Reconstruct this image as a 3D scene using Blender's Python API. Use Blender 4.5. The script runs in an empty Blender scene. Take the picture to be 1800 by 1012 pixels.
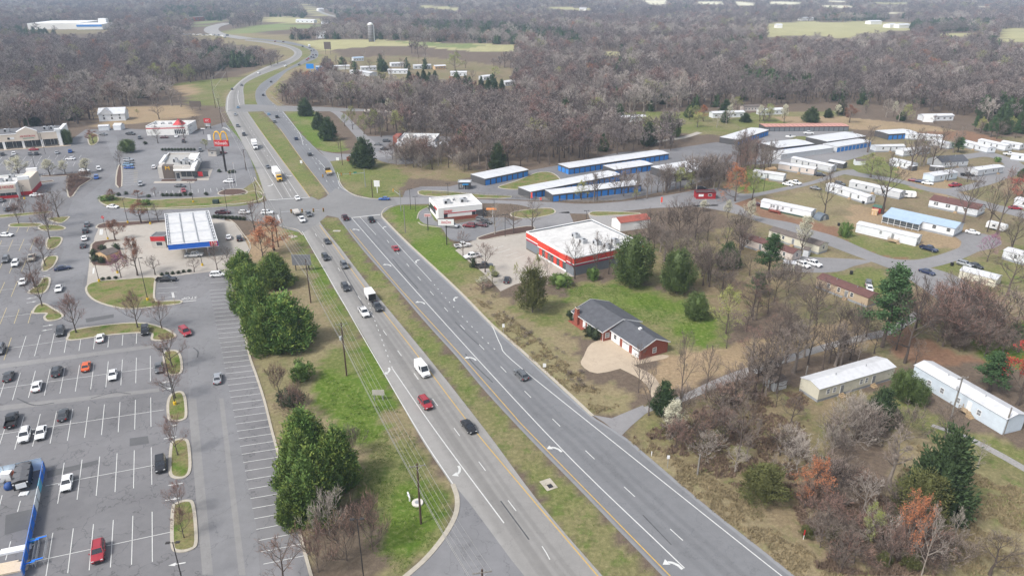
import bpy, bmesh, math, random
import numpy as np
from mathutils import Vector, Matrix
from mathutils.geometry import tessellate_polygon
# ------------------------------------------------------------------ camera, sky, sun, exposure
SC = bpy.context.scene
FPX, YH, HC = 1230.0, -30.0, 83.0            # focal length (px of an 1800 wide picture), horizon row, camera height in m
PITCH = math.atan((506.0 - YH) / FPX)
CP, SP = math.cos(PITCH), math.sin(PITCH)
cam_d = bpy.data.cameras.new('camera'); cam = bpy.data.objects.new('camera', cam_d)
SC.collection.objects.link(cam)
cam.location = (0, 0, HC); cam.rotation_euler = (math.pi / 2 - PITCH, 0, 0)
cam_d.sensor_width = 36; cam_d.lens = 36 * FPX / 1800; cam_d.clip_start = 0.5; cam_d.clip_end = 60000
SC.camera = cam
SUN_EL, SUN_AZ = math.radians(50), math.radians(235)   # azimuth clockwise from +Y
world = bpy.data.worlds.new('World'); SC.world = world; world.use_nodes = True
wn, wl = world.node_tree.nodes, world.node_tree.links
wn.clear()
w_sky = wn.new('ShaderNodeTexSky'); w_sky.sky_type = 'NISHITA'; w_sky.sun_disc = False
w_sky.sun_elevation = SUN_EL; w_sky.sun_rotation = SUN_AZ
w_sky.air_density = 1.0; w_sky.dust_density = 3.0; w_sky.ozone_density = 1.0
w_hs = wn.new('ShaderNodeHueSaturation'); w_hs.inputs['Saturation'].default_value = 0.45   # thin even overcast
w_bg = wn.new('ShaderNodeBackground'); w_bg.inputs['Strength'].default_value = 0.11
w_out = wn.new('ShaderNodeOutputWorld')
wl.new(w_sky.outputs[0], w_hs.inputs['Color']); wl.new(w_hs.outputs[0], w_bg.inputs['Color']); wl.new(w_bg.outputs[0], w_out.inputs['Surface'])
sun_d = bpy.data.lights.new('sun', 'SUN'); sun = bpy.data.objects.new('sun', sun_d)
SC.collection.objects.link(sun)
sun_d.energy = 1.5; sun_d.angle = math.radians(10); sun_d.color = (1.0, 0.975, 0.945)
_sd = Vector((math.sin(SUN_AZ) * math.cos(SUN_EL), math.cos(SUN_AZ) * math.cos(SUN_EL), math.sin(SUN_EL)))
sun.rotation_euler = _sd.to_track_quat('Z', 'Y').to_euler(); sun.location = (0, -50, 200)
SC.view_settings.view_transform = 'Standard'; SC.view_settings.look = 'None'
SC.view_settings.exposure = 1.12; SC.view_settings.gamma = 1.0; SC.view_settings.use_curve_mapping = False
SC.render.engine = 'CYCLES'; SC.cycles.volume_bounces = 2
# ------------------------------------------------------------------ picture <-> ground
def G(px, py, z=0.0):
 x = (px - 900) / FPX; y = -(py - 506) / FPX
 dz = -SP + y * CP
 t = (z - HC) / dz
 return Vector((x * t, (CP + y * SP) * t, z))
def proj(p):
 dz = p[2] - HC
 fw = p[1] * CP - dz * SP
 return 900 + FPX * p[0] / fw, 506 - FPX * (p[1] * SP + dz * CP) / fw
def hgt(bx, by, ty):                          # height of something whose foot is at (bx,by) and top at row ty
 Y = G(bx, by).y; k = (506 - ty) / FPX
 return max(0.3, HC + Y * (k * CP - SP) / (CP + k * SP))
def mpp(px, py):                              # metres per pixel across, at a ground point
 p = G(px, py); return (p.y * CP + HC * SP) / FPX
def mpz(px, py, z):
 p = G(px, py); return (p.y*CP+(HC-z)*SP)/FPX
def ang(px, py, dx, dy):                      # ground heading of a small picture vector
 d = G(px + dx, py + dy) - G(px, py); return math.atan2(d.y, d.x)
# ------------------------------------------------------------------ helpers
COL = SC.collection
rng = random.Random(7)
NPR = np.random.default_rng(11)
def tag(o, label, cat, group=None):
 o['label'] = label; o['category'] = cat
 if group: o['group'] = group
 return o
def link(name, me, parent=None, mats=()):
 o = bpy.data.objects.new(name, me); COL.objects.link(o)
 if parent is not None: o.parent = parent
 return o
def empty(name, loc=(0, 0, 0), rz=0.0, label=None, cat=None, group=None):
 o = bpy.data.objects.new(name, None); COL.objects.link(o)
 o.empty_display_size = 0.3
 o.location = loc; o.rotation_euler = (0, 0, rz)
 if label: tag(o, label, cat, group)
 return o
def copy_tree(o, parent=None):
 c = o.copy(); COL.objects.link(c); c.parent = parent
 for ch in list(o.children): copy_tree(ch, c)
 return c
class MB:
 """collects faces; obj() links them as one mesh object"""
 def __init__(s): s.v, s.f, s.m, s.uv = [], [], [], None
 def quad(s, a, b, c, d, m=0):
  i = len(s.v); s.v += [tuple(a), tuple(b), tuple(c), tuple(d)]; s.f.append((i, i+1, i+2, i+3)); s.m.append(m)
 def tri(s, a, b, c, m=0):
  i = len(s.v); s.v += [tuple(a), tuple(b), tuple(c)]; s.f.append((i, i+1, i+2)); s.m.append(m)
 def box(s, x0, x1, y0, y1, z0, z1, m=0):
  i = len(s.v)
  s.v += [(x0,y0,z0),(x1,y0,z0),(x1,y1,z0),(x0,y1,z0),(x0,y0,z1),(x1,y0,z1),(x1,y1,z1),(x0,y1,z1)]
  for q in ((0,3,2,1),(4,5,6,7),(0,1,5,4),(1,2,6,5),(2,3,7,6),(3,0,4,7)):
   s.f.append(tuple(i+k for k in q)); s.m.append(m)
  return s
 def prism(s, poly, z0, z1, m=0, cap=True):
  n = len(poly); i = len(s.v)
  s.v += [(p[0], p[1], z0) for p in poly] + [(p[0], p[1], z1) for p in poly]
  for k in range(n):
   j = (k+1) % n; s.f.append((i+k, i+j, i+n+j, i+n+k)); s.m.append(m)
  if cap: s.f.append(tuple(i+n+k for k in range(n))); s.m.append(m); s.f.append(tuple(i+n-1-k for k in range(n))); s.m.append(m)
  return s
 def tube(s, pts, r, sides=6, m=0, cap=True):
  pts = [Vector(p) for p in pts]
  rr = r if isinstance(r, (list, tuple)) else [r] * len(pts)
  base = len(s.v)
  for k, p in enumerate(pts):
   d = (pts[min(k+1, len(pts)-1)] - pts[max(k-1, 0)])
   if d.length < 1e-9: d = Vector((0, 0, 1))
   d.normalize()
   u = d.cross(Vector((0, 0, 1)) if abs(d.z) < 0.9 else Vector((1, 0, 0))).normalized(); w = d.cross(u)
   for q in range(sides):
    a = 2 * math.pi * q / sides
    s.v.append(tuple(p + (u * math.cos(a) + w * math.sin(a)) * rr[k]))
  for k in range(len(pts)-1):
   for q in range(sides):
    a = base + k*sides + q; b = base + k*sides + (q+1) % sides
    s.f.append((a, b, b+sides, a+sides)); s.m.append(m)
  if cap:
   s.f.append(tuple(base + sides-1-q for q in range(sides))); s.m.append(m)
   e = base + (len(pts)-1)*sides
   s.f.append(tuple(e + q for q in range(sides))); s.m.append(m)
  return s
 def mesh(s, name, mats, smooth=False):
  me = bpy.data.meshes.new(name)
  me.from_pydata(s.v, [], s.f)
  for t in (mats if isinstance(mats, (list, tuple)) else [mats]): me.materials.append(t)
  if any(s.m): me.polygons.foreach_set('material_index', s.m)
  if smooth: me.polygons.foreach_set('use_smooth', [True] * len(me.polygons))
  me.update(); return me
 def obj(s, name, mats, parent=None, smooth=False):
  return link(name, s.mesh(name, mats, smooth), parent)
def catmull(pts, n=6, closed=False):
 P = [Vector((p[0], p[1], p[2] if len(p) > 2 else 0)) for p in pts]; out = []; N = len(P)
 for i in range(N if closed else N-1):
  p0 = P[(i-1) % N] if closed or i > 0 else P[0]*2 - P[1]
  p1, p2 = P[i], P[(i+1) % N]
  p3 = P[(i+2) % N] if closed or i+2 < N else P[-1]*2 - P[-2]
  for k in range(n):
   t = k / n
   out.append(0.5*((2*p1)+(p2-p0)*t+(2*p0-5*p1+4*p2-p3)*t*t+(3*p1-p0-3*p2+p3)*t*t*t))
 if not closed: out.append(P[-1].copy())
 return out
def gp(pts): return [G(*p) for p in pts]
def smoothg(pts, n=6, closed=False): return catmull(gp(pts), n, closed)
def resample(P, n):
 d = [0]
 for a, b in zip(P, P[1:]): d.append(d[-1] + (b-a).length)
 out = []; j = 0
 for k in range(n):
  t = d[-1] * k / (n-1)
  while j < len(d)-2 and d[j+1] < t: j += 1
  f = (t - d[j]) / max(1e-9, d[j+1]-d[j])
  out.append(P[j].lerp(P[j+1], min(1, max(0, f))))
 return out
def poly_sheet(name, P, z, mat, parent=None, kind='structure'):
 P = [Vector((p.x, p.y, 0)) for p in P]
 tris = tessellate_polygon([P])
 me = bpy.data.meshes.new(name)
 fs = []
 for t in tris:
  a, b, c = (P[i] for i in t)
  fs.append(t if (b-a).cross(c-a).z > 0 else t[::-1])
 me.from_pydata([(p.x, p.y, z) for p in P], [], [tuple(f) for f in fs]); me.materials.append(mat); me.update()
 o = link(name, me, parent)
 if parent is None and kind: o['kind'] = kind
 return o
def strip(name, L, R, z, mat, n=140, parent=None):
 L, R = resample(L, n), resample(R, n)
 v = []; f = []
 NU = 6
 for a, b in zip(L, R):
  for k in range(NU+1):
   p = a.lerp(b, k/NU); v.append((p.x, p.y, z))
 for i in range(n-1):
  for k in range(NU):
   q = i*(NU+1)+k; f.append((q, q+1, q+NU+2, q+NU+1))
 me = bpy.data.meshes.new(name); me.from_pydata(v, [], f)
 if (L[1]-L[0]).cross(R[0]-L[0]).z > 0:
  me.flip_normals()
 uv = me.uv_layers.new(name='UVMap')
 ln = [0]
 for a, b in zip(L, L[1:]): ln.append(ln[-1] + (b-a).length)
 for lp in me.loops:
  i = lp.vertex_index; uv.data[lp.index].uv = ((i % (NU+1))/NU, ln[i//(NU+1)]*0.01)
 me.materials.append(mat); me.update()
 o = link(name, me, parent)
 if parent is None: o['kind'] = 'structure'
 return o
def ribbon_mb(P, w, z, mb=None):
 mb = mb or MB(); n = len(P); base = len(mb.v)
 for i, p in enumerate(P):
  d = P[min(i+1, n-1)] - P[max(i-1, 0)]; d.z = 0; d.normalize(); q = Vector((-d.y, d.x, 0)) * w/2
  mb.v += [(p.x-q.x, p.y-q.y, z), (p.x+q.x, p.y+q.y, z)]
 for i in range(n-1):
  a = base+2*i; mb.f.append((a, a+2, a+3, a+1)); mb.m.append(0)
 return mb
def kerb_mb(P, w, h, closed=False, mb=None, z0=0.0):
 mb = mb or MB(); n = len(P); base = len(mb.v)
 for i, p in enumerate(P):
  a = P[(i-1) % n] if closed or i > 0 else p; b = P[(i+1) % n] if closed or i < n-1 else p
  d = b - a; d.z = 0; d.normalize(); q = Vector((-d.y, d.x, 0)) * w/2
  for s_, z in ((-1, z0), (-1, h), (1, h), (1, z0)):
   mb.v.append((p.x+q.x*s_, p.y+q.y*s_, z))
 m = n if closed else n-1
 for i in range(m):
  a = base+4*i; b = base+4*((i+1) % n)
  for k in range(3): mb.f.append((a+k, b+k, b+k+1, a+k+1)); mb.m.append(0)
 return mb
# ------------------------------------------------------------------ materials
MATS = {}
def srgb(r, g, b):
 f = lambda c: (c/255/12.92) if c/255 <= 0.04045 else ((c/255+0.055)/1.055)**2.4
 return (f(r), f(g), f(b))
def mat(name, col, rough=0.75, metal=0.0, var=0.12, scale=3.0, bump=0.0, spec=0.35, rnd=0.0, emit=None, huevar=0.0):
 if name in MATS: return MATS[name]
 m = bpy.data.materials.new(name); m.use_nodes = True
 N, L = m.node_tree.nodes, m.node_tree.links
 b = N['Principled BSDF']
 b.inputs['Roughness'].default_value = rough; b.inputs['Metallic'].default_value = metal
 b.inputs['Specular IOR Level'].default_value = spec
 tc = N.new('ShaderNodeTexCoord'); nz = N.new('ShaderNodeTexNoise')
 nz.inputs['Scale'].default_value = scale; nz.inputs['Detail'].default_value = 5; nz.inputs['Roughness'].default_value = 0.65
 L.new(tc.outputs['Object'], nz.inputs['Vector'])
 mr = N.new('ShaderNodeMapRange'); mr.inputs[1].default_value = 0.25; mr.inputs[2].default_value = 0.75
 mr.inputs[3].default_value = 1-var; mr.inputs[4].default_value = 1+var
 L.new(nz.outputs['Fac'], mr.inputs[0])
 val = mr.outputs[0]
 hsv = N.new('ShaderNodeHueSaturation'); hsv.inputs['Color'].default_value = (*col, 1)
 if rnd or huevar:
  oi = N.new('ShaderNodeObjectInfo')
  r2 = N.new('ShaderNodeMapRange'); r2.inputs[3].default_value = 1-rnd; r2.inputs[4].default_value = 1+rnd
  L.new(oi.outputs['Random'], r2.inputs[0])
  mu = N.new('ShaderNodeMath'); mu.operation = 'MULTIPLY'; L.new(val, mu.inputs[0]); L.new(r2.outputs[0], mu.inputs[1]); val = mu.outputs[0]
  if huevar:
   wnz = N.new('ShaderNodeMath'); wnz.operation = 'MULTIPLY'; wnz.inputs[1].default_value = 7.31; L.new(oi.outputs['Random'], wnz.inputs[0])
   fr = N.new('ShaderNodeMath'); fr.operation = 'FRACT'; L.new(wnz.outputs[0], fr.inputs[0])
   r3 = N.new('ShaderNodeMapRange'); r3.inputs[3].default_value = 0.5-huevar; r3.inputs[4].default_value = 0.5+huevar
   L.new(fr.outputs[0], r3.inputs[0]); L.new(r3.outputs[0], hsv.inputs['Hue'])
 L.new(val, hsv.inputs['Value']); L.new(hsv.outputs[0], b.inputs['Base Color'])
 if bump:
  bp = N.new('ShaderNodeBump'); bp.inputs['Strength'].default_value = bump; bp.inputs['Distance'].default_value = 0.05
  L.new(nz.outputs['Fac'], bp.inputs['Height']); L.new(bp.outputs[0], b.inputs['Normal'])
 if emit: b.inputs['Emission Color'].default_value = (*emit[0], 1); b.inputs['Emission Strength'].default_value = emit[1]
 MATS[name] = m; return m
def asphalt(name, col, patch=0.12, crack=0.5, uvlanes=None, oil=0.15):
 """worn asphalt: broad patches, fine grain, cracks, dark drips; optional lane wear across the strip (uvlanes = list of (u, width, gain))"""
 m = bpy.data.materials.new(name); m.use_nodes = True
 N, L = m.node_tree.nodes, m.node_tree.links; b = N['Principled BSDF']
 b.inputs['Roughness'].default_value = 0.85; b.inputs['Specular IOR Level'].default_value = 0.25
 tc = N.new('ShaderNodeTexCoord')
 def noise(sc, det=4, ro=0.6):
  n = N.new('ShaderNodeTexNoise'); n.inputs['Scale'].default_value = sc; n.inputs['Detail'].default_value = det; n.inputs['Roughness'].default_value = ro
  L.new(tc.outputs['Object'], n.inputs['Vector']); return n.outputs['Fac']
 def rng_(v, a, b_, c, d):
  r = N.new('ShaderNodeMapRange'); L.new(v, r.inputs[0])
  for i, q in enumerate((a, b_, c, d)): r.inputs[i+1].default_value = q
  return r.outputs[0]
 def mul(a, c):
  q = N.new('ShaderNodeMath'); q.operation = 'MULTIPLY'; L.new(a, q.inputs[0]); L.new(c, q.inputs[1]); return q.outputs[0]
 v = rng_(noise(0.045, 5, 0.55), 0.3, 0.7, 1-patch, 1+patch)
 v = mul(v, rng_(noise(0.6, 4), 0.3, 0.7, 0.94, 1.06))
 v = mul(v, rng_(noise(14, 3, 0.7), 0.3, 0.7, 0.90, 1.10))
 v = mul(v, rng_(noise(0.35, 6, 0.72), 0.60, 0.74, 1.0, 1-oil))
 vo = N.new('ShaderNodeTexVoronoi'); vo.feature = 'DISTANCE_TO_EDGE'; vo.inputs['Scale'].default_value = 0.13
 wv = N.new('ShaderNodeTexNoise'); wv.inputs['Scale'].default_value = 0.5; wv.inputs['Detail'].default_value = 6
 L.new(tc.outputs['Object'], wv.inputs['Vector'])
 ad = N.new('ShaderNodeMix'); ad.data_type = 'VECTOR'; ad.inputs[0].default_value = 0.35
 sc_ = N.new('ShaderNodeVectorMath'); sc_.operation = 'SCALE'; sc_.inputs[3].default_value = 14
 L.new(wv.outputs['Color'], sc_.inputs[0]); L.new(tc.outputs['Object'], ad.inputs[4]);
 va = N.new('ShaderNodeVectorMath'); va.operation = 'ADD'; L.new(tc.outputs['Object'], va.inputs[0]); L.new(sc_.outputs[0], va.inputs[1])
 L.new(va.outputs[0], ad.inputs[5]); L.new(ad.outputs[1], vo.inputs['Vector'])
 v = mul(v, rng_(vo.outputs['Distance'], 0.004, 0.012, 1-crack*0.35, 1.0))
 if uvlanes:
  uv = N.new('ShaderNodeUVMap'); sx = N.new('ShaderNodeSeparateXYZ'); L.new(uv.outputs[0], sx.inputs[0])
  for (u0, w, gain) in uvlanes:
   d = N.new('ShaderNodeMath'); d.operation = 'SUBTRACT'; L.new(sx.outputs[0], d.inputs[0]); d.inputs[1].default_value = u0
   a_ = N.new('ShaderNodeMath'); a_.operation = 'ABSOLUTE'; L.new(d.outputs[0], a_.inputs[0])
   v = mul(v, rng_(a_.outputs[0], w*0.45, w, gain, 1.0))
 hsv = N.new('ShaderNodeHueSaturation'); hsv.inputs['Color'].default_value = (*col, 1); L.new(v, hsv.inputs['Value'])
 L.new(hsv.outputs[0], b.inputs['Base Color']); MATS[name] = m; return m
# ------------------------------------------------------------------ ground
def vnoise(x, y, scale, seed=0):
 x = np.asarray(x, float)*scale; y = np.asarray(y, float)*scale
 xi, yi = np.floor(x).astype(np.int64), np.floor(y).astype(np.int64); fx, fy = x-xi, y-yi
 fx = fx*fx*(3-2*fx); fy = fy*fy*(3-2*fy)
 def h(a, b):
  n = (a*374761393 + b*668265263 + seed*974634541) & 0x7fffffff
  n = ((n ^ (n >> 13))*1274126177) & 0x7fffffff
  return ((n ^ (n >> 16)) & 0xffff)/65535.0
 return (h(xi, yi)*(1-fx)+h(xi+1, yi)*fx)*(1-fy)+(h(xi, yi+1)*(1-fx)+h(xi+1, yi+1)*fx)*fy
def fbm(x, y, s, seed=0, o=4):
 t = 0; a = 0.5; tot = 0
 for k in range(o): t = t+a*vnoise(x, y, s*2**k, seed+k*17); tot += a; a *= 0.55
 return t/tot
def terr(x, y):
 x = np.asarray(x, float); y = np.asarray(y, float)
 r = np.clip((np.hypot(x, y)-1300)/1500, 0, 1); r = r*r*(3-2*r)
 q = np.clip((np.hypot(x, y)-2300)/2200, 0, 1); return r*((fbm(x, y, 1/900.0, 5, 2)-0.5)*38)+q*q*(3-2*q)*(fbm(x, y, 1/1400., 15, 2)-.42)*95
def Gt(px, py, lift=0.0):
 p = G(px, py)
 for _ in range(12):
  p = G(px, py, float(terr(p.x, p.y)))
 p.z += lift
 return p
def nproj(x, y, z):
 dz = z-HC; fw = y*CP-dz*SP
 return 900+FPX*x/fw, 506-FPX*(y*SP+dz*CP)/fw
def inpoly(px, py, poly):
 c = np.zeros(px.shape, bool); n = len(poly)
 for i in range(n):
  x1, y1 = poly[i][:2]; x2, y2 = poly[(i+1) % n][:2]
  if y1 == y2: continue
  k = ((y1 > py) != (y2 > py)) & (px < (x2-x1)*(py-y1)/(y2-y1)+x1)
  c ^= k
 return c
C_LITTER = (0.125, 0.096, 0.072); C_DRY = (0.215, 0.175, 0.105); C_GREEN = (0.093, 0.143, 0.022); C_OLIVE = (0.150, 0.146, 0.062)
C_SOIL = (0.195, 0.115, 0.075); C_FIELD = (0.33, 0.305, 0.16); C_FGREEN = (0.18, 0.215, 0.09); C_TAN = (0.27, 0.20, 0.125); C_PALE = (0.55, 0.52, 0.38)
C_YARD = (0.185, 0.145, 0.095); C_LEAF = (0.185, 0.142, 0.088)
LEFT_MEDIAN = [(561,386),(575,381),(590,384),(605,403),(648,461),(690,506),(750,576),(800,631),(850,691),(930,779),(1030,879),(1090,941),(1162,1020),(1075,1020),(945,879),(855,758),(755,631),(652,506),(600,438),(565,393)]
UP_MEDIAN = [(430,196),(440,193),(458,195),(490,225),(530,280),(574,338),(572,346),(560,350),(545,346),(530,327),(475,253)]
FIELDS = [
 ([(1345,42),(1410,38),(1460,40),(1510,38),(1600,39),(1602,54),(1555,56),(1500,62),(1475,70),(1457,66),(1432,62),(1345,66)], C_FIELD),
 ([(1640,60),(1722,57),(1722,62),(1690,65),(1642,65)], C_FIELD),
 ([(1762,52),(1830,48),(1830,75),(1748,74)], C_FIELD),
 ([(515,72),(625,69),(712,72),(750,75),(912,79),(905,92),(800,89),(725,80),(650,82),(570,89)], C_FIELD),
 ([(690,72),(750,75),(860,79),(820,86),(740,81)], C_FGREEN),
 ([(400,52),(485,42),(578,45),(560,49),(487,53),(444,59),(424,57),(405,63)], C_FGREEN),
 ([(1055,90),(1100,93),(1085,100),(1060,97)], C_FIELD),
 ([(307,147),(350,142),(432,134),(402,155),(397,172),(395,188),(330,182),(325,162),(282,152)], C_OLIVE),
 ([(285,152),(345,147),(350,165),(330,172),(310,160)], C_TAN),
 ([(335,38),(397,37),(360,44),(343,49)], C_FGREEN),
 ([(1125,1),(1170,1),(1172,8),(1150,10)], C_PALE), ([(1222,3),(1270,4),(1275,8),(1225,8)], C_PALE), ([(1290,3),(1330,6),(1325,12),(1295,9)], C_PALE),
 ([(1430,9),(1500,11),(1500,15),(1440,12)], C_PALE), ([(960,12),(1040,15),(1035,20),(965,16)], C_FIELD), ([(1560,20),(1592,22),(1590,26),(1562,25)], C_PALE),
 ([(735,9),(805,14),(805,19),(740,14)], C_FIELD), ([(526,5),(540,10),(560,22),(585,28),(560,28),(540,20)], C_FIELD), ([(1715,11),(1740,11),(1740,15),(1716,14)], C_PALE),
 ([(1450,1),(1490,2),(1488,5),(1452,4)], C_PALE), ([(1355,2),(1385,4),(1420,6),(1400,9),(1350,7)], C_PALE), ([(1530,4),(1560,6),(1600,5),(1590,9),(1540,9)], C_FIELD), ([(455,31),(500,30),(580,36),(560,42),(470,40)], C_FIELD),
]
CLEAR = [  # open places without woodland, besides the fields
 [(36,49),(190,39),(205,54),(170,61),(40,59)],
 [(600,102),(690,98),(800,106),(905,125),(905,150),(830,146),(760,134),(690,138),(570,122)],
 [(1065,203),(1110,196),(1160,198),(1300,186),(1350,187),(1500,182),(1560,192),(1680,203),(1720,212),(1830,238),(1830,1100),(-40,1100),(-40,232),(115,226),(165,216),(170,190),(230,188),(320,183),(400,120),(500,118),(560,100),(585,120),(530,122),(500,140),(478,160),(495,187),(570,188),(830,206),(810,212),(700,205),(640,225),(660,245),(690,235),(800,255),(830,262),(780,300),(860,300),(960,296),(985,290),(1090,270),(1185,266),(1190,245),(1130,235),(1060,215)],
]
GZ = [([(340,62),(400,56),(500,62),(565,76),(600,100),(590,125),(520,128),(480,160),(500,190),(400,200),(390,150),(460,118),(495,100),(480,86),(380,76)], C_DRY), ([(36,49),(190,39),(310,42),(200,56),(170,61),(40,59)], C_YARD), ([(570,122),(600,102),(690,98),(800,104),(915,122),(915,155),(690,142)], C_YARD)] + FIELDS + [([(1250,330),(1300,240),(1830,240),(1830,640),(1560,640),(1400,560),(1340,500)], C_YARD),
 ([(405,188),(420,170),(400,150),(440,130),(520,100),(560,95),(560,110),(500,125),(450,160),(460,190)], C_OLIVE),
 ([(400,200),(470,345),(540,345),(500,260),(450,190)], C_GREEN),
 ([(428,155),(433,144),(497,119),(520,110),(545,97),(545,84),(505,76),(535,92),(500,112),(490,130),(465,144),(450,158),(452,184),(430,185)], C_OLIVE),
 (UP_MEDIAN, C_OLIVE), (LEFT_MEDIAN, C_OLIVE),
 ([(496,192),(545,189),(590,235),(615,262),(600,268),(565,266),(530,235)], C_GREEN),
 ([(575,281),(640,272),(700,275),(720,300),(700,345),(660,350),(610,338),(595,318)], C_OLIVE),
 ([(640,270),(760,270),(850,300),(800,320),(720,312),(690,290)], C_LEAF),
 ([(672,374),(690,362),(760,358),(770,395),(800,440),(840,470),(850,520),(905,600),(1045,735),(1000,720),(900,612),(800,512),(712,425)], C_OLIVE),
 ([(690,366),(750,360),(765,390),(790,430),(820,452),(790,480),(740,450),(700,400)], C_GREEN),
 ([(800,500),(850,500),(940,560),(1010,600),(1030,660),(1120,700),(1090,735),(1045,735),(900,602)], C_DRY),
 ([(880,540),(1000,500),(1100,490),(1200,520),(1290,560),(1270,620),(1170,620),(1010,590),(960,580)], C_OLIVE),
 ([(960,510),(1060,498),(1200,530),(1265,570),(1240,610),(1150,570),(1040,530),(990,530)], C_GREEN),
 ([(900,480),(960,470),(1010,490),(1000,520),(930,520)], C_LITTER),
 ([(1080,440),(1300,400),(1400,480),(1330,560),(1240,540),(1110,480)], C_LEAF),
 ([(1170,620),(1260,610),(1500,560),(1550,600),(1450,620),(1300,650),(1180,690),(1130,690)], C_TAN),
 ([(1095,765),(1135,725),(1260,690),(1420,670),(1560,690),(1420,850),(1560,1020),(1420,1020),(1240,890)], C_LEAF),
 ([(1098,768),(1120,770),(1300,880),(1480,1020),(1400,1020),(1240,889)], C_DRY),
 ([(1560,690),(1640,730),(1830,800),(1830,1020),(1600,1020),(1560,850)], C_DRY),
 ([(1690,790),(1830,830),(1830,930),(1720,900)], C_OLIVE), ([(1600,690),(1700,760),(1830,800),(1830,850),(1650,790),(1560,720)], C_OLIVE),
 ([(1290,290),(1330,290),(1345,318),(1400,325),(1330,345),(1300,345)], C_GREEN),
 ([(1340,352),(1420,335),(1480,345),(1560,400),(1500,405),(1450,395),(1400,372)], C_DRY),
 ([(1300,356),(1420,388),(1470,400),(1560,445),(1600,456),(1550,452),(1460,418),(1330,380)], C_SOIL),
 ([(1500,408),(1560,425),(1680,438),(1640,455),(1560,452),(1470,418)], C_OLIVE),
 ([(1490,360),(1560,370),(1640,390),(1700,400),(1740,420),(1680,436),(1620,430),(1500,400)], C_TAN),
 ([(1480,268),(1560,285),(1600,300),(1620,340),(1560,330),(1500,300)], C_OLIVE),
 ([(1570,300),(1640,290),(1700,340),(1660,345),(1600,330)], C_TAN),
 ([(1630,465),(1720,450),(1800,430),(1830,520),(1740,520),(1660,490)], C_OLIVE),
 ([(1440,440),(1530,462),(1490,470),(1430,450)], C_DRY), ([(1400,440),(1450,450),(1470,465),(1440,475),(1400,460)], C_OLIVE),
 ([(1460,480),(1560,470),(1560,520),(1480,510)], C_OLIVE),
 ([(1560,560),(1640,600),(1760,640),(1700,640),(1600,640),(1560,620)], C_SOIL),
 ([(1700,600),(1830,560),(1830,640),(1740,640)], C_GREEN),
 ([(1200,330),(1330,352),(1420,372),(1330,372),(1240,352)], C_SOIL),
 ([(1070,200),(1140,196),(1300,200),(1480,195),(1500,240),(1300,240),(1150,232)], C_OLIVE),
 ([(1350,205),(1480,205),(1640,222),(1760,245),(1600,235),(1400,220)], C_TAN), ([(1560,232),(1700,230),(1780,250),(1700,250),(1600,240)], C_SOIL),
 ([(1290,260),(1320,240),(1480,236),(1490,250),(1380,262)], C_OLIVE),
 ([(405,495),(470,430),(500,400),(520,405),(590,512),(735,765),(800,860),(790,930),(740,990),(710,1025),(550,1025),(500,880),(450,650)], C_DRY),
 ([(540,430),(560,445),(640,590),(720,760),(790,870),(780,940),(720,1000),(650,990),(620,880),(640,780),(570,700),(560,640),(600,600),(560,520)], C_OLIVE),
 ([(505,400),(540,420),(600,520),(700,690),(670,700),(600,560),(545,470)], C_GREEN),
 ([(560,650),(660,660),(700,720),(690,760),(620,790),(580,750),(550,690)], C_GREEN),
 ([(690,850),(760,850),(785,890),(740,960),(690,980),(670,920)], C_GREEN),
 ([(660,730),(720,720),(740,760),(700,780)], C_DRY),
 ([(540,900),(650,880),(690,990),(640,1025),(550,1025)], C_LITTER),
 ([(425,430),(450,400),(490,395),(505,420),(480,450),(440,460)], C_TAN),
 ([(395,300),(450,300),(468,350),(400,370),(200,380),(160,365),(180,340),(300,345),(400,340)], C_OLIVE),
 ([(390,265),(435,268),(450,300),(400,300)], C_GREEN), ([(400,215),(432,250),(440,275),(395,268),(385,220)], C_GREEN),
 ([(170,190),(330,185),(345,205),(260,215),(170,225)], C_TAN),
]
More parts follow.
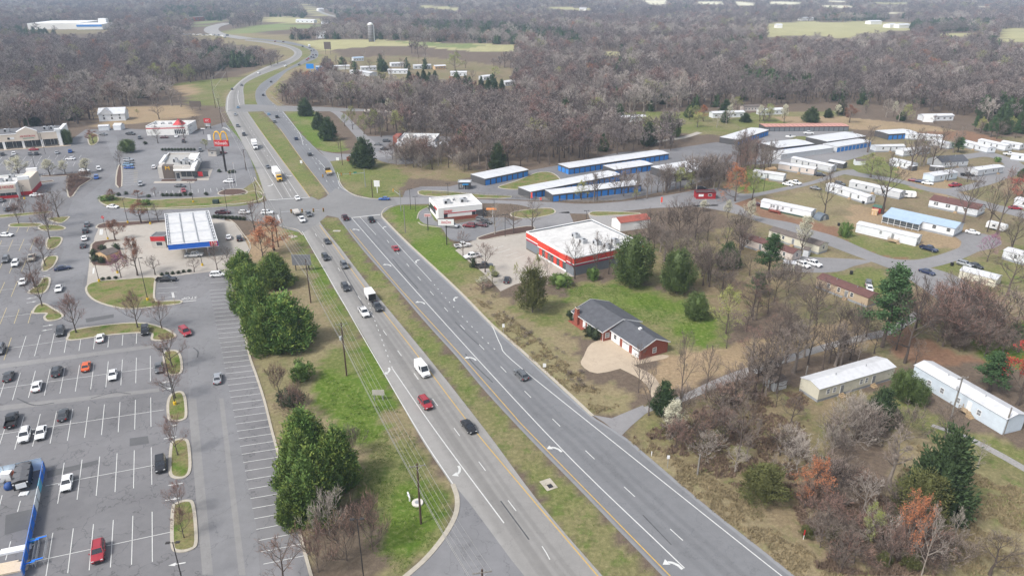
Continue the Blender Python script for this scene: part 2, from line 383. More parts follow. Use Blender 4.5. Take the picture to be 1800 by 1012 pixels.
def make_ground():
 def axis(a0, a1, st, lo, hi, gr):
  xs = list(np.arange(a0, a1+1e-6, st)); d = st; x = xs[-1]
  while x < hi: d *= gr; x += d; xs.append(x)
  d = st; x = xs[0]; pre = []
  while x > lo: d *= gr; x -= d; pre.append(x)
  return np.array(pre[::-1]+xs)
 xs = axis(-190, 330, 1.7, -14000, 14000, 1.075); ys = axis(62, 430, 1.7, -400, 30000, 1.035)
 X, Y = np.meshgrid(xs, ys); nx, ny = len(xs), len(ys)
 Z = terr(X, Y)
 jx = X+(fbm(X, Y, .22, 3, 3)-.5)*5; jy = Y+(fbm(X, Y, .22, 9, 3)-.5)*7
 sw = np.maximum(Y*CP-(Z-HC)*SP, 1)
 far = np.clip((Y-900)/2000, 0, 1)
 PX, PY = nproj(jx, jy+0*far, Z); ok = Y*CP-(Z-HC)*SP > 5
 col = np.empty(X.shape+(3,)); col[:] = C_LITTER
 gm = np.zeros(X.shape)
 for poly, c in GZ:
  k = inpoly(PX, PY, poly) & ok
  col[k] = c
  gm[k] = {C_GREEN: 1, C_OLIVE: .8, C_DRY: .35, C_TAN: .12, C_FIELD: .25, C_FGREEN: .5, C_YARD: .45, C_LEAF: .6}.get(c, 0.05)
 n1 = fbm(X, Y, .05, 21, 4); n2 = fbm(X, Y, .22, 31, 3)
 g = (gm*np.clip((n1-.40)*3.2, 0, 1))[..., None]
 col = col*(1-.55*g)+np.array(C_GREEN)*(.55*g)
 d = ((gm > .3)*np.clip((.52-n1)*3.5, 0, 1)*.6)[..., None]
 col = col*(1-d)+np.array(C_DRY)*d
 col *= (0.86+0.28*n2)[..., None]
 v = np.stack([X.ravel(), Y.ravel(), Z.ravel()], 1)
 idx = np.arange(nx*ny).reshape(ny, nx)
 f = np.stack([idx[:-1, :-1].ravel(), idx[:-1, 1:].ravel(), idx[1:, 1:].ravel(), idx[1:, :-1].ravel()], 1)
 me = bpy.data.meshes.new('ground'); me.vertices.add(len(v)); me.vertices.foreach_set('co', v.ravel())
 me.loops.add(f.size); me.loops.foreach_set('vertex_index', f.ravel().astype(np.int32))
 me.polygons.add(len(f)); me.polygons.foreach_set('loop_start', np.arange(0, f.size, 4, dtype=np.int32)); me.polygons.foreach_set('loop_total', np.full(len(f), 4, np.int32))
 a = me.color_attributes.new('soil', 'FLOAT_COLOR', 'POINT')
 a.data.foreach_set('color', np.concatenate([col.reshape(-1, 3), gm.reshape(-1, 1)], 1).astype(np.float32).ravel())
 me.update(); me.validate()
 m = bpy.data.materials.new('ground'); m.use_nodes = True
 N, L = m.node_tree.nodes, m.node_tree.links; b = N['Principled BSDF']; b.inputs['Roughness'].default_value = 0.95; b.inputs['Specular IOR Level'].default_value = 0.1
 at = N.new('ShaderNodeAttribute'); at.attribute_name = 'soil'; tc = N.new('ShaderNodeTexCoord')
 def nz(s, det, ro):
  n = N.new('ShaderNodeTexNoise'); n.inputs['Scale'].default_value = s; n.inputs['Detail'].default_value = det; n.inputs['Roughness'].default_value = ro
  L.new(tc.outputs['Object'], n.inputs['Vector']); return n
 n1, n2, n3 = nz(1.1, 6, 0.7), nz(0.28, 5, 0.65), nz(5.0, 3, 0.7)
 def rg(v, a0, b0, c0, d0):
  r = N.new('ShaderNodeMapRange'); L.new(v, r.inputs[0])
  for i, q in enumerate((a0, b0, c0, d0)): r.inputs[i+1].default_value = q
  return r.outputs[0]
 mx = N.new('ShaderNodeMix'); mx.data_type = 'RGBA'; mx.blend_type = 'MIX'       # dry straw flecks in the grass
 t = N.new('ShaderNodeMath'); t.operation = 'MULTIPLY'; L.new(rg(n1.outputs['Fac'], .5, .66, 0, .4), t.inputs[0]); L.new(at.outputs['Alpha'], t.inputs[1])
 L.new(t.outputs[0], mx.inputs[0]); L.new(at.outputs['Color'], mx.inputs[6]); mx.inputs[7].default_value = (0.24, 0.20, 0.115, 1)
 mx2 = N.new('ShaderNodeMix'); mx2.data_type = 'RGBA'
 t2 = N.new('ShaderNodeMath'); t2.operation = 'MULTIPLY'; L.new(rg(n2.outputs['Fac'], .52, .64, 0, .6), t2.inputs[0]); L.new(at.outputs['Alpha'], t2.inputs[1])
 L.new(t2.outputs[0], mx2.inputs[0]); L.new(mx.outputs[2], mx2.inputs[6]); mx2.inputs[7].default_value = (0.055, 0.115, 0.012, 1)
 hs = N.new('ShaderNodeHueSaturation'); L.new(mx2.outputs[2], hs.inputs['Color'])
 mu = N.new('ShaderNodeMath'); mu.operation = 'MULTIPLY'; L.new(rg(n1.outputs['Fac'], .3, .7, .72, 1.28), mu.inputs[0]); L.new(rg(n3.outputs['Fac'], .3, .7, .8, 1.2), mu.inputs[1])
 L.new(mu.outputs[0], hs.inputs['Value']); L.new(hs.outputs[0], b.inputs['Base Color'])
 bp = N.new('ShaderNodeBump'); bp.inputs['Strength'].default_value = 0.6; bp.inputs['Distance'].default_value = 0.25
 L.new(n1.outputs['Fac'], bp.inputs['Height']); L.new(bp.outputs[0], b.inputs['Normal'])
 me.materials.append(m)
 o = link('ground', me); o['kind'] = 'structure'; return o
make_ground()
# ------------------------------------------------------------------ roads
M_WHITE = mat('road_paint_white', (0.52, 0.52, 0.50), 0.7, var=0.16, scale=1.5)
M_YEL = mat('road_paint_yellow', (0.50, 0.32, 0.06), 0.7, var=0.16, scale=1.5)
M_PYEL = mat('stall_paint_yellow', (0.46, 0.38, 0.20), 0.7, var=0.2, scale=1.5)
M_KERB = mat('kerb_concrete', (0.37, 0.335, 0.275), 0.85, var=0.16, scale=1.2, bump=0.2)
M_CONC = asphalt('light_concrete', (0.345, 0.315, 0.275), 0.10, 0.35)
M_CONC2 = asphalt('tan_concrete', (0.41, 0.335, 0.25), 0.08, 0.4)
M_LOT = asphalt('lot_asphalt', (0.157, 0.154, 0.157), 0.20, 1.0, oil=0.38)
M_DRIVE = asphalt('aisle_asphalt', (0.174, 0.173, 0.177), 0.16, 0.7, oil=.25)
M_ROADL = asphalt('old_highway_asphalt', (0.225, 0.217, 0.205), 0.06, 0.3, [(0.47, 0.05, 0.80), (0.60, 0.05, 0.88), (0.71, 0.045, 0.86), (0.40, 0.05, 0.86), (0.10, 0.16, 1.18), (0.97, 0.05, 1.12)])
M_ROADR = asphalt('new_highway_asphalt', (0.158, 0.160, 0.165), 0.08, 0.35, [(0.36, 0.05, 0.90), (0.50, 0.05, 0.88), (0.62, 0.04, 0.90), (0.98, 0.03, 1.35), (0.01, 0.03, 1.25)])
M_INTER = asphalt('junction_asphalt', (0.185, 0.182, 0.178), 0.10, 0.3)
M_LANE = asphalt('estate_road_asphalt', (0.205, 0.20, 0.20), 0.10, 0.5)
M_GRAV = mat('gravel_drive', (0.26, 0.25, 0.24), 0.95, var=0.3, scale=2.5, bump=0.5)
M_TURF = None
def turf():
 m = bpy.data.materials.new('island_turf'); m.use_nodes = True
 N, L = m.node_tree.nodes, m.node_tree.links; b = N['Principled BSDF']; b.inputs['Roughness'].default_value = 0.95; b.inputs['Specular IOR Level'].default_value = 0.1
 tc = N.new('ShaderNodeTexCoord')
 a = N.new('ShaderNodeTexNoise'); a.inputs['Scale'].default_value = 0.22; a.inputs['Detail'].default_value = 6; a.inputs['Roughness'].default_value = 0.7
 c = N.new('ShaderNodeTexNoise'); c.inputs['Scale'].default_value = 2.4; c.inputs['Detail'].default_value = 5; c.inputs['Roughness'].default_value = 0.7
 L.new(tc.outputs['Object'], a.inputs[0]); L.new(tc.outputs['Object'], c.inputs[0])
 cr = N.new('ShaderNodeValToRGB'); e = cr.color_ramp.elements
 e[0].position = 0.34; e[0].color = (0.20, 0.15, 0.085, 1); e[1].position = 0.66; e[1].color = (0.075, 0.128, 0.018, 1)
 e2 = cr.color_ramp.elements.new(0.48); e2.color = (0.165, 0.155, 0.068, 1)
 L.new(a.outputs['Fac'], cr.inputs[0])
 h = N.new('ShaderNodeHueSaturation'); r = N.new('ShaderNodeMapRange'); r.inputs[1].default_value = .3; r.inputs[2].default_value = .7; r.inputs[3].default_value = .68; r.inputs[4].default_value = 1.32
 L.new(c.outputs['Fac'], r.inputs[0]); L.new(r.outputs[0], h.inputs['Value']); L.new(cr.outputs[0], h.inputs['Color']); L.new(h.outputs[0], b.inputs['Base Color'])
 bp = N.new('ShaderNodeBump'); bp.inputs['Strength'].default_value = 0.6; bp.inputs['Distance'].default_value = 0.15; L.new(c.outputs['Fac'], bp.inputs['Height']); L.new(bp.outputs[0], b.inputs['Normal'])
 return m
M_TURF = turf()
M_MULCH = mat('mulch', (0.085, 0.05, 0.038), 0.95, var=0.3, scale=2, bump=0.4)
Z_LOT, Z_PAD, Z_ROAD, Z_INT, Z_MARK = 0.020, 0.030, 0.040, 0.048, 0.058
def sheet(name, pts, z, m, smooth=0, parent=None):
 P = smoothg(pts, smooth, True) if smooth else gp(pts)
 return poly_sheet(name, P, z, m, parent)
def side_by_side(LP, RP, n=6): return smoothg(LP, n), smoothg(RP, n)
LL = [(1010,1180),(900,1040),(800,862),(735,762),(640,592),(590,512),(560,456),(531,408),(505,382),(480,362),(468,349),(450,298),(424,247),(407,216),(397,195),(397,180),(400,168),(412,152),(433,135),(467,118),(499,107),(514,99),(517,92),(507,85),(490,80.5),(467,76),(430,71.5)]
LR = [(1210,1180),(1070,1024),(945,879),(855,758),(755,631),(652,506),(600,438),(562,390),(550,358),(545,347),(530,327),(475,253),(448,215),(432,190),(429,170),(428,155),(434,145),(460,132),(500,117),(519,108),(529,100),(531,93.5),(527,87.5),(512,81),(495,77),(470,73.5),(432,69.5)]
RL = [(1320,1180),(1172,1020),(1090,935),(1020,862),(925,765),(850,684),(800,624),(750,569),(690,499),(640,442),(605,397),(583,365),(574,339),(530,280),(490,225),(462,195),(451,180),(449,164),(454,153),(465,143),(490,128.5),(512,117),(532,106),(545,97),(545,89),(533,83),(508,78),(480,73.5),(434,68.5)]
RR = [(1640,1180),(1405,1018),(1350,974),(1242,889),(1150,811),(1092,762),(1041,731),(900,604),(862,570),(800,507),(710,423),(671,383),(640,352),(610,336),(596,318),(580,284),(560,266),(525,231),(497,195),(474,176),(467,164),(472,155),(487,143),(507,124),(539,110.5),(557,102),(559,92),(550,85),(524,77),(497,72),(436,66.5)]
hl = strip('highway_southbound', *side_by_side(LL, LR), Z_ROAD, M_ROADL, 260)
hr = strip('highway_northbound', *side_by_side(RL, RR), Z_ROAD+0.003, M_ROADR, 260)
def far_strip(name, pts, w, m, lift=0.35, parent=None):
 P = catmull([Gt(*p) for p in pts], 6); P = resample(P, 40)
 mb = MB(); n = len(P)
 for i, p in enumerate(P):
  d = P[min(i+1, n-1)]-P[max(i-1, 0)]; d.z = 0; d.normalize(); q = Vector((-d.y, d.x, 0))*w/2
  mb.v += [(p.x-q.x, p.y-q.y, p.z+lift), (p.x+q.x, p.y+q.y, p.z+lift)]
 for i in range(n-1): mb.f.append((2*i, 2*i+2, 2*i+3, 2*i+1)); mb.m.append(0)
 o = mb.obj(name, m, parent)
 if parent is None: o['kind'] = 'structure'
 return o
far_strip('distant_highway', [(436,69),(410,65),(385,61),(372,55),(374,49),(388,44),(402,41)], 26, M_ROADL)
far_strip('distant_highway', [(545,14),(560,20),(575,26),(590,30)], 12, M_ROADL)
sheet('road_junction', [(436,372),(470,352),(505,347),(548,346),(560,352),(573,346),(590,331),(625,345),(668,350),(690,347),(700,360),(685,366),(672,376),(672,386),(617,384),(600,384),(575,379),(560,392),(532,410),(505,403),(473,392),(436,388)], Z_INT, M_INTER)
sheet('road_junction', [(397,196),(428,184),(450,184),(480,186),(560,188),(640,192),(640,196),(580,196),(560,196),(500,196),(460,196),(430,197)], Z_INT, M_INTER)
sheet('turning_apron', [(1041,729),(1062,742),(1092,766),(1110,748),(1138,724),(1130,712),(1075,735)], Z_INT, M_LANE)
def kerb(pts, w=0.5, h=0.13, m=None, smooth=8, closed=False, name='kerb', parent=None):
 o = kerb_mb(smoothg(pts, smooth, closed), w, h, closed).obj(name, m or M_KERB, parent)
 if parent is None: o['kind'] = 'structure'
 return o
kerb([(671,381),(710,421),(800,505),(862,568),(900,601),(970,664),(1042,731)], 0.75, 0.09)
kerb([(690,362),(677,367),(671,375),(672,382)], 0.4, 0.13)
kerb([(796,851),(803,872),(803,895),(795,918),(775,950),(745,985),(705,1020),(680,1045)], 0.85, 0.14)
kerb([(470,391),(500,399),(522,404),(533,414)], 0.35, 0.12)
kerb([(596,318),(604,330),(622,343),(648,349),(670,350)], 0.35, 0.12)
kerb([(447,312),(458,330),(464,344),(450,353),(400,362),(330,367),(260,368)], 0.35, 0.13)
sheet('entrance_road', [(700,1030),(740,990),(775,952),(797,915),(803,880),(797,850),(830,890),(900,985),(945,1040),(945,1180),(600,1180)], Z_ROAD+0.006, M_DRIVE)
def side(name, L, R, m=M_LANE, z=Z_ROAD, n=60): return strip(name, *side_by_side(L, R), z, m, n)
side('side_road', [(680,347),(705,347),(760,348),(850,351),(960,355),(1025,358.5),(1087,355),(1125,350),(1187,341),(1225,334),(1265,330)], [(695,362),(705,360),(760,358.5),(850,357.5),(910,360),(960,372),(1040,376),(1100,371),(1150,366),(1200,364),(1265,362)], n=80)
side('estate_road', [(1225,340),(1270,352),(1300,362),(1328,379),(1393,392),(1424,403),(1472,417),(1550,450),(1600,457),(1643,450),(1684,436),(1700,426),(1735,418)], [(1200,360),(1260,369),(1300,378),(1328,388),(1393,408),(1425,420),(1457,432),(1529,459),(1590,478),(1640,470),(1686,457),(1716,444),(1750,428)], n=90)
side('estate_road', [(1262,330),(1300,340),(1330,339),(1370,331),(1429,318),(1475,301),(1500,298)], [(1262,362),(1290,358),(1325,347),(1370,337),(1429,324),(1487,306),(1510,304)], z=Z_ROAD+.004)
side('estate_road', [(1490,298),(1517,305),(1580,315),(1633,329),(1670,334),(1734,355),(1830,378)], [(1480,306),(1517,312),(1580,322),(1633,337),(1670,344),(1734,366),(1830,392)], z=Z_ROAD+.008)
side('estate_road', [(1600,468),(1640,472),(1690,490),(1720,520),(1740,560)], [(1560,460),(1600,492),(1640,520),(1670,545),(1690,580)], z=Z_ROAD+.012)
side('estate_road', [(1640,336),(1700,325),(1740,312),(1770,300),(1760,285),(1735,276),(1700,280)], [(1660,342),(1710,333),(1760,318),(1800,300),(1790,284),(1740,268),(1690,272)], z=Z_ROAD+.016)
side('gravel_lane', [(1070,738),(1135,714),(1187,699),(1268,662),(1350,634),(1437,608),(1510,589),(1557,577),(1605,548)], [(1092,756),(1140,724),(1190,710),(1275,676),(1355,648),(1440,619),(1512,600),(1565,588),(1625,556)], M_GRAV, Z_ROAD)
side('house_drive', [(1150,707),(1130,670),(1085,645)], [(1172,704),(1150,662),(1110,640)], M_CONC2, Z_ROAD+.006, 20)
side('farm_track', [(1640,745),(1700,765),(1760,795),(1830,835)], [(1636,749),(1695,771),(1755,803),(1830,846)], M_GRAV, Z_ROAD, 20)
side('frontage_road', [(545,190),(580,196),(600,212),(625,240),(645,258)], [(580,191),(605,200),(628,222),(655,247),(680,262)], M_LANE, Z_ROAD+.003, 30)
side('frontage_road', [(560,264),(590,270),(640,270),(700,262)], [(580,284),(605,281),(650,279),(720,272)], M_LANE, Z_ROAD+.007, 20)
side('back_road', [(600,190),(650,192.5),(700,196),(760,200),(830,204)], [(600,195),(650,196.5),(700,199),(760,202.5),(830,206.5)], M_CONC, Z_ROAD, 20)
side('back_road', [(1130,252),(1160,247),(1200,240),(1225,232)], [(1135,254),(1165,249.5),(1205,243),(1235,234)], M_CONC, Z_ROAD, 16)
sheet('bar_car_park', [(625,240),(660,240),(700,238),(800,240),(900,238),(880,248),(790,262),(740,285),(690,288),(655,275)], Z_PAD, M_LOT, 4)
sheet('storage_yard', [(706,352),(712,336),(740,328),(790,328),(830,318),(930,300),(985,290),(1090,268),(1180,262),(1260,250),(1335,256),(1330,275),(1290,300),(1200,330),(1090,352),(960,353),(800,347)], Z_LOT, M_LOT)
sheet('storage_yard', [(1300,258),(1345,232),(1400,230),(1500,231),(1500,238),(1400,240),(1350,262),(1440,270),(1520,250),(1560,262),(1480,285),(1300,290)], Z_LOT, M_LANE)
sheet('kiosk_car_park', [(1180,345),(1225,334),(1262,330),(1290,335),(1300,345),(1265,360),(1200,362)], Z_ROAD+.02, M_LOT)
sheet('shop_car_park', [(800,440),(840,418),(920,408),(1000,392),(990,402),(925,412),(925,438),(1010,486),(960,485),(905,500),(880,512),(850,480)], Z_PAD, M_CONC)
sheet('doughnut_shop_lot', [(735,378),(752,366),(775,395),(850,384),(885,382),(905,390),(900,402),(860,415),(820,425),(790,420),(775,400),(745,393)], Z_PAD+.005, M_DRIVE, 3)
sheet('shop_entrance', [(895,402),(905,388),(945,377),(1000,372),(1010,395),(990,402),(940,408)], Z_PAD+.01, M_LANE)
sheet('gravel_yard', [(1035,380),(1050,373),(1125,378),(1120,390),(1092,404),(1055,398)], Z_PAD+.004, M_GRAV, 4)
sheet('house_forecourt', [(1040,603),(1075,597),(1118,626),(1165,623),(1172,629),(1112,642),(1050,656),(1022,641),(1026,626)], Z_PAD, M_CONC2, 3)
sheet('drive_apron', [(1395,450),(1430,452),(1530,458),(1500,468),(1470,478),(1400,478),(1390,465)], Z_ROAD+.010, M_LANE, 3)
sheet('drive_apron', [(1675,412),(1700,408),(1745,415),(1760,430),(1715,443),(1686,440),(1690,425)], Z_ROAD+.014, M_LANE, 3)
sheet('parking_pad', [(1660,300),(1720,292),(1800,290),(1800,305),(1720,318)], Z_PAD, M_LANE, 3)
lot = sheet('car_park', [(-260,262),(0,262),(115,253),(150,228),(215,226),(340,232),(395,215),(425,249),(440,278),(448,300),(452,315),(410,345),(250,352),(180,362),(250,370),(420,362),(474,354),(474,391),(436,388),(400,380),(385,400),(420,430),(440,438),(404,492),(416,540),(430,590),(440,630),(450,660),(465,705),(478,758),(495,820),(512,880),(530,950),(548,1015),(580,1150),(-600,1150)], Z_LOT, M_LOT)
sheet('fuel_station_forecourt', [(156,470),(160,430),(175,398),(200,396),(290,388),(380,385),(410,390),(425,410),(438,437),(404,486),(380,476),(300,486),(230,490),(170,500),(152,505)], Z_PAD, M_CONC)
sheet('main_aisle', [(180,228),(206,300),(150,345),(128,350),(110,400),(112,440),(95,490),(78,535),(118,572),(160,570),(245,565),(310,590),(330,600),(332,700),(350,880),(370,1150),(470,1150),(450,920),(418,757),(395,640),(368,510),(330,540),(235,545),(170,530),(145,500),(156,465),(170,400),(200,385),(430,380),(440,368),(250,372),(180,362),(178,345),(205,315),(206,240)], Z_PAD+.004, M_DRIVE)
sheet('restaurant_lot', [(215,270),(260,262),(385,264),(440,278),(446,300),(380,335),(370,340),(250,345),(205,328)], Z_PAD+.012, M_DRIVE)
def island(pts, smooth=4, m=None, kw=0.55, name='planted_island'):
 P = smoothg(pts, smooth, True) if smooth else gp(pts)
 o = poly_sheet(name, P, 0.125, m or M_TURF)
 kerb_mb(P, kw, 0.15, True).obj('kerb', M_KERB, o)
 return o
ISL = [
 [(296,706),(303,693),(318,689),(325,700),(327,730),(320,738),(302,739),(296,730)],
 [(288,624),(292,618),(310,617),(318,630),(319,652),(310,658),(294,655)],
 [(301,785),(306,775),(322,772),(331,780),(334,822),(325,838),(305,838),(299,825)],
 [(304,895),(311,885),(330,880),(340,890),(345,950),(335,965),(312,968),(303,955)],
 [(121,590),(130,580),(200,570),(250,568),(285,576),(307,588),(305,594),(290,598),(268,597),(263,585),(200,588),(125,598)],
 [(58,548),(66,537),(78,534),(92,542),(110,553),(104,561),(85,564),(78,558),(82,551),(62,551)],
 [(68,500),(75,490),(87,489),(85,505),(74,516),(50,514)],
 [(78,455),(95,450),(101,454),(92,470),(75,476)], [(83,422),(90,417),(108,418),(105,430),(92,438),(82,435)],
 [(68,400),(72,396),(100,396),(115,401),(105,405),(75,405)], [(16,397),(25,393),(70,393),(68,398),(25,399)],
 [(85,384),(118,381),(120,384),(108,392),(92,389)], [(-60,380),(0,378),(80,372),(82,375),(0,383),(-60,386)],
]
for p in ISL: island(p, 4)
big_isl = island([(152,512),(156,500),(178,494),(220,491),(270,488),(272,500),(273,528),(300,529),(318,529),(315,534),(280,538),(230,543),(195,538),(165,527)], 4)
island([(160,463),(161,430),(175,424),(200,421),(215,423),(195,426),(186,428),(184,436),(212,438),(214,455),(195,467),(170,467)], 2, M_MULCH)
island([(170,398),(180,393),(210,391),(290,387),(290,391),(215,398),(175,402)], 2, M_MULCH)
island([(174,350),(180,344),(195,345),(260,352),(300,350),(400,345),(448,336),(463,346),(440,356),(330,364),(240,367),(200,364),(180,358)], 3)
island([(204,325),(206,300),(210,290),(214,295),(214,328)], 2, M_MULCH); island([(384,339),(400,333),(425,333),(435,338),(425,343),(390,343)], 3, M_MULCH)
island([(120,345),(118,325),(122,310),(150,312),(161,315),(140,328),(128,345)], 2, M_MULCH)
island([(72,309),(100,307),(160,304),(160,307),(100,310),(74,311)], 0, M_MULCH); island([(68,320),(92,317),(94,319),(70,322)], 0, M_MULCH)
island([(156,235),(170,237),(172,250),(160,256),(155,248)], 3); island([(840,418),(880,406),(925,398),(940,400),(930,408),(880,416),(850,422)], 3, M_MULCH)
island([(1035,376),(1050,372),(1115,374),(1122,377),(1070,379),(1045,380)], 3)
island([(735,339),(742,335),(790,337),(850,343),(900,345),(880,349),(800,347),(745,344)], 2)
island([(880,327),(909,318),(944,304),(969,304),(984,315),(978,322),(915,333),(880,331)], 4)
island([(905,372),(960,366),(975,370),(970,377),(930,384),(900,380)], 3)
kerb([(404,490),(416,538),(430,588),(440,630),(450,658),(465,705),(478,757),(495,818),(512,880),(530,950),(548,1015)], 0.5, 0.15)
kerb([(735,391),(744,396),(775,400)], 0.35, .14); kerb([(733,385),(738,372),(755,363)], 0.35, .14)
kerb([(396,382),(412,392),(425,408),(440,437),(404,488)], .3, .13, smooth=4)
# ------------------------------------------------------------------ paint on the roads
def line(parent, pts, w, m=M_WHITE, z=Z_MARK, smooth=5, name='lane_line'):
 P = smoothg(pts, smooth) if len(pts) > 2 else gp(pts)
 return ribbon_mb(P, w, z).obj(name, m, parent)
def dashes(parent, pts, w=0.15, on=3.05, period=12.19, m=M_WHITE, z=Z_MARK, name='lane_dash', start=0.0):
 P = smoothg(pts, 8) if len(pts) > 2 else gp(pts)
 d = [0]
 for a, b in zip(P, P[1:]): d.append(d[-1]+(b-a).length)
 def at(t):
  for j in range(len(d)-1):
   if d[j+1] >= t: return P[j].lerp(P[j+1], (t-d[j])/max(1e-9, d[j+1]-d[j]))
  return P[-1].copy()
 t = start
 while t+on < d[-1]:
  ribbon_mb([at(t), at(t+on*.5), at(t+on)], w, z).obj(name, m, parent); t += period
YL = [(1060,1022),(1051,1012),(900,835),(820,738),(735,626),(640,504),(590,435),(562,396)]
YR = [(1185,1020),(1176,1010),(930,759),(897,723),(800,613),(702,506),(650,445),(615,403)]
line(hl, YL, 0.17, M_YEL); line(hr, YR, 0.17, M_YEL)
line(hl, [(796,850),(736,759),(660,630),(589,507),(560,457),(531,407)], 0.2); line(hl, [(886,919),(767,759),(690,648)], 0.2)
line(hl, [(545,347),(475,253),(448,216)], 0.15, M_YEL); line(hl, [(497,349),(450,272),(425,228)], 0.15); line(hl, [(512,348),(480,294)], 0.15)
line(hl, [(527,348),(490,292),(462,250)], 0.15)
line(hl, [(399,197),(402,168),(414,152),(435,135),(468,119),(500,107)], 0.3); line(hl, [(421,185),(418,172),(419,160)], 0.3)
line(hr, [(1203,998),(958,759),(725,505),(617,382)], 0.2); line(hr, [(1400,1030),(1350,993),(1056,759),(900,633),(880,606),(867,577),(863,573)], 0.2)
line(hr, [(757,493),(660,387)], 0.15); line(hr, [(661,413),(632,381)], 0.15)
dashes(hr, [(757,493),(798,540),(840,585),(878,622)], 0.2, 0.7, 3.4)
line(hr, [(574,338),(585,355),(578,341),(530,280),(491,225)][2:], 0.15, M_YEL); line(hr, [(594,318),(600,330),(625,343),(650,349)], 0.18)
line(hr, [(497,197),(525,232),(533,255)], 0.2); line(hr, [(560,282),(572,296)], 0.2); line(hr, [(593,303),(597,318)], 0.2)
dashes(hl, [(640,512),(690,648)], 0.18, 0.9, 2.9); dashes(hr, [(1300,1041),(1265.7,1009),(1091,849.7),(968,733),(880,644),(786,546),(700,446),(668,408)], 0.16)
dashes(hl, [(970,1000),(951,957),(840,809),(740,673),(660,562),(610,494),(560,420),(545,396)], 0.16, start=2.0)
dashes(hl, [(520,348),(466,268),(436,220)], 0.16); dashes(hr, [(596,332),(560,285),(520,230),(490,196),(476,178)], 0.16); dashes(hr, [(575,320),(545,270)], 0.16)
dashes(hr, [(461,170),(470,155),(490,138),(530,117)], 0.2)
line(hl, [(472,352),(545,347)], 0.6, name='stop_line'); line(hr, [(617,383),(668,377.5)], 0.6, name='stop_line'); line(hl, [(488,378),(493,392)], 0.5, name='stop_line')
def arrow(parent, px, py, dx, dy, side_, s=1.0):
 """curved turn arrow lying on the road; (dx,dy) picture direction of travel, side_ = +1 turns left"""
 o = G(px, py); a = ang(px, py, dx, dy)
 pts = [(-1.3, -0.75), (-0.5, -0.70), (0.2, -0.35), (0.55, 0.1)]
 mb = MB(); L = []
 for i, (x, y) in enumerate(pts):
  q = pts[min(i+1, 3)]; p = pts[max(i-1, 0)]; d = Vector((q[0]-p[0], q[1]-p[1])).normalized(); nn = Vector((-d.y, d.x))*0.19
  L.append(((x-nn.x, y-nn.y), (x+nn.x, y+nn.y)))
 def T(x, y):
  y *= side_; x *= s*1.25; y *= s*1.25
  return (o.x+x*math.cos(a)-y*math.sin(a), o.y+x*math.sin(a)+y*math.cos(a), Z_MARK)
 for i in range(3):
  mb.quad(T(*L[i][0]), T(*L[i+1][0]), T(*L[i+1][1]), T(*L[i][1]))
 mb.tri(T(0.05, 0.1), T(1.15, 0.1), T(0.55, 1.0))
 mb.obj('turn_arrow', M_WHITE, parent)
for (x, y) in [(973,789),(1180,992),(826,630),(738,532),(680,466),(625,404)]: arrow(hr, x, y, -3, -3, 1, .95)
for (x, y) in [(801,525),(734,459),(676,400)]: arrow(hr, x, y, -3, -3, -1, .9)
for (x, y) in [(680,653),(803,829)]: arrow(hl, x, y, 2.4, 4, -1, .95)
arrow(hl, 475, 326, 2.4, 4, -1, 1.2); arrow(hl, 508, 309, 2.4, 4, 1, 1.2)
M_SKID = mat('tyre_rubber_mark', (.075, .075, .078), .8, var=.25, scale=.6); M_PATCH = asphalt('repair_asphalt', (.10, .10, .102), .10, .3); M_PATCHL = asphalt('pale_repair_asphalt', (.205, .20, .195), .12, .3)
for p, pts, w in [(hr, [(818,622),(834,641),(866,672)], .3), (hr, [(800,566),(826,592),(842,606)], .25), (hr, [(690,455),(712,482),(735,508)], .3), (hr, [(1130,905),(1180,957)], .2), (hl, [(880,880),(930,948)], .25), (hl, [(600,470),(640,540)], .3), (lot, [(340,611),(348,618),(347,628)], .3), (lot, [(30,700),(60,712),(95,708)], .3), (lot, [(160,700),(200,690),(230,692)], .25)]: line(p, pts, w, M_SKID, Z_MARK-.004, name='skid_mark')
for pts, m_ in [([(82,828),(130,818),(172,808),(173,815),(131,827),(83,840)], M_PATCH), ([(330,700),(345,700),(375,1010),(356,1010)], M_PATCHL), ([(385,700),(393,700),(432,1010),(420,1010)], M_PATCHL), ([(150,560),(200,552),(200,558),(152,567)], M_PATCH), ([(0,640),(270,605),(270,611),(0,648)], M_PATCHL), ([(-20,715),(280,682),(280,688),(-20,724)], M_PATCHL), ([(10,905),(60,893),(62,925),(8,940)], M_PATCH), ([(228,770),(260,766),(262,779),(228,784)], M_PATCH)]: poly_sheet('asphalt_patch', gp(pts), Z_MARK-.018, m_, lot)
def stalls(seg0, seg1, n, m=M_WHITE, w=0.13, skip=(), parent=None):
 a0, a1 = G(*seg0[0]), G(*seg0[1]); b0, b1 = G(*seg1[0]), G(*seg1[1])
 for k in range(n):
  if k in skip: continue
  t = k/(n-1) if n > 1 else 0
  ribbon_mb([a0.lerp(b0, t), a1.lerp(b1, t)], w, Z_MARK).obj('stall_line', m, parent or lot)
stalls(((264.3,625.5),(264.5,669.8)), ((36,655),(22,703)), 10); stalls(((12,659),(-3,706)), ((-40,667),(-58,716)), 3)
stalls(((265,698.5),(265.5,749.8)), ((42,731.7),(26,789.7)), 9); stalls(((14,736),(-5,795)), ((-45,745),(-68,806)), 3)
stalls(((266,786),(267,851.5)), ((113,813),(101.5,884.7)), 6); stalls(((36,880),(31,899)), ((4,870),(-2,894)), 2)
stalls(((267.5,899),(268,987)), ((93,936),(81,1012)), 6); stalls(((232,1040),(230,1150)), ((20,1080),(0,1200)), 6)
stalls(((19,951),(10,984)), ((-15,958),(-25,990)), 2)
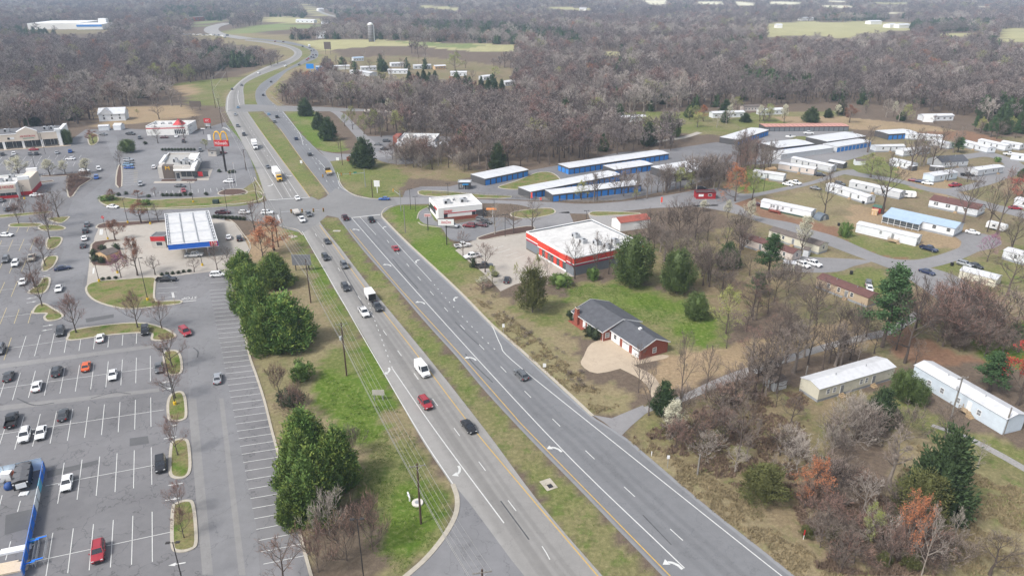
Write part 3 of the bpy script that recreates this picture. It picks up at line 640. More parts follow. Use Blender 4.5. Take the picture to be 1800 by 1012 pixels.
stalls(((95.7,586),(87.5,622.7)), ((46,590.5),(33.7,629)), 3); stalls(((240.5,586),(239.5,604)), ((117,598.5),(113,620)), 6)
stalls(((20,593.5),(7,633)), ((20,593.5),(7,633)), 1, M_PYEL)
stalls(((51,399),(47,408)), ((16,400),(11.6,409.4)), 3, M_PYEL); stalls(((62,418.6),(52.7,440)), ((3,423),(-6,444)), 4, M_PYEL)
stalls(((46.6,456),(37.4,478)), ((6,458),(-5,483)), 3, M_PYEL); stalls(((31,494),(19.5,521.8)), ((8.4,496),(-4,523)), 2, M_PYEL)
stalls(((56,546),(49.6,568)), ((11.7,541),(0,570)), 3, M_PYEL)
for a, b in [((80,853.5),(272.5,817)),((50,988.5),(299,935)),((0,763),(289,720)),((-40,688),(271,646)),((5,613.5),(117,598)),((0,557.7),(60,551)),((0,432.7),(62,429)),((-10,511),(24,508))]:
 line(lot, [a, b], 0.13, name='stall_line')
stalls(((368.2,510.5),(404,508)), ((463,991),(541,975)), 43); stalls(((277,507),(312,505)), ((277.7,525),(311,521)), 3)
stalls(((278,497),(313,496)), ((278,497),(313,496)), 1); stalls(((370,497),(402,495)), ((370,497),(402,495)), 1)
for k, (x0, y0, x1, y1, n) in enumerate([(205,268,60,276,10),(170,300,10,290,0)]):
 if n: stalls(((132,285),(128,293)), ((5,284),(-2,294)), 11)
stalls(((143,273),(139,279)), ((4,276),(-3,284)), 11); stalls(((130,302),(127,308)), ((78,304),(75,310)), 4)
stalls(((217,299),(233,298.5)), ((215,326),(238,325)), 8, M_WHITE, 0.12); stalls(((235,301),(243,301)), ((235,320),(241,320)), 7, M_PYEL, .25)
stalls(((270,337),(270,343)), ((392,330),(393,336)), 12); stalls(((376,283),(391,282)), ((380,300),(397,299)), 7)
stalls(((57,342),(80,341)), ((66,324),(88,322)), 7); stalls(((8,352),(4,362)), ((30,350),(24,372)), 3)
stalls(((1207,346),(1215,352)), ((1225,352),(1233,358)), 2); stalls(((860,440),(885,432)), ((905,455),(922,450)), 4)
stalls(((815,402),(808,394)), ((845,400),(838,392)), 3)
for (x, y, dx) in [(213,551,0),]: pass
def flat_arrow(px, py, dx, dy, s=1.0):
 o = G(px, py); a = ang(px, py, dx, dy); mb = MB()
 def T(x, y): return (o.x+s*(x*math.cos(a)-y*math.sin(a)), o.y+s*(x*math.sin(a)+y*math.cos(a)), Z_MARK)
 mb.quad(T(-1.4, -.13), T(0.2, -.13), T(0.2, .13), T(-1.4, .13)); mb.tri(T(0.2, -.42), T(1.4, 0), T(0.2, .42)); mb.obj('direction_arrow', M_WHITE, lot)
for (x, y, d) in [(308,851,-1),(311,991,-1),(304,877,1),(300,769,1),(302,748,1),(296,683,1),(294,671,-1),(85,572,1),(82,580,-1),(56,531,1),(55,524,-1),(78,477,1),(80,485,-1),(90,441,1),(92,447,-1),(288,602,1)]: flat_arrow(x, y, d*4, -0.7*d, 0.9)
for (x, y) in [(177,408),(165,476),(378,352),(180,408)]: line(lot, [(x,y-5),(x-1,y+5)], 0.5, name='stop_line')
line(lot, [(317,531),(345,528)], 0.35, name='stop_line')
# ------------------------------------------------------------------ building helpers
def banded(name, col, axis='Z', scale=5.0, depth=0.25, rough=0.6, var=0.08, metal=0.0, streak=0.0, colour2=None, dirt=0.0):
 """siding, corrugated metal, shingle courses: fine bands along one axis plus staining"""
 if name in MATS: return MATS[name]
 m = mat(name, col, rough, metal, var=var, scale=0.8)
 N, L = m.node_tree.nodes, m.node_tree.links; b = N['Principled BSDF']
 tc = N.new('ShaderNodeTexCoord'); wv = N.new('ShaderNodeTexWave'); wv.wave_type = 'BANDS'; wv.bands_direction = axis
 wv.inputs['Scale'].default_value = scale; wv.inputs['Distortion'].default_value = 0.05
 L.new(tc.outputs['Object'], wv.inputs['Vector'])
 bp = N.new('ShaderNodeBump'); bp.inputs['Strength'].default_value = depth; bp.inputs['Distance'].default_value = 0.03
 L.new(wv.outputs['Fac'], bp.inputs['Height']); L.new(bp.outputs[0], b.inputs['Normal'])
 src = b.inputs['Base Color'].links[0].from_socket
 mx = N.new('ShaderNodeMix'); mx.data_type = 'RGBA'; mx.blend_type = 'MULTIPLY'
 r = N.new('ShaderNodeMapRange'); r.inputs[3].default_value = 1-depth*0.5; r.inputs[4].default_value = 1.0
 L.new(wv.outputs['Fac'], r.inputs[0])
 mx.inputs[0].default_value = 1.0; L.new(src, mx.inputs[6]); L.new(r.outputs[0], mx.inputs[7]); out = mx.outputs[2]
 if dirt:
  n = N.new('ShaderNodeTexNoise'); n.inputs['Scale'].default_value = 0.35; n.inputs['Detail'].default_value = 7; n.inputs['Roughness'].default_value = 0.7
  mp = N.new('ShaderNodeMapping'); mp.inputs['Scale'].default_value = (1, 0.35, 2.5); L.new(tc.outputs['Object'], mp.inputs[0]); L.new(mp.outputs[0], n.inputs['Vector'])
  r2 = N.new('ShaderNodeMapRange'); r2.inputs[1].default_value = .5; r2.inputs[2].default_value = .75; r2.inputs[3].default_value = 1; r2.inputs[4].default_value = 1-dirt
  L.new(n.outputs['Fac'], r2.inputs[0]); m2 = N.new('ShaderNodeMix'); m2.data_type = 'RGBA'; m2.blend_type = 'MULTIPLY'; m2.inputs[0].default_value = 1
  L.new(out, m2.inputs[6]); L.new(r2.outputs[0], m2.inputs[7]); out = m2.outputs[2]
 L.new(out, b.inputs['Base Color']); return m
def brick_mat():
 m = bpy.data.materials.new('red_brick'); m.use_nodes = True; N, L = m.node_tree.nodes, m.node_tree.links; b = N['Principled BSDF']; b.inputs['Roughness'].default_value = .9
 tc = N.new('ShaderNodeTexCoord'); mp = N.new('ShaderNodeMapping'); mp.inputs['Rotation'].default_value = (math.pi/2, 0, 0)
 bt = N.new('ShaderNodeTexBrick'); bt.inputs['Scale'].default_value = 4.0; bt.inputs['Color1'].default_value = (.27, .062, .036, 1); bt.inputs['Color2'].default_value = (.20, .045, .028, 1); bt.inputs['Mortar'].default_value = (.27, .17, .13, 1)
 bt.inputs['Mortar Size'].default_value = .012
 sx = N.new('ShaderNodeSeparateXYZ'); ad = N.new('ShaderNodeMath'); ad.operation = 'ADD'; cb = N.new('ShaderNodeCombineXYZ')
 L.new(tc.outputs['Object'], sx.inputs[0]); L.new(sx.outputs[0], ad.inputs[0]); L.new(sx.outputs[1], ad.inputs[1]); L.new(ad.outputs[0], cb.inputs[0]); L.new(sx.outputs[2], cb.inputs[1])
 L.new(cb.outputs[0], bt.inputs['Vector']); L.new(bt.outputs['Color'], b.inputs['Base Color']); MATS['red_brick'] = m; return m
M_BRICK = brick_mat()
M_WROOF = banded('white_metal_roof', (.55, .555, .565), 'X', 2.6, .16, .5, dirt=.22)
M_WMEMB = banded('white_membrane_roof', (.54, .53, .51), 'Y', .35, .10, .7, var=.14, dirt=.32)
M_BROOF = banded('blue_metal_roof', (.32, .41, .51), 'X', 2.6, .14, .45, dirt=.1)
M_GSHIN = banded('grey_shingle', (.085, .088, .098), 'Z', 6, .3, .9, var=.25)
M_BRSHIN = banded('brown_shingle', (.125, .062, .055), 'Z', 6, .25, .9, var=.22)
M_TSHIN = banded('taupe_shingle', (.13, .108, .095), 'Z', 6, .25, .9, var=.22)
M_REDROOF = banded('rusted_red_roof', (.30, .085, .06), 'X', 3, .3, .6, var=.22, dirt=.25)
M_TARROOF = mat('tar_roof', (.12, .12, .125), .9, var=.2, scale=.5)
M_WSIDE = banded('white_siding', (.66, .68, .70), 'Z', 4.2, .16, .55, dirt=.10)
M_BSIDE = banded('pale_blue_siding', (.56, .63, .69), 'Z', 4.2, .16, .55, dirt=.14)
M_CSIDE = banded('cream_siding', (.60, .57, .46), 'X', 2.6, .2, .6, dirt=.25)
M_TSIDE = banded('tan_siding', (.42, .33, .23), 'X', 2.6, .2, .6, dirt=.2)
M_PSIDE = banded('pinkish_siding', (.58, .51, .46), 'Z', 4.2, .16, .6, dirt=.12)
M_GSIDE = banded('light_grey_siding', (.52, .53, .54), 'Z', 4.2, .16, .6, dirt=.12)
M_DSIDE = banded('dark_metal_siding', (.085, .083, .085), 'X', 3.2, .25, .55)
M_STUC = mat('cream_stucco', (.60, .52, .43), .85, var=.06, scale=.6)
M_WSTUC = mat('white_stucco', (.72, .71, .68), .85, var=.06, scale=.6)
M_GREYW = mat('grey_wall', (.16, .175, .19), .85, var=.1, scale=.8)
M_TAUPE = mat('taupe_panel', (.115, .092, .075), .7, var=.1, scale=.8)
M_BEIGE = mat('beige_panel', (.44, .41, .37), .8, var=.08, scale=.8)
M_TAN = mat('tan_panel', (.50, .34, .19), .8, var=.12, scale=.8)
M_SKIRT = mat('grey_skirting', (.27, .285, .30), .85, var=.15, scale=1.2)
M_GSKIRT = mat('green_skirting', (.035, .07, .05), .85, var=.15, scale=1.2)
M_TRIM = mat('white_trim', (.72, .72, .71), .5, var=.05)
M_DARKTRIM = mat('black_trim', (.022, .022, .024), .5, var=.1)
M_GLASS = mat('window_glass', (.035, .042, .05), .12, var=.3, scale=.5, spec=.7)
M_BLIND = mat('window_blind', (.20, .21, .22), .3, var=.25, scale=1.5, spec=.6)
M_RED = mat('sign_red', (.46, .022, .028), .5, var=.06)
M_ORED = mat('orange_red_panel', (.56, .055, .030), .5, var=.06)
M_BLUE = mat('sign_blue', (.015, .11, .48), .45, var=.06)
M_SBLUE = mat('storage_door_blue', (.04, .21, .56), .5, var=.1)
M_ODOOR = mat('orange_door', (.60, .13, .05), .5, var=.1)
M_YELLOW = mat('sign_yellow', (.75, .42, .02), .5, var=.05)
M_WOODR = mat('red_deck_wood', (.20, .045, .028), .8, var=.2)
M_WOODT = mat('tan_deck_wood', (.34, .25, .15), .8, var=.2)
M_GREYM = mat('galvanised_steel', (.36, .37, .38), .45, .5, var=.12, scale=2)
M_HVAC = mat('hvac_metal', (.40, .41, .42), .5, .2, var=.15, scale=2)
M_CPOLE = mat('white_post', (.68, .68, .67), .5, var=.05)
M_DPOLE = mat('dark_post', (.035, .032, .03), .5, var=.15)
M_GREEN = mat('sign_green', (.01, .20, .13), .5)
M_SGLASS = mat('storefront_glass', (.06, .07, .075), .15, var=.4, scale=.6, spec=.6)
FONT_CACHE = {}
def text_mesh(s, size, ext=0.02, shear=0.0):
 k = (s, size, ext, shear)
 if k in FONT_CACHE: return FONT_CACHE[k]
 cu = bpy.data.curves.new('lettering', 'FONT'); cu.body = s; cu.size = size; cu.extrude = ext; cu.align_x = 'CENTER'; cu.align_y = 'CENTER'; cu.resolution_u = 2; cu.shear = shear
 o = bpy.data.objects.new('lettering', cu); COL.objects.link(o)
 bpy.context.view_layer.update()
 me = bpy.data.meshes.new_from_object(o.evaluated_get(bpy.context.evaluated_depsgraph_get())); me.name = 'lettering'
 bpy.data.objects.remove(o); FONT_CACHE[k] = me; return me
def lettering(parent, s, width, loc, face='front', m=None, ext=0.03, bold=0.0, shear=0.0, rot=None, height=None):
 me = text_mesh(s, 1.0, ext, shear).copy(); me.materials.clear(); me.materials.append(m or M_RED)
 xs = [v.co.x for v in me.vertices]; w = max(xs)-min(xs); ys = [v.co.y for v in me.vertices]; h = max(ys)-min(ys)
 sx = width/w; sy = sx if height is None else height/h
 o = link('lettering', me, parent); o.scale = (sx, sy, 1); o.location = loc
 o.rotation_euler = rot if rot else {'front': (math.pi/2, 0, 0), 'right': (math.pi/2, 0, math.pi/2), 'left': (math.pi/2, 0, -math.pi/2), 'back': (math.pi/2, 0, math.pi)}[face]
 return o
lettering(lot, 'STOP', 4.0, tuple(G(333, 523.5, Z_MARK)), m=M_WHITE, ext=0.002, rot=(0, 0, ang(333, 523.5, -10, 0.9)), height=1.7)
class B:
 """a building: Empty at the front-left base corner, x along the front, y into the depth"""
 def __init__(s, name, a, b, depth, label, cat, group=None, terr_=False):
  gA, gB = (Gt(*a), Gt(*b)) if terr_ else (G(*a), G(*b))
  d = gB-gA; s.L = math.hypot(d.x, d.y); s.D = depth
  s.root = empty(name, gA, math.atan2(d.y, d.x), label, cat, group)
 def face(s, f, u, z):
  return {'front': ((u, 0, z), 0), 'right': ((s.L, u, z), math.pi/2), 'back': ((s.L-u, s.D, z), math.pi), 'left': ((0, s.D-u, z), -math.pi/2)}[f]
 def box(s, name, x0, x1, y0, y1, z0, z1, m, parent=None): return MB().box(x0, x1, y0, y1, z0, z1).obj(name, m, parent or s.root)
 def window(s, f, u, z, w=0.9, h=1.2, pane=None, frame=None, shutters=None, mull=1, name='window', off=0.0):
  loc, r = s.face(f, u, z)
  k = (round(w, 2), round(h, 2), (frame or M_TRIM).name, (pane or M_BLIND).name, mull)
  if k not in WCACHE:
   t = 0.09
   fm = MB().box(-w/2-t, w/2+t, -.06, 0, -t, 0).box(-w/2-t, w/2+t, -.06, 0, h, h+t).box(-w/2-t, -w/2, -.06, 0, 0, h).box(w/2, w/2+t, -.06, 0, 0, h)
   if mull: fm.box(-w/2, w/2, -.05, 0, h*.5-.03, h*.5+.03)
   WCACHE[k] = (fm.mesh('window_frame', frame or M_TRIM), MB().box(-w/2, w/2, -.025, 0, 0, h).mesh('pane', pane or M_BLIND))
  o = link(name, WCACHE[k][0], s.root); o.location = loc; o.rotation_euler = (0, 0, r)
  if off: o.location = Vector(loc)+Vector((math.sin(r)*off, -math.cos(r)*off, 0))
  link('pane', WCACHE[k][1], o)
  if shutters:
   for q in (-1, 1):
    x = q*(w/2+.28); MB().box(x-.17, x+.17, -.04, 0, -.05, h+.05).obj('shutter', shutters, o)
  return o
 def door(s, f, u, z, w=0.95, h=2.05, m=None, frame=None, off=0.0):
  loc, r = s.face(f, u, z)
  o = MB().box(-w/2-.07, w/2+.07, -.05, 0, 0, h+.07).obj('door', frame or M_TRIM, s.root); o.location = loc; o.rotation_euler = (0, 0, r)
  if off: o.location = Vector(loc)+Vector((math.sin(r)*off, -math.cos(r)*off, 0))
  MB().box(-w/2, w/2, -.07, -.05, 0, h).obj('leaf', m or M_BLIND, o)
  MB().box(w/2-.14, w/2-.08, -.12, -.07, h*.47, h*.5).obj('handle', M_GREYM, o); return o
 def flat_roof(s, h, parapet=0.5, m=None, pm=None, t=0.3, cap=0.0):
  o = MB().box(t, s.L-t, t, s.D-t, h-parapet, h-parapet+.03).obj('roof', m or M_WMEMB, s.root)
  pm = pm or M_TRIM
  q = MB().box(0-cap, s.L+cap, 0-cap, t, h-.08, h).box(0-cap, s.L+cap, s.D-t, s.D+cap, h-.08, h).box(0-cap, t, t, s.D-t, h-.08, h).box(s.L-t, s.L+cap, t, s.D-t, h-.08, h)
  q.obj('coping', pm, o); return o
 def walls(s, h, m, t=0.3, z0=0.0, name='wall'):
  o = MB().box(0, s.L, 0, t, z0, h-.08).box(0, s.L, s.D-t, s.D, z0, h-.08).box(0, t, t, s.D-t, z0, h-.08).box(s.L-t, s.L, t, s.D-t, z0, h-.08)
  return o.obj(name, m, s.root)
 def hvac(s, x, y, z, w=2.2, d=1.6, h=1.3):
  o = MB().box(x-w/2, x+w/2, y-d/2, y+d/2, z, z+h).box(x-w/2+.1, x+w/2-.1, y-d/2-.04, y+d/2+.04, z+.15, z+h-.15).obj('rooftop_unit', M_HVAC, s.root)
  MB().tube([(x+w*.18, y, z+h), (x+w*.18, y, z+h+.12)], .45*min(w, d)/1.6, 10).obj('fan', M_DARKTRIM, o)
  MB().box(x-w*.45, x-w*.1, y-d/2-.06, y-d/2-.04, z+.25, z+h-.3).obj('grille', M_DARKTRIM, o); return o
 def gable(s, h, rise, over=0.25, m=None, wall=None, t=0.10, x0=0.0, x1=None, y0=0.0, y1=None, wallname='wall', z0=0.0, roofname='roof', endover=None):
  x1 = s.L if x1 is None else x1; y1 = s.D if y1 is None else y1; ym = (y0+y1)/2; eo = over if endover is None else endover
  w = MB()
  w.quad((x0,y0,z0),(x1,y0,z0),(x1,y0,h),(x0,y0,h)); w.quad((x1,y1,z0),(x0,y1,z0),(x0,y1,h),(x1,y1,h))
  for x, fl in ((x0, 1), (x1, 0)):
   P = [(x,y0,z0),(x,y0,h),(x,ym,h+rise),(x,y1,h),(x,y1,z0)]
   i = len(w.v); w.v += P; w.f.append(tuple(range(i, i+5)) if fl else tuple(range(i+4, i-1, -1))); w.m.append(0)
  wo = w.obj(wallname, wall, s.root)
  r = MB(); sl = rise/(ym-y0); e = over; zl = h-sl*e+.05; zr = h+rise+.05
  for (ya, yb) in ((y0-e, ym), (y1+e, ym)):
   za, zb = zl, zr
   a, b_, c, d = (x0-eo,ya,za),(x1+eo,ya,za),(x1+eo,yb,zb),(x0-eo,yb,zb)
   up = [(q[0],q[1],q[2]+t) for q in (a, b_, c, d)]
   if ya > yb: r.quad(up[1],up[0],up[3],up[2]); r.quad(a,b_,c,d)
   else: r.quad(*up); r.quad(b_,a,d,c)
   r.quad(a,b_,up[1],up[0]) if ya < yb else r.quad(b_,a,up[0],up[1])
   r.quad(b_,c,up[2],up[1]); r.quad(d,a,up[0],up[3])
  ro = r.obj(roofname, m, s.root)
  return wo, ro
WCACHE = {}
def shear(root, k):
 for o in root.children:
  if o.location.length or o.rotation_euler.z: o.location.x += k*o.location.y; continue
  for q in [o]+list(o.children):
   if q.type == 'MESH' and not q.location.length:
    for v in q.data.vertices: v.co.x += k*v.co.y
   elif q is not o: q.location.x += k*q.location.y
# ------------------------------------------------------------------ mobile homes
def mobile_home(a, b, label, depth=4.4, wall=None, roof=None, h=3.0, rise=.55, skirt=None, windows=(), doors=(), endw=True, deck=None, name='mobile_home', vents=2, wname=None, wpane=None, shutters=None, skh=.65, cat='mobile home', group='mobile homes'):
 s = B(name, a, b, depth, label, cat, group)
 wall = wall or M_WSIDE
 wo, ro = s.gable(h, rise, .18, roof or M_WROOF, wall, z0=skh)
 s.box('skirting', .05, s.L-.05, .05, s.D-.05, 0, skh, skirt or M_SKIRT)
 for u in windows: s.window('front', u*s.L, skh+.85, .85, 1.15, pane=wpane, shutters=shutters)
 for u in doors:
  s.door('front', u*s.L, skh+.05, .9, 1.95)
  if deck is None:
   st = MB()
   for k in range(3): st.box(u*s.L-.6, u*s.L+.6, -.35*(3-k)-.02, -.35*(2-k)-.02, 0, skh*(k+1)/3)
   st.obj('steps', M_WOODT, s.root)
 if endw:
  s.window('right', s.D*.5, skh+.9, 1.0, 1.1, pane=wpane)
 for k in range(vents):
  x = s.L*(.3+.4*k); MB().tube([(x, s.D*.42, h+rise*.6), (x, s.D*.42, h+rise+.55)], .09, 6).obj('vent_pipe', M_GREYM, ro)
 if deck:
  u0, u1, dp, m_ = deck; x0, x1 = u0*s.L, u1*s.L
  d = s.box('deck', x0, x1, -dp, -.02, skh-.12, skh, m_)
  for x in (x0+.06, x1-.06):
   for y in (-dp+.06, -dp*.5): MB().box(x-.05, x+.05, y-.05, y+.05, 0, skh+.95).obj('post', m_, d)
  rl = MB().box(x0, x1, -dp+.02, -dp+.10, skh+.85, skh+.95).box(x0+.01, x0+.09, -dp+.1, -.05, skh+.85, skh+.95).box(x1-.09, x1-.01, -dp+.1, -.05, skh+.85, skh+.95)
  rl.obj('handrail', m_, d)
  n = max(3, int((x1-x0)/.35))
  for k in range(n):
   x = x0+.15+(x1-x0-.3)*k/(n-1); MB().box(x-.02, x+.02, -dp+.04, -dp+.08, skh, skh+.85).obj('baluster', m_, d)
  st = MB()
  for k in range(3): st.box(x1+.3*k, x1+.3*(k+1), -dp+.1, -dp+1.1, 0, skh*(3-k)/3-.05)
  st.obj('steps', m_, d)
 return s
h1 = mobile_home((1436,707), (1568.5,667), 'cream mobile home with white roof and grey skirting, nearest the brick house lane', 5.2, M_CSIDE, h=3.3, rise=.7, windows=(.12,.55), doors=(.72,.30), endw=False, name='mobile_home')
for u in (.2, .62): h1.window('front', u*h1.L, 1.5, .8, 1.1, pane=M_BLIND)
h2 = mobile_home((1601.5,667), (1761,764), 'long pale blue-white mobile home with wooden steps, at the right edge of the photo', 5.2, M_BSIDE, h=3.7, rise=.7, skirt=M_BSIDE, windows=(.2,.35,.53,.75), doors=(), endw=False, skh=.3)
h2.door('front', .645*h2.L, .9, .9, 2.0, m=M_TRIM)
st = MB(); xs = .645*h2.L
st.box(xs-1.2, xs+.8, -1.3, -.02, .75, .88)
for k in range(4): st.box(xs+.8+.3*k, xs+1.1+.3*k, -1.25, -.2, 0, .75-.18*k)
for x, y in ((xs-1.15, -1.25), (xs+.75, -1.25), (xs-1.15, -.1)): st.box(x-.05, x+.05, y-.05, y+.05, 0, 1.75)
st.box(xs-1.2, xs+.8, -1.3, -1.22, 1.65, 1.75); st.obj('steps', M_WOODT, h2.root)
mobile_home((1336,366.5), (1424,385.5), 'white mobile home with red wooden deck and dark green skirting', 4.6, skirt=M_GSKIRT, windows=(.22,.27,.62,.45), doors=(.35,), deck=(.22,.42,2.2,M_WOODR))
mobile_home((1503,408), (1609,433), 'white mobile home with tan wooden deck below the blue-roofed house', 4.6, windows=(.42,), doors=(.62,), deck=(.58,.74,2.2,M_WOODT), skirt=M_WSIDE)
mobile_home((1450,336), (1522.5,359.5), 'white mobile home beside the small red shed', 4.5, M_WSIDE, windows=(.2,.4,.8), doors=(.62,), wpane=M_GLASS)
mobile_home((1491,331), (1580,351), 'light grey mobile home with a white camper parked at its end', 4.5, M_GSIDE, windows=(.15,.35,.7), doors=(.5,), wpane=M_GLASS)
mobile_home((1367,299), (1430,309), 'beige mobile home, in front of the grey one by the storage yard', 4.5, M_PSIDE, windows=(.35,.8), doors=(.6,), wpane=M_GLASS)
mobile_home((1389,288.5), (1460,304), 'cream-grey mobile home right below the last blue storage row', 4.5, M_GSIDE, windows=(.15,.45,.65), doors=(.3,), wpane=M_GLASS)
mobile_home((1322,312.5), (1376,320.5), 'white mobile home behind the orange budding tree', 4.5, M_WSIDE, windows=(.3,), doors=(.5,), wpane=M_GLASS)
mobile_home((1640,322), (1681,315.5), 'pale blue mobile home with three cars at its end', 5.5, M_BSIDE, h=3.2, windows=(.3,.75), doors=(.5,), wpane=M_GLASS)
mobile_home((1717,311), (1762,304.5), 'grey-sided mobile home with white roof beside the bare red soil', 5.0, M_GSIDE, windows=(.3,.6), doors=(.8,), wpane=M_GLASS)
mobile_home((1631,364), (1716,382), 'white double mobile home with brown shingle roof behind the tall bare trees', 8.2, M_WSIDE, M_BRSHIN, h=3.0, rise=1.3, windows=(.13,.17,.38,.42,.75), doors=(.58,), wpane=M_GLASS, vents=2)
mobile_home((1350,419), (1438,447.5), 'beige mobile home with grey-brown roof behind the pale flowering pear', 5.0, M_CSIDE, M_TSHIN, h=3.0, rise=.9, windows=(.12,.3), doors=(.5,), wpane=M_GLASS)
mobile_home((1300,431), (1391,461.5), 'pinkish mobile home with maroon roof beside the white pine', 5.0, M_PSIDE, M_BRSHIN, h=3.0, rise=.9, windows=(.15,.6,.85), doors=(.4,), wpane=M_GLASS)
mobile_home((1433,505), (1523,541), 'tan mobile home with maroon roof beside the gravel lane', 5.0, M_TSIDE, M_BRSHIN, h=3.0, rise=.9, windows=(.25,.45,.7), doors=(.6,), endw=False, wpane=M_GLASS)
for i, (a, b, lb) in enumerate([((1689,258),(1734,270.5),'white mobile home left of two others at the top of the estate'),((1717,255.5),(1765.5,266.5),'white mobile home with dark open carport end, top of the estate'),
  ((1757,259),(1791,265),'white mobile home farthest right at the top of the estate'),((1632,256),(1667,263),'white mobile home behind the green pine of the estate'),
  ((1587,276),(1634,270.5),'white mobile home among bare trees below the storage yard end'),((1538,268),(1590,267),'white-roofed mobile home half hidden behind the grey bare trees'),
  ((1562,291),(1600,300),'small white mobile home with a lean-to porch'),((1780,362.5),(1850,378),'white-roofed home cut by the right edge above the red car'),
  ((1760,455),(1850,482),'white-roofed mobile home behind the pink redbud at the right edge'),((1590,245),(1655,250),'white mobile home in the row along the red bank'),((1775,282),(1840,290),'white mobile home at the right edge above the dark spruce')]):
 mobile_home(a, b, lb, 5, M_WSIDE, windows=(.25,.7), doors=(.5,), wpane=M_GLASS, vents=1)
mobile_home((1653,296), (1700,293), 'grey-shingled house with gabled porch in the estate', 9, M_GSIDE, M_GSHIN, h=2.9, rise=2.0, windows=(.15,.35,.8), doors=(.6,), name='house', cat='house', group=None, wpane=M_GLASS)
s = B('house', (1555,389.5), (1674.7,417.3), 8.5, 'white house with light blue metal roof and long screened porch', 'house')
s.gable(3.3, 1.3, .3, M_BROOF, M_WSIDE, z0=.7); s.box('skirting', .05, s.L-.05, .05, s.D-.05, 0, .7, M_SKIRT)
for u in (.72, .92): s.window('front', u*s.L, 1.7, 1.2, 1.2, pane=M_GLASS, frame=M_TRIM)
s.window('right', s.D*.5, 1.7, 1.0, 1.1)
pl = s.L*.55
po = MB(); po.quad((-.4,-2.9,2.65),(pl,-2.9,2.65),(pl,-.2,3.35),(-.4,-.2,3.35)); po.quad((pl,-2.9,2.57),(-.4,-2.9,2.57),(-.4,-.2,3.27),(pl,-.2,3.27)); po.quad((-.4,-2.9,2.57),(pl,-2.9,2.57),(pl,-2.9,2.65),(-.4,-2.9,2.65)); po.quad((pl,-2.9,2.57),(pl,-.2,3.27),(pl,-.2,3.35),(pl,-2.9,2.65))
porch = po.obj('porch_roof', M_BROOF, s.root)
s.box('porch_floor', 0, pl, -2.8, -.02, .45, .6, M_TRIM)
for k in range(7): MB().box(pl*k/6-.06, pl*k/6+.06, -2.8, -2.68, 0, 2.6).obj('post', M_TRIM, porch)
for k in range(6): MB().box(pl*k/6+.1, pl*(k+1)/6-.1, -2.76, -2.73, .65, 2.5).obj('screen', M_SGLASS, porch)
MB().box(0, pl, -2.80, -2.70, 1.37, 1.41).obj('handrail', M_SKIRT, porch)
def shed(a, b, depth, label, wall, roof, h=2.3, rise=.6, cat='shed', doors=1, name='shed', group=None):
 s = B(name, a, b, depth, label, cat, group); s.gable(h, rise, .15, roof, wall)
 if doors: s.door('front', s.L*.5, .05, min(1.3, s.L*.5), 1.8, m=wall)
 return s
shed((1532,373), (1547,376.5), 3.2, 'small red shed with green roof beside the bare tree', mat('shed_red', (.26, .03, .025), .8), mat('shed_green_roof', (.06, .12, .09), .7))
shed((1531,377.5), (1541,379), 1.8, 'tiny tan playhouse with round patterns on its front', M_TAN, M_TAN, 1.8, .3)
shed((1376,475), (1396,477), 3, 'cream garden shed with white roof beside the pine and white cars', M_CSIDE, M_WROOF, 2.3, .5)
shed((1410,450), (1420,452), 3, 'small grey shed in front of the beige home', M_GSIDE, M_TSHIN)
shed((1090,407), (1142,400), 6.5, 'old white barn with rusty red metal roof behind the parts shop', M_WSTUC, M_REDROOF, 3.2, 1.2, 'barn', 1, 'barn')
shed((1360,688), (1382,682), 3.4, 'small weathered shed with dark roof left of the cream mobile home', M_GSIDE, M_TSHIN, 2.2, .35)
shed((1455,292), (1481,297), 4, 'open-sided shed with grey metal roof behind the beige homes', M_DSIDE, M_GSIDE, 2.4, .6)
shed((1503,290.5), (1521,291), 3, 'white shed with dark roof left of the yellow budding tree', M_WSIDE, M_TSHIN)
shed((1585,296), (1603,301), 3, 'grey lean-to shed with white roof above the red yard', M_DSIDE, M_WROOF, 2.2, .2)
shed((1634,301), (1658,303), 3, 'low white shed behind the pale blue home', M_DSIDE, M_WROOF, 2.3, .2)
shed((1352,307), (1364,305), 3, 'small tan shed left of the beige home', M_TAN, M_TAN)
shed((174,230.5), (192,229.5), 5, 'white garage with two doors behind the white house', M_WSIDE, M_WROOF, 2.6, .6, 'garage')
shed((200,229), (213,229), 5, 'white garden shed with gabled front behind the restaurant', M_WSIDE, M_GSIDE, 2.6, 1.2)
shed((1684,488), (1748,505), 5, 'long beige outbuilding behind the leaning bare tree', M_CSIDE, M_GSIDE, 2.4, .7, 'outbuilding', 1, 'outbuilding')
s = B('metal_hut', (1441,389), (1457,386), 3.4, 'small half-round grey metal hut beside the bare trees', 'hut')
mb = MB(); n = 10
for k in range(n):
 a0, a1 = math.pi*k/n, math.pi*(k+1)/n; r = s.L/2
 p = [(r-r*math.cos(a0), r*1.05*math.sin(a0)), (r-r*math.cos(a1), r*1.05*math.sin(a1))]
 mb.quad((p[0][0],0,p[0][1]),(p[0][0],s.D,p[0][1]),(p[1][0],s.D,p[1][1]),(p[1][0],0,p[1][1]))
 for y in (0.02, s.D-.02): mb.tri((r,y,0),(p[0][0],y,p[0][1]),(p[1][0],y,p[1][1]))
mb.obj('shell', banded('hut_metal', (.15, .18, .21), 'Y', 4, .3, .5, .1, .3), s.root); s.door('front', s.L/2, .02, .9, 1.6, m=M_GREYM)
s = B('food_kiosk', (1223.5,350), (1257.5,350), 4.2, 'dark red food kiosk with flat dark roof in the small car park', 'kiosk')
s.walls(2.9, mat('kiosk_red', (.30, .016, .02), .6), .15); s.flat_roof(2.9, .15, mat('kiosk_roof', (.07, .04, .04), .8), mat('kiosk_cap', (.10, .02, .025), .7), .15, .25)
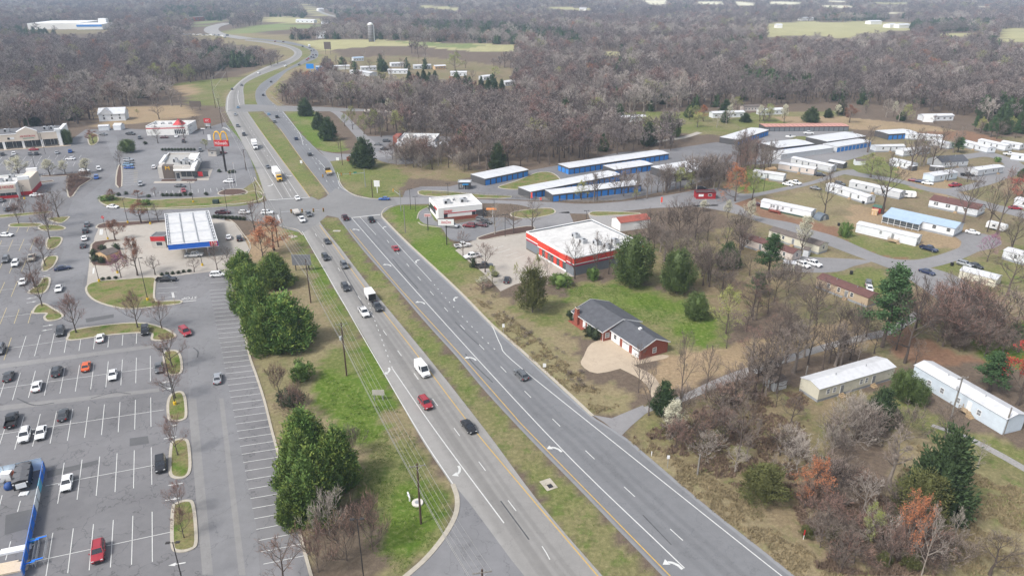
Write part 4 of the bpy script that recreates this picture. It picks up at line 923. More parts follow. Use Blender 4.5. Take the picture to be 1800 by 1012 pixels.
for u in (.18, .3): s.window('front', u*s.L, 1.2, .9, .8, pane=M_TRIM, mull=0)
s.window('front', .7*s.L, 1.3, 1.4, .8, pane=M_GLASS, mull=0); s.door('right', s.D*.5, .05, .9, 2, m=M_RED)
def camper(px, py, dx, dy, label, L=6.5):
 r = empty('camper_trailer', G(px, py), ang(px, py, dx, dy), label, 'camper')
 P = [(-L/2,.5),(L/2-.6,.5),(L/2,1.3),(L/2-.3,2.6),(-L/2+.2,2.75),(-L/2,2.3)]
 mb = MB(); n = len(P);
 for y, fl in ((-1.2, 0), (1.2, 1)):
  i = len(mb.v); mb.v += [(x, y, z) for x, z in P]; mb.f.append(tuple(range(i, i+n)) if not fl else tuple(range(i+n-1, i-1, -1))); mb.m.append(0)
 for k in range(n):
  a, b = P[k], P[(k+1) % n]; mb.quad((a[0],-1.2,a[1]),(a[0],1.2,a[1]),(b[0],1.2,b[1]),(b[0],-1.2,b[1]))
 mb.obj('body', M_TRIM, r)
 for y in (-1.21, 1.21):
  MB().box(-1.2, -.2, y-.02, y+.02, 1.4, 2.0).obj('window', M_GLASS, r); MB().box(1.0, 1.65, y-.02, y+.02, .6, 2.3).obj('door', M_GSIDE, r)
 for y in (-1.1, 1.1): MB().tube([(-.3, y-.1, .33), (-.3, y+.1, .33)], .33, 12).obj('wheel', M_DARKTRIM, r)
 MB().tube([(L/2-.3, 0, .5), (L/2+1, 0, .5)], .06, 5).obj('drawbar', M_DARKTRIM, r)
camper(1594, 347, 4, .3, 'white camper trailer at the end of the light grey home'); camper(1751, 404, 5, 1.2, 'white camper trailer under the bare trees at right')
# ------------------------------------------------------------------ storage units
DOORC = {}
def storage(a, b, depth, label, h=2.9, doors=True, dm=None, ends=False, orange=(), wall=None, roof=None, dpitch=3.05):
 s = B('storage_building', a, b, depth, label, 'storage building', 'self-storage rows')
 s.walls(h, wall or M_DSIDE, .12)
 rm = MB(); rm.quad((-.15,-.2,h-.02),(s.L+.15,-.2,h-.02),(s.L+.15,s.D/2,h+.35),(-.15,s.D/2,h+.35)); rm.quad((s.L+.15,s.D+.2,h-.02),(-.15,s.D+.2,h-.02),(-.15,s.D/2,h+.35),(s.L+.15,s.D/2,h+.35))
 rm.quad((-.15,-.2,h-.14),(s.L+.15,-.2,h-.14),(s.L+.15,-.2,h-.02),(-.15,-.2,h-.02)); rm.tri((-.15,-.2,h-.02),(-.15,s.D/2,h+.35),(-.15,s.D+.2,h-.02)); rm.tri((s.L+.15,-.2,h-.02),(s.L+.15,s.D+.2,h-.02),(s.L+.15,s.D/2,h+.35))
 rm.obj('roof', roof or M_WROOF, s.root)
 def put(face, ln):
  n = max(1, int(ln/dpitch))
  for k in range(n):
   m_ = M_ODOOR if (k in orange and face == 'front') else (dm or M_SBLUE)
   if m_.name not in DOORC:
    w = 2.5; q = MB().box(-w/2, w/2, -.03, 0, 0, 2.3)
    for z in np.arange(.2, 2.3, .38): q.box(-w/2+.02, w/2-.02, -.06, -.03, z, z+.2)
    DOORC[m_.name] = q.mesh('roller_door', m_)
   loc, r = s.face(face, ln*(k+.5)/n, .04); o = link('roller_door', DOORC[m_.name], s.root); o.location = loc; o.rotation_euler = (0, 0, r)
 if doors: put('front', s.L)
 if ends: put('left', s.D)
 return s
storage((852.5,326.5), (928.5,310), 10.5, 'short blue-doored storage row left of the green oval lawn', 3.2)
storage((1000,307), (1175,280.5), 9.5, 'longest blue storage row farthest from the road, with an orange door', 3.2, ends=True, orange=(24, 46))
storage((1080,310), (1146.5,300), 9.5, 'short middle storage row in front of the longest one', 3.2)
storage((1186,320), (1262,307), 17, 'wide storage building with large pale roof behind bare trees', 3.6, doors=False)
storage((931.5,350), (1090,318.5), 8.5, 'second storage row from the side road, white roof', 3.2)
storage((971,355), (1127,336.5), 7.5, 'storage row nearest the side road', 3.2)
storage((1365,271), (1429,263.5), 13, 'storage building with blue doors behind the beige mobile homes', 3.4)
storage((1372,281), (1464,268.5), 8, 'low storage row directly behind the cream-grey mobile home', 2.8, doors=False, wall=M_GSIDE)
storage((1451,261), (1520,251), 14, 'blue-doored storage building by the grass with a parked boat', 3.8)
storage((1470,268), (1530,258), 9, 'grey-ended storage row behind the big bare trees', 3.0, wall=M_GSIDE)
storage((1343.6,231.5), (1491,230.5), 10, 'long low dark storage row with reddish roof at the back of the yard', 3.0, dm=M_GREYW, roof=banded('red_streaked_roof', (.50, .25, .20), 'X', .12, .6, .6, dirt=.1))
storage((1296,256), (1350,238), 11, 'pale roofed storage building behind the grey wood', 3.2)
storage((1560,246), (1610,243), 11, 'farthest right blue storage building', 3.4)
s = B('office_hut', (806,333), (827,333), 4.5, 'small dark storage office with blue awning by the gate', 'office'); s.walls(3.2, M_DSIDE, .15); s.flat_roof(3.2, .2, M_GSIDE, M_GREYM, .15, .3)
s.window('front', s.L*.25, 1, 1.0, 1.1, pane=M_GLASS); s.door('front', s.L*.6, .03, 1, 2.1, m=M_GLASS)
MB().box(s.L*.35, s.L*.85, -1.3, 0, 2.3, 2.45).obj('awning', mat('awning_blue', (.02, .22, .50), .6), s.root)
# ------------------------------------------------------------------ brick house
s = B('brick_house', (1007.5,563.5), (1060,600), 11.5, 'red brick ranch house with dark grey roof and two white garage doors', 'house')
M_HR = M_GSHIN
w1, r1 = s.gable(2.9, 2.0, .55, M_HR, M_BRICK, endover=.35)
gl = (G(1118,627)-G(1075,594)).length+1.2; Ls = s.L
w2, r2 = s.gable(2.9, 1.75, .45, M_HR, M_BRICK, x0=Ls, x1=Ls+gl, y0=2.3, y1=10.6, roofname='garage_roof', wallname='garage_wall', endover=.35)
for (rf, x, y0, y1, h, rise, e) in ((r1, -.36, 0, 11.5, 2.9, 2.0, .55), (r1, Ls+.36, 0, 11.5, 2.9, 2.0, .55), (r2, Ls+gl+.36, 2.3, 10.6, 2.9, 1.75, .45)):
 ym = (y0+y1)/2; sl = rise/(ym-y0); q = MB()
 for ya in (y0-e, y1+e):
  z0_, z1_ = h-sl*e, h+rise
  q.quad((x+.02,ya,z0_-.1),(x+.02,ya,z0_+.22),(x+.02,ym,z1_+.22),(x+.02,ym,z1_-.1)); q.quad((x-.02,ya,z0_-.1),(x-.02,ym,z1_-.1),(x-.02,ym,z1_+.22),(x-.02,ya,z0_+.22)); q.quad((x-.02,ya,z0_+.22),(x-.02,ym,z1_+.22),(x+.02,ym,z1_+.22),(x+.02,ya,z0_+.22))
 q.obj('bargeboard', M_TRIM, rf)
MB().box(-.3, Ls+.3, -.62, -.5, 2.62, 2.76).obj('gutter', M_TRIM, r1); MB().box(Ls+.1, Ls+gl+.3, 1.74, 1.86, 2.66, 2.8).obj('gutter', M_TRIM, r2)
ch = MB().box(Ls*.16-.8, Ls*.16+.8, -.75, .05, 0, 3.2).box(Ls*.16-.6, Ls*.16+.6, -.7, .0, 3.2, 4.7).obj('chimney', M_BRICK, s.root)
MB().box(Ls*.16-.66, Ls*.16+.66, -.76, .06, 4.7, 4.8).obj('chimney_cap', M_KERB, ch)
for k in (-.25, .25): MB().tube([(Ls*.16+k, -.35, 4.8), (Ls*.16+k, -.35, 5.05)], .14, 8).obj('flue', M_DARKTRIM, ch)
for u, w in ((.09, 1.1), (.52, 1.0), (.66, 1.0), (.80, 1.0)): s.window('front', u*Ls, .9, w, 1.4, pane=M_BLIND)
s.door('front', .38*Ls, .15, 1.0, 2.1, m=M_TRIM)
o = s.window('right', 1.2, .9, 1.1, 1.2, pane=M_BLIND)
def at_wall(o, x, y, z, r): o.location = (x, y, z); o.rotation_euler = (0, 0, r); return o
for k, xx in enumerate((Ls+gl*.52, Ls+gl*.84)):
 g = MB().box(-1.3, 1.3, -.06, 0, 0, 2.15).obj('garage_door', M_TRIM, s.root); at_wall(g, xx, 2.28, .03, 0)
 for z in (.55, 1.08, 1.62): MB().box(-1.28, 1.28, -.075, -.06, z-.02, z+.02).obj('groove', M_GSIDE, g)
 for i in range(4): MB().box(-1.1+.58*i, -.65+.58*i, -.075, -.06, 1.72, 2.02).obj('pane', M_GLASS, g)
wl_ = MB().box(Ls+.3, Ls+gl*.32, 2.2, 2.28, .1, 2.5).obj('white_panel', M_TRIM, s.root)
at_wall(s.window('front', 0, 0, 1.0, 1.1, pane=M_GLASS), Ls+gl*.17, 2.18, 1.1, 0)
at_wall(s.window('front', 0, 0, 1.0, 1.3, pane=M_BLIND), Ls+gl, 6.45, .9, math.pi/2)
cu = MB().box(Ls+gl*.52-.35, Ls+gl*.52+.35, 6.1, 6.8, 4.55, 5.05).obj('roof_vent', M_TRIM, r2)
MB().box(-.6, Ls*.42, -1.3, -.05, 0, .14).obj('front_step', M_BRICK, s.root)
for x in (Ls-.05, .05): MB().tube([(x, -.12, .1), (x, -.12, 2.7)], .05, 6).obj('downpipe', M_TRIM, s.root)
# ------------------------------------------------------------------ parts shop (red stripes)
nc, lc, rc = G(1008,485), G(925,436), G(1087,471)
s = B('auto_parts_shop', (925,436), (1008,485), 30, 'auto parts shop with white flat roof and orange-red striped facade', 'shop')
SL = s.L; s.D = 27.0; hh = 6.0
s.walls(hh, M_GREYW, .35); s.flat_roof(hh, .55, M_WMEMB, M_TRIM, .4, .05)
def band(x0, x1, z0, z1, m, face='front', t=.06, name='fascia_band', parent=None):
 q = MB().box(x0, x1, -t, -.003, z0, z1).obj(name, m, parent or s.root)
 loc, r = s.face(face, 0, 0); q.location = loc; q.rotation_euler = (0, 0, r); return q
for f, ln in (('front', SL), ('right', s.D)):
 band(-.06 if f == 'front' else 0, ln, 3.9, 5.55, M_ORED, f); band(-.07 if f == 'front' else 0, ln+.0, 3.62, 3.9, M_TRIM, f, .075); band(0, ln, 3.0, 3.45, mat('shop_crimson', (.36, .02, .05), .5), f, .07); band(0, ln, 5.6, 5.9, M_TRIM, f, .08, 'fascia_cap')
ent = MB().box(SL*.28, SL*.86, -.35, -.003, 3.3, 5.7).obj('entrance_fascia', M_ORED, s.root)
MB().box(SL*.28-.1, SL*.86+.1, -.45, -.36, 5.55, 5.8).obj('trim', M_TRIM, ent); MB().box(SL*.28-.1, SL*.86+.1, -.45, -.36, 3.2, 3.45).obj('trim', M_TRIM, ent)
for k in range(9):
 x0 = SL*(.30+.061*k); gl_ = MB().box(x0, x0+SL*.055, -.08, -.003, .5, 3.1).obj('shop_window', M_SGLASS if k not in (0, 2, 5, 7) else M_ORED, s.root)
 MB().box(x0-.05, x0+.05, -.12, -.08, 0, 3.1).obj('mullion', M_RED, gl_)
MB().box(SL*.29, SL*.86, -.2, -.09, 0, .5).obj('window_plinth', M_TRIM, s.root)
lettering(s.root, 'AutoZone', SL*.22, (SL*.62, -.37, 4.5), 'front', mat('shop_lettering', (.50, .012, .03), .5), .04, shear=.25, height=1.25)
lettering(s.root, 'AutoZone', 7.0, (SL+.07, s.D*.32, 4.7), 'right', mat('shop_lettering', (.50, .012, .03)), .03, shear=.25, height=1.1)
for (x, y) in ((SL*.42, 12), (SL*.62, 11), (SL*.74, 14), (SL*.9, 15), (SL*.80, 20)): s.hvac(x, y, hh-.52, 2.4, 1.7, 1.4)
# ------------------------------------------------------------------ doughnut shop
s = B('doughnut_shop', (771,389.5), (848,381.5), 15.5, 'white doughnut shop with red stripe and dark windows by the junction', 'shop')
L_ = s.L; hh = hgt(771, 389, 366)
s.walls(hh, M_WSTUC, .3); s.flat_roof(hh, .5, M_WMEMB, M_TRIM, .35, .04)
band(L_*.10, L_, hh*.52, hh*.58, M_RED, 'front', .06); band(.0, L_*.12, 0, hh*1.0, M_WSTUC, 'front', .12, 'corner_pier')
lettering(s.root, "DUNKIN'", L_*.18, (L_*.22, -.05, hh*.70), 'front', mat('doughnut_red', (.55, .03, .03), .5), .05, height=1.0)
lettering(s.root, "DUNKIN'", 4.6, (-.05, 4.2, hh*.78), 'left', mat('doughnut_red', (.55, .03, .03)), .05, height=.9)
s.window('front', L_*.155, .15, L_*.09, 2.7, pane=M_GLASS, frame=M_DARKTRIM, mull=0, off=.0); s.door('front', L_*.80, .05, 1.5, 2.6, m=M_GLASS); s.door('front', L_*.93, .05, 2.6, 3.0, m=M_DSIDE, frame=M_DARKTRIM)
for k in range(5): s.window('left', 2.3+2.6*k, 1.5, 2.2, 2.2, pane=M_GLASS, frame=M_DARKTRIM, mull=0)
MB().box(0, s.D, -.10, -.003, 0, 1.35).obj('brick_plinth', M_BRICK, s.root); q = s.root.children[-1]; loc, r = s.face('left', 0, 0); q.location = loc; q.rotation_euler = (0, 0, r)
s.hvac(L_*.3, 7, hh-.5, 2.6, 2.0, 1.5); s.hvac(L_*.68, 7, hh-.5, 2.6, 2.0, 1.5); s.hvac(L_*.5, 10, hh-.5, .9, .9, .8)
r = empty('menu_canopy', G(866,381), 0, 'small orange-roofed drive-through menu post behind the doughnut shop', 'canopy')
MB().box(-.12, .12, -.12, .12, 0, 3.0).obj('post', M_CPOLE, r); MB().box(-2.4, 1.6, -1.0, 1.0, 3.0, 3.25).obj('roof', mat('canopy_orange', (.62, .22, .06), .6), r); MB().box(-3.3, -2.3, -.15, .15, .6, 2.4).obj('menu_board', M_DARKTRIM, r); MB().box(-2.9, -2.7, -.08, .08, 0, .6).obj('board_post', M_DARKTRIM, r)
# ------------------------------------------------------------------ burger restaurant
s = B('burger_restaurant', (281,314), (341,313.5), 32, 'burger restaurant with white roof band, dark tower and yellow letter M', 'restaurant')
L_ = s.L; hh = 5.0
s.walls(hh, M_BEIGE, .3); s.flat_roof(hh, .9, mat('service_roof', (.34, .33, .31), .85, var=.2), M_TRIM, .35, .03)
MB().box(-.8, .5, 8, 25, hh-1.3, hh+.5).obj('roof_blade', M_TRIM, s.root); MB().box(L_-.6, L_+1.3, -.6, 20, hh-.8, hh+.25).obj('roof_blade', M_TRIM, s.root); MB().box(L_-4, L_+.3, 20.2, 27, hh-1, hh+.5).obj('roof_blade', M_TRIM, s.root)
MB().box(2.0, 7.0, -.45, 3.5, 0, hh+.9).obj('tower', M_TAUPE, s.root); MB().box(-.05, 1.95, -.25, 10, 0, hh+.25).obj('side_panel', M_BEIGE, s.root)
MB().box(7.1, L_+1.2, -1.8, .8, hh-1.1, hh-.55).obj('canopy', M_TRIM, s.root); MB().box(7.1, L_-.7, -.4, .9, hh-.5, hh+.9).obj('front_parapet', M_BEIGE, s.root)
lettering(s.root, 'M', 1.9, (4.4, -.47, hh-.1), 'front', M_YELLOW, .06, height=1.5); lettering(s.root, "McDonald's", 5.5, (14, -.42, hh+.2), 'front', M_TRIM, .04, height=.65)
for k in range(5): s.window('front', 11.3+2.5*k, .9, 2.1, 2.2, pane=M_SGLASS if k != 3 else M_RED, frame=M_DARKTRIM, mull=0)
s.door('front', 8.6, .05, 1.6, 2.6, m=M_GLASS, frame=M_TRIM)
for (x, y) in ((6, 15), (11, 15), (10, 11), (14, 9.5), (17, 15)): s.hvac(x, y, hh-.88, 2.2, 2.4, 1.9)
for (x, y) in ((8, 12), (13, 13), (16, 11)): MB().tube([(x, y, hh-.88), (x, y, hh+.9)], .4, 8).obj('flue', M_GREYM, s.root)
for (x0, x1) in ((1.5, 7.8), (10.5, 17.3)): MB().box(x0, x1, -5.2, -2.4, 0, .3).obj('planter', M_MULCH, s.root)
MB().box(-1.5, L_+1, -8.5, -5.3, 0, .12).obj('front_walk', M_CONC, s.root); MB().box(L_+1.4, L_+7, -4, 18, 0, .1).obj('side_walk', M_CONC, s.root)
shear(s.root, -.26)
bx, by = 397.5, 301.5
r = empty('arches_pole_sign', G(bx, by), 0, 'tall pole sign with yellow arches over a red name board', 'sign')
ht = hgt(bx, by, 231); hb0, hb1 = hgt(bx, by, 257), hgt(bx, by, 246.5)
wd = 25*mpz(bx, by, hb0)
MB().tube([(0, 0, 0), (0, 0, hb0)], .5, 8).obj('pole', M_DPOLE, r)
MB().prism([(-wd/2, -.5), (wd/2, -.5), (wd/2, .5), (-wd/2, .5)], hb0, hb1).obj('name_board', M_RED, r)
lettering(r, "McDonald's", wd*.86, (0, -.53, (hb0+hb1)/2), 'front', M_TRIM, .04, height=(hb1-hb0)*.5)
for cx in (-wd*.235, wd*.235):
 pts = []
 for k in range(17):
  t = k/16*math.pi; pts.append((cx-wd*.235*math.cos(t), 0, hb1-.2+(ht-hb1+.1)*math.sin(t)**.72))
 MB().tube(pts, .30, 6).obj('arch', M_YELLOW, r)
s = B('chicken_restaurant', (259,238.5), (332,237), 17, 'white fried chicken restaurant with red stripe and red pyramid cupola', 'restaurant')
L_ = s.L; hh = 5.6; s.walls(hh, M_WSTUC, .3); s.flat_roof(hh, .5, M_WMEMB, M_TRIM, .35, .05); band(0, L_*.93, hh*.68, hh*.78, M_RED, 'front', .07); band(0, L_*.66, .0, hh*.62, M_WSTUC, 'front', .1, 'side_wing')
cx = L_*.74; q = MB()
for (a, b) in (((-3,-3),(3,-3)),((3,-3),(3,3)),((3,3),(-3,3)),((-3,3),(-3,-3))): q.tri((cx+a[0],5+a[1],hh-.2),(cx+b[0],5+b[1],hh-.2),(cx,5,hh+3.2))
q.obj('cupola', M_RED, s.root)
for k in range(6): s.window('front', L_*(.69+.045*k), .6, L_*.036, 2.6, pane=M_GLASS, frame=M_TRIM, mull=0)
for x in (L_*.12, L_*.3, L_*.48): s.hvac(x, 8, hh-.48, 1.6, 1.4, 1.0)
s = B('white_house', (175,214), (221,212), 11, 'white house with light grey gabled roof at the edge of the left wood', 'house'); s.gable(4.6, 3.2, .4, M_GSIDE, M_WSIDE)
for u in (.2, .5, .8): s.window('front', u*s.L, 1.2, 1.1, 1.3, pane=M_GLASS); s.window('front', u*s.L, 3.2, .9, .9, pane=M_GLASS)
cg = MB(); x0 = s.L*.3; w_ = 4.5
cg.tri((x0-w_,-.3,4.6),(x0+w_,-.3,4.6),(x0,-.3,8.2)); cg.quad((x0+w_,-.4,4.5),(x0+w_,5,4.6),(x0,5,8.3),(x0,-.4,8.3)); cg.quad((x0,-.4,8.3),(x0,5,8.3),(x0-w_,5,4.6),(x0-w_,-.4,4.5)); cg.obj('cross_gable', M_GSIDE, s.root)
# ------------------------------------------------------------------ strip mall
s = B('strip_mall', (-130,273), (111,256), 24, 'cream strip mall with gabled parapet and arcade at the left edge', 'shops')
L_ = s.L; hh = hgt(105, 257, 232); x_of = lambda px, py: (Matrix.Rotation(-s.root.rotation_euler.z, 3, 'Z') @ (G(px, py)-Vector(s.root.location))).x
MB().box(0, L_-1, 3.0, 24, 0, hh-.6).obj('wall', M_STUC, s.root); MB().box(0, L_-1.2, 3.2, 23.8, hh-.6, hh-.5).obj('roof', M_TARROOF, s.root)
fas = MB().box(0, L_-1, 0, .6, hh*.52, hh).box(0, L_-1, .6, 3, hh*.52, hh*.55).obj('arcade_fascia', M_STUC, s.root); MB().box(0, L_-1, -.12, .7, hh, hh+.16).obj('coping', M_TRIM, fas)
MB().box(L_-1.6, L_+.2, -.3, 24, 0, hh+.4).obj('end_wall', M_TRIM, s.root); MB().box(L_-2.4, L_+.4, -.6, 1.4, hh+.4, hh+1.6).obj('end_pier', M_TRIM, s.root)
for px in (12, 43, 74, 105):
 x = x_of(px, 261); MB().box(x-.55, x+.55, -.08, .65, 0, hh*.52).obj('column', M_TRIM, s.root)
for k in range(8):
 x = x_of(-20+15.6*k, 261); o = MB().box(x-2.3, x+2.3, 2.93, 2.99, .3, hh*.48).obj('shop_window', M_SGLASS, s.root)
 for q in (-.8, .8): MB().box(x+q-.05, x+q+.05, 2.9, 2.93, .3, hh*.48).obj('mullion', M_TRIM, o)
g0, g1 = x_of(38, 260), x_of(72, 259); gm_ = (g0+g1)/2
q = MB(); P = [(g0, hh*.52), (g1, hh*.52), (g1, hh+1.0), (gm_, hh+3.4), (g0, hh+1.0)]
for y, fl in ((-.5, 0), (.65, 1)):
 i = len(q.v); q.v += [(x, y, z) for x, z in P]; q.f.append(tuple(range(i, i+5)) if not fl else tuple(range(i+4, i-1, -1))); q.m.append(0)
for k in range(5): a, b = P[k], P[(k+1) % 5]; q.quad((a[0],-.5,a[1]),(a[0],.65,a[1]),(b[0],.65,b[1]),(b[0],-.5,b[1]))
gp_ = q.obj('gable_parapet', M_STUC, s.root)
for (a, b) in ((P[2], P[3]), (P[3], P[4])): MB().tube([(a[0], -.2, a[1]+.1), (b[0], -.2, b[1]+.1)], .32, 4).obj('trim', M_TRIM, gp_)
lettering(s.root, 'MI PATRON', (g1-g0)*.72, (gm_, -.53, hh*.82), 'front', M_RED, .05, height=.95); MB().box(gm_-(g1-g0)*.25, gm_+(g1-g0)*.3, -.56, -.51, hh*.67, hh*.70).obj('sign_underline', M_GREEN, s.root)
sg = MB().box(x_of(20,261), x_of(31,261), -.1, -.01, hh*.66, hh*.80).obj('shop_sign', M_TRIM, s.root); MB().box(x_of(20,261), x_of(24,261), -.13, -.1, hh*.66, hh*.8).obj('emblem', M_DARKTRIM, sg)
for px in (20, 84, 95): x = x_of(px, 255); s.hvac(x, 12, hh-.5, 2.6, 2.2, 1.8)
MB().box(0, L_+4, -2.2, -.02, 0, .14).obj('pavement', M_CONC2, s.root)
s = B('noodle_restaurant', (-60,355), (34.5,347), 17, 'cream restaurant with red lettering and red base cut by the left edge', 'restaurant')
L_ = s.L; hh = 6.2; s.walls(hh, M_WSTUC, .3); s.flat_roof(hh, .8, M_WMEMB, M_TRIM, .35, .05); band(0, L_-.3, 0, 1.2, M_RED, 'front', .12, 'red_base'); band(0, L_-.3, hh*.62, hh*.92, M_STUC, 'front', .35, 'fascia'); band(0, L_-.3, hh*.40, hh*.60, M_BEIGE, 'front', .6, 'awning')
lettering(s.root, 'NOODLE HOUSE', L_*.50, (L_*.70, -.37, hh*.78), 'front', M_RED, .05, height=1.1)
for k in range(9): s.window('front', L_*(.08+.105*k), 1.25, L_*.09, 1.4, pane=M_SGLASS, frame=M_DARKTRIM, mull=0)
tw = MB().box(L_+.1, L_+4.2, 3, 19.5, 0, hh+.4).obj('side_wing', M_STUC, s.root); MB().box(L_+4.2, L_+4.35, 3, 19.5, 0, 1.8).obj('red_base', M_RED, tw); MB().box(L_+.1, L_+4.35, 2.85, 3, 0, 1.6).obj('red_base', M_RED, tw); MB().box(L_+.2, L_+4.4, 3, 4.2, hh+.4, hh+1.8).obj('pier', M_TRIM, tw); MB().box(L_+.2, L_+4.4, 18, 19.6, hh+.4, hh+1.8).obj('pier', M_TRIM, tw)
for (x, y) in ((L_*.62, 8), (L_*.78, 8), (L_*.75, 15)): s.hvac(x, y, hh-.78, 2.0, 1.7, 1.3)
# ------------------------------------------------------------------ fuel station
zc = 5.6
CC = [G(289,375.5,zc), G(369.5,370,zc), G(382.8,423,zc), G(294.5,430.5,zc)]
a, b = CC[3], CC[2]; d = (b-a); an = math.atan2(d.y, d.x); LL_ = d.length; _e = Matrix.Rotation(-an, 3, 'Z') @ (CC[0]-CC[3]); DD = _e.y; KS = _e.x/_e.y
r = empty('fuel_canopy', (a.x, a.y, 0), an, 'flat fuel station canopy with blue fascia and red price panels', 'canopy')
MB().box(.2, LL_-.2, .2, DD-.2, zc-.9, zc-.35).obj('canopy_deck', mat('canopy_deck', (.43, .44, .45), .7, var=.10, scale=.4), r)
f = MB().box(0, LL_, 0, .2, zc-1.75, zc).obj('fascia', M_BLUE, r); MB().box(0, LL_, DD-.2, DD, zc-1, zc).obj('fascia', M_TRIM, r); MB().box(0, .2, .2, DD-.2, zc-1, zc).obj('fascia', M_TRIM, r); MB().box(LL_-.2, LL_, .2, DD-.2, zc-1, zc).obj('fascia', M_TRIM, r)
for z in (zc-1.82, zc): MB().box(-.05, LL_+.05, -.06, .2, z, z+.07).obj('fascia_trim', M_TRIM, f)
pn = MB().box(LL_*.83, LL_*.985, -.05, -.003, zc-1.7, zc-.05).obj('price_panel', M_RED, r); lettering(pn, '3.24', LL_*.11, (LL_*.91, -.08, zc-.88), 'front', M_TRIM, .03, height=1.2)
for i in range(3):
 for j in range(3):
  x0, x1 = LL_*(.06+.295*i), LL_*(.06+.295*i+.25); y0, y1 = DD*(.08+.30*j), DD*(.08+.30*j+.25)
  MB().box(x0, x1, y0, y1, zc-.35, zc-.28).obj('roof_panel', mat('canopy_panel', (.50, .50, .495), .7, var=.12, scale=.5), r)
for i in range(1, 3): MB().box(LL_*(.03+.295*i)-.1, LL_*(.03+.295*i)+.1, .4, DD-.4, zc-.35, zc-.12).obj('roof_gutter', M_SKIRT, r)
for x in (LL_*.03, LL_*.95):
 tr = MB()
 for k in range(12): y = .6+(DD-1.2)*k/11; tr.box(x-.4, x+.4, y-.05, y+.05, zc-.3, zc-.05)
 tr.box(x-.42, x-.34, .4, DD-.4, zc-.3, zc-.05).box(x+.34, x+.42, .4, DD-.4, zc-.3, zc-.05).obj('sign_bracing', M_GREYM, r)
for x in (LL_*.34, LL_*.78):
 for y in (2.5, DD*.5, DD-2.5):
  c = MB().box(x-.2, x+.2, y-.2, y+.2, 0, zc-.9).obj('column', M_CPOLE, r)
  if y != DD*.5: MB().box(x-.45, x+.45, y-1.2, y+1.2, 0, .2).obj('pump_island', M_KERB, r)
  for q in (-.75, .75):
   p_ = MB().box(x-.3, x+.3, y+q-.28, y+q+.28, .2, 2.0).obj('fuel_pump', M_GREYW, r); MB().box(x-.31, x-.3, y+q-.2, y+q+.2, 1.1, 1.6).obj('screen', M_TRIM, p_)
shear(r, KS)
s = B('pay_kiosk', (268,436), (293,435.5), 5, 'red-topped pay kiosk beside the fuel canopy', 'kiosk'); s.walls(4.2, M_BEIGE, .2); s.flat_roof(4.2, .2, M_TARROOF, M_GREYM, .2, .05); band(0, s.L, 2.5, 4.1, M_RED, 'front', .1); band(0, s.D, 2.5, 4.1, M_RED, 'left', .1); s.window('front', s.L*.55, .9, 2.0, 1.3, pane=M_GLASS, mull=0)
s = B('bin_enclosure', (190,461.5), (212.5,453.5), 5.5, 'tan panelled bin enclosure with dark roof among round shrubs', 'enclosure'); s.gable(2.4, .9, .15, M_TSHIN, M_TAN)
for u in (.25, .75): o = s.box('gate_panel', s.L*(u-.23), s.L*(u+.23), -.06, -.003, .1, 2.2, M_TAN)
s = B('bar_and_grill', (699,263), (763,264), 19, 'bar with white flat roof, metal porch and red brick block', 'restaurant')
L_ = s.L; hh = 5.2; s.walls(hh, M_GSIDE, .3); s.flat_roof(hh, .5, M_WMEMB, M_TRIM, .35, .05)
q = MB(); q.quad((-1,-5,2.9),(L_+2,-5,2.9),(L_+1,0,4.3),(0,0,4.3)); q.quad((L_+2,-5,2.8),(-1,-5,2.8),(0,0,4.2),(L_+1,0,4.2)); q.quad((-1,-5,2.8),(L_+2,-5,2.8),(L_+2,-5,2.9),(-1,-5,2.9)); pr = q.obj('porch_roof', M_GSIDE, s.root)
for k in range(7): MB().box((L_+1)*k/6-.12, (L_+1)*k/6+.12, -4.8, -4.56, 0, 2.9).obj('porch_post', M_BRICK, pr)
MB().box(-3.2, -.05, 4, 13, 0, hh+1).obj('brick_block', M_BRICK, s.root)
for k in range(6): s.window('front', L_*(.1+.16*k), .8, 1.6, 1.8, pane=M_GLASS, frame=M_DARKTRIM)
for x in (L_*.4, L_*.65, L_*.8): s.hvac(x, 9, hh-.48, 2, 1.8, 1.2)
q = MB(); q.quad((L_+1,-6,2.6),(L_+8,-6,2.6),(L_+4.5,-3,4.6),(L_+4.5,-3,4.6)); wa = B.gable
MB().prism([(L_+1.2, -6), (L_+8, -6), (L_+8, 4), (L_+1.2, 4)], 0, 2.6).obj('side_annex', M_DSIDE, s.root)
q = MB(); q.quad((L_+.8,-6.5,2.5),(L_+.8,4.5,2.5),(L_+4.6,4.5,4.6),(L_+4.6,-6.5,4.6)); q.quad((L_+8.4,4.5,2.5),(L_+8.4,-6.5,2.5),(L_+4.6,-6.5,4.6),(L_+4.6,4.5,4.6)); q.tri((L_+.8,-6.5,2.5),(L_+4.6,-6.5,4.6),(L_+8.4,-6.5,2.5)); q.obj('annex_roof', M_GSIDE, s.root)
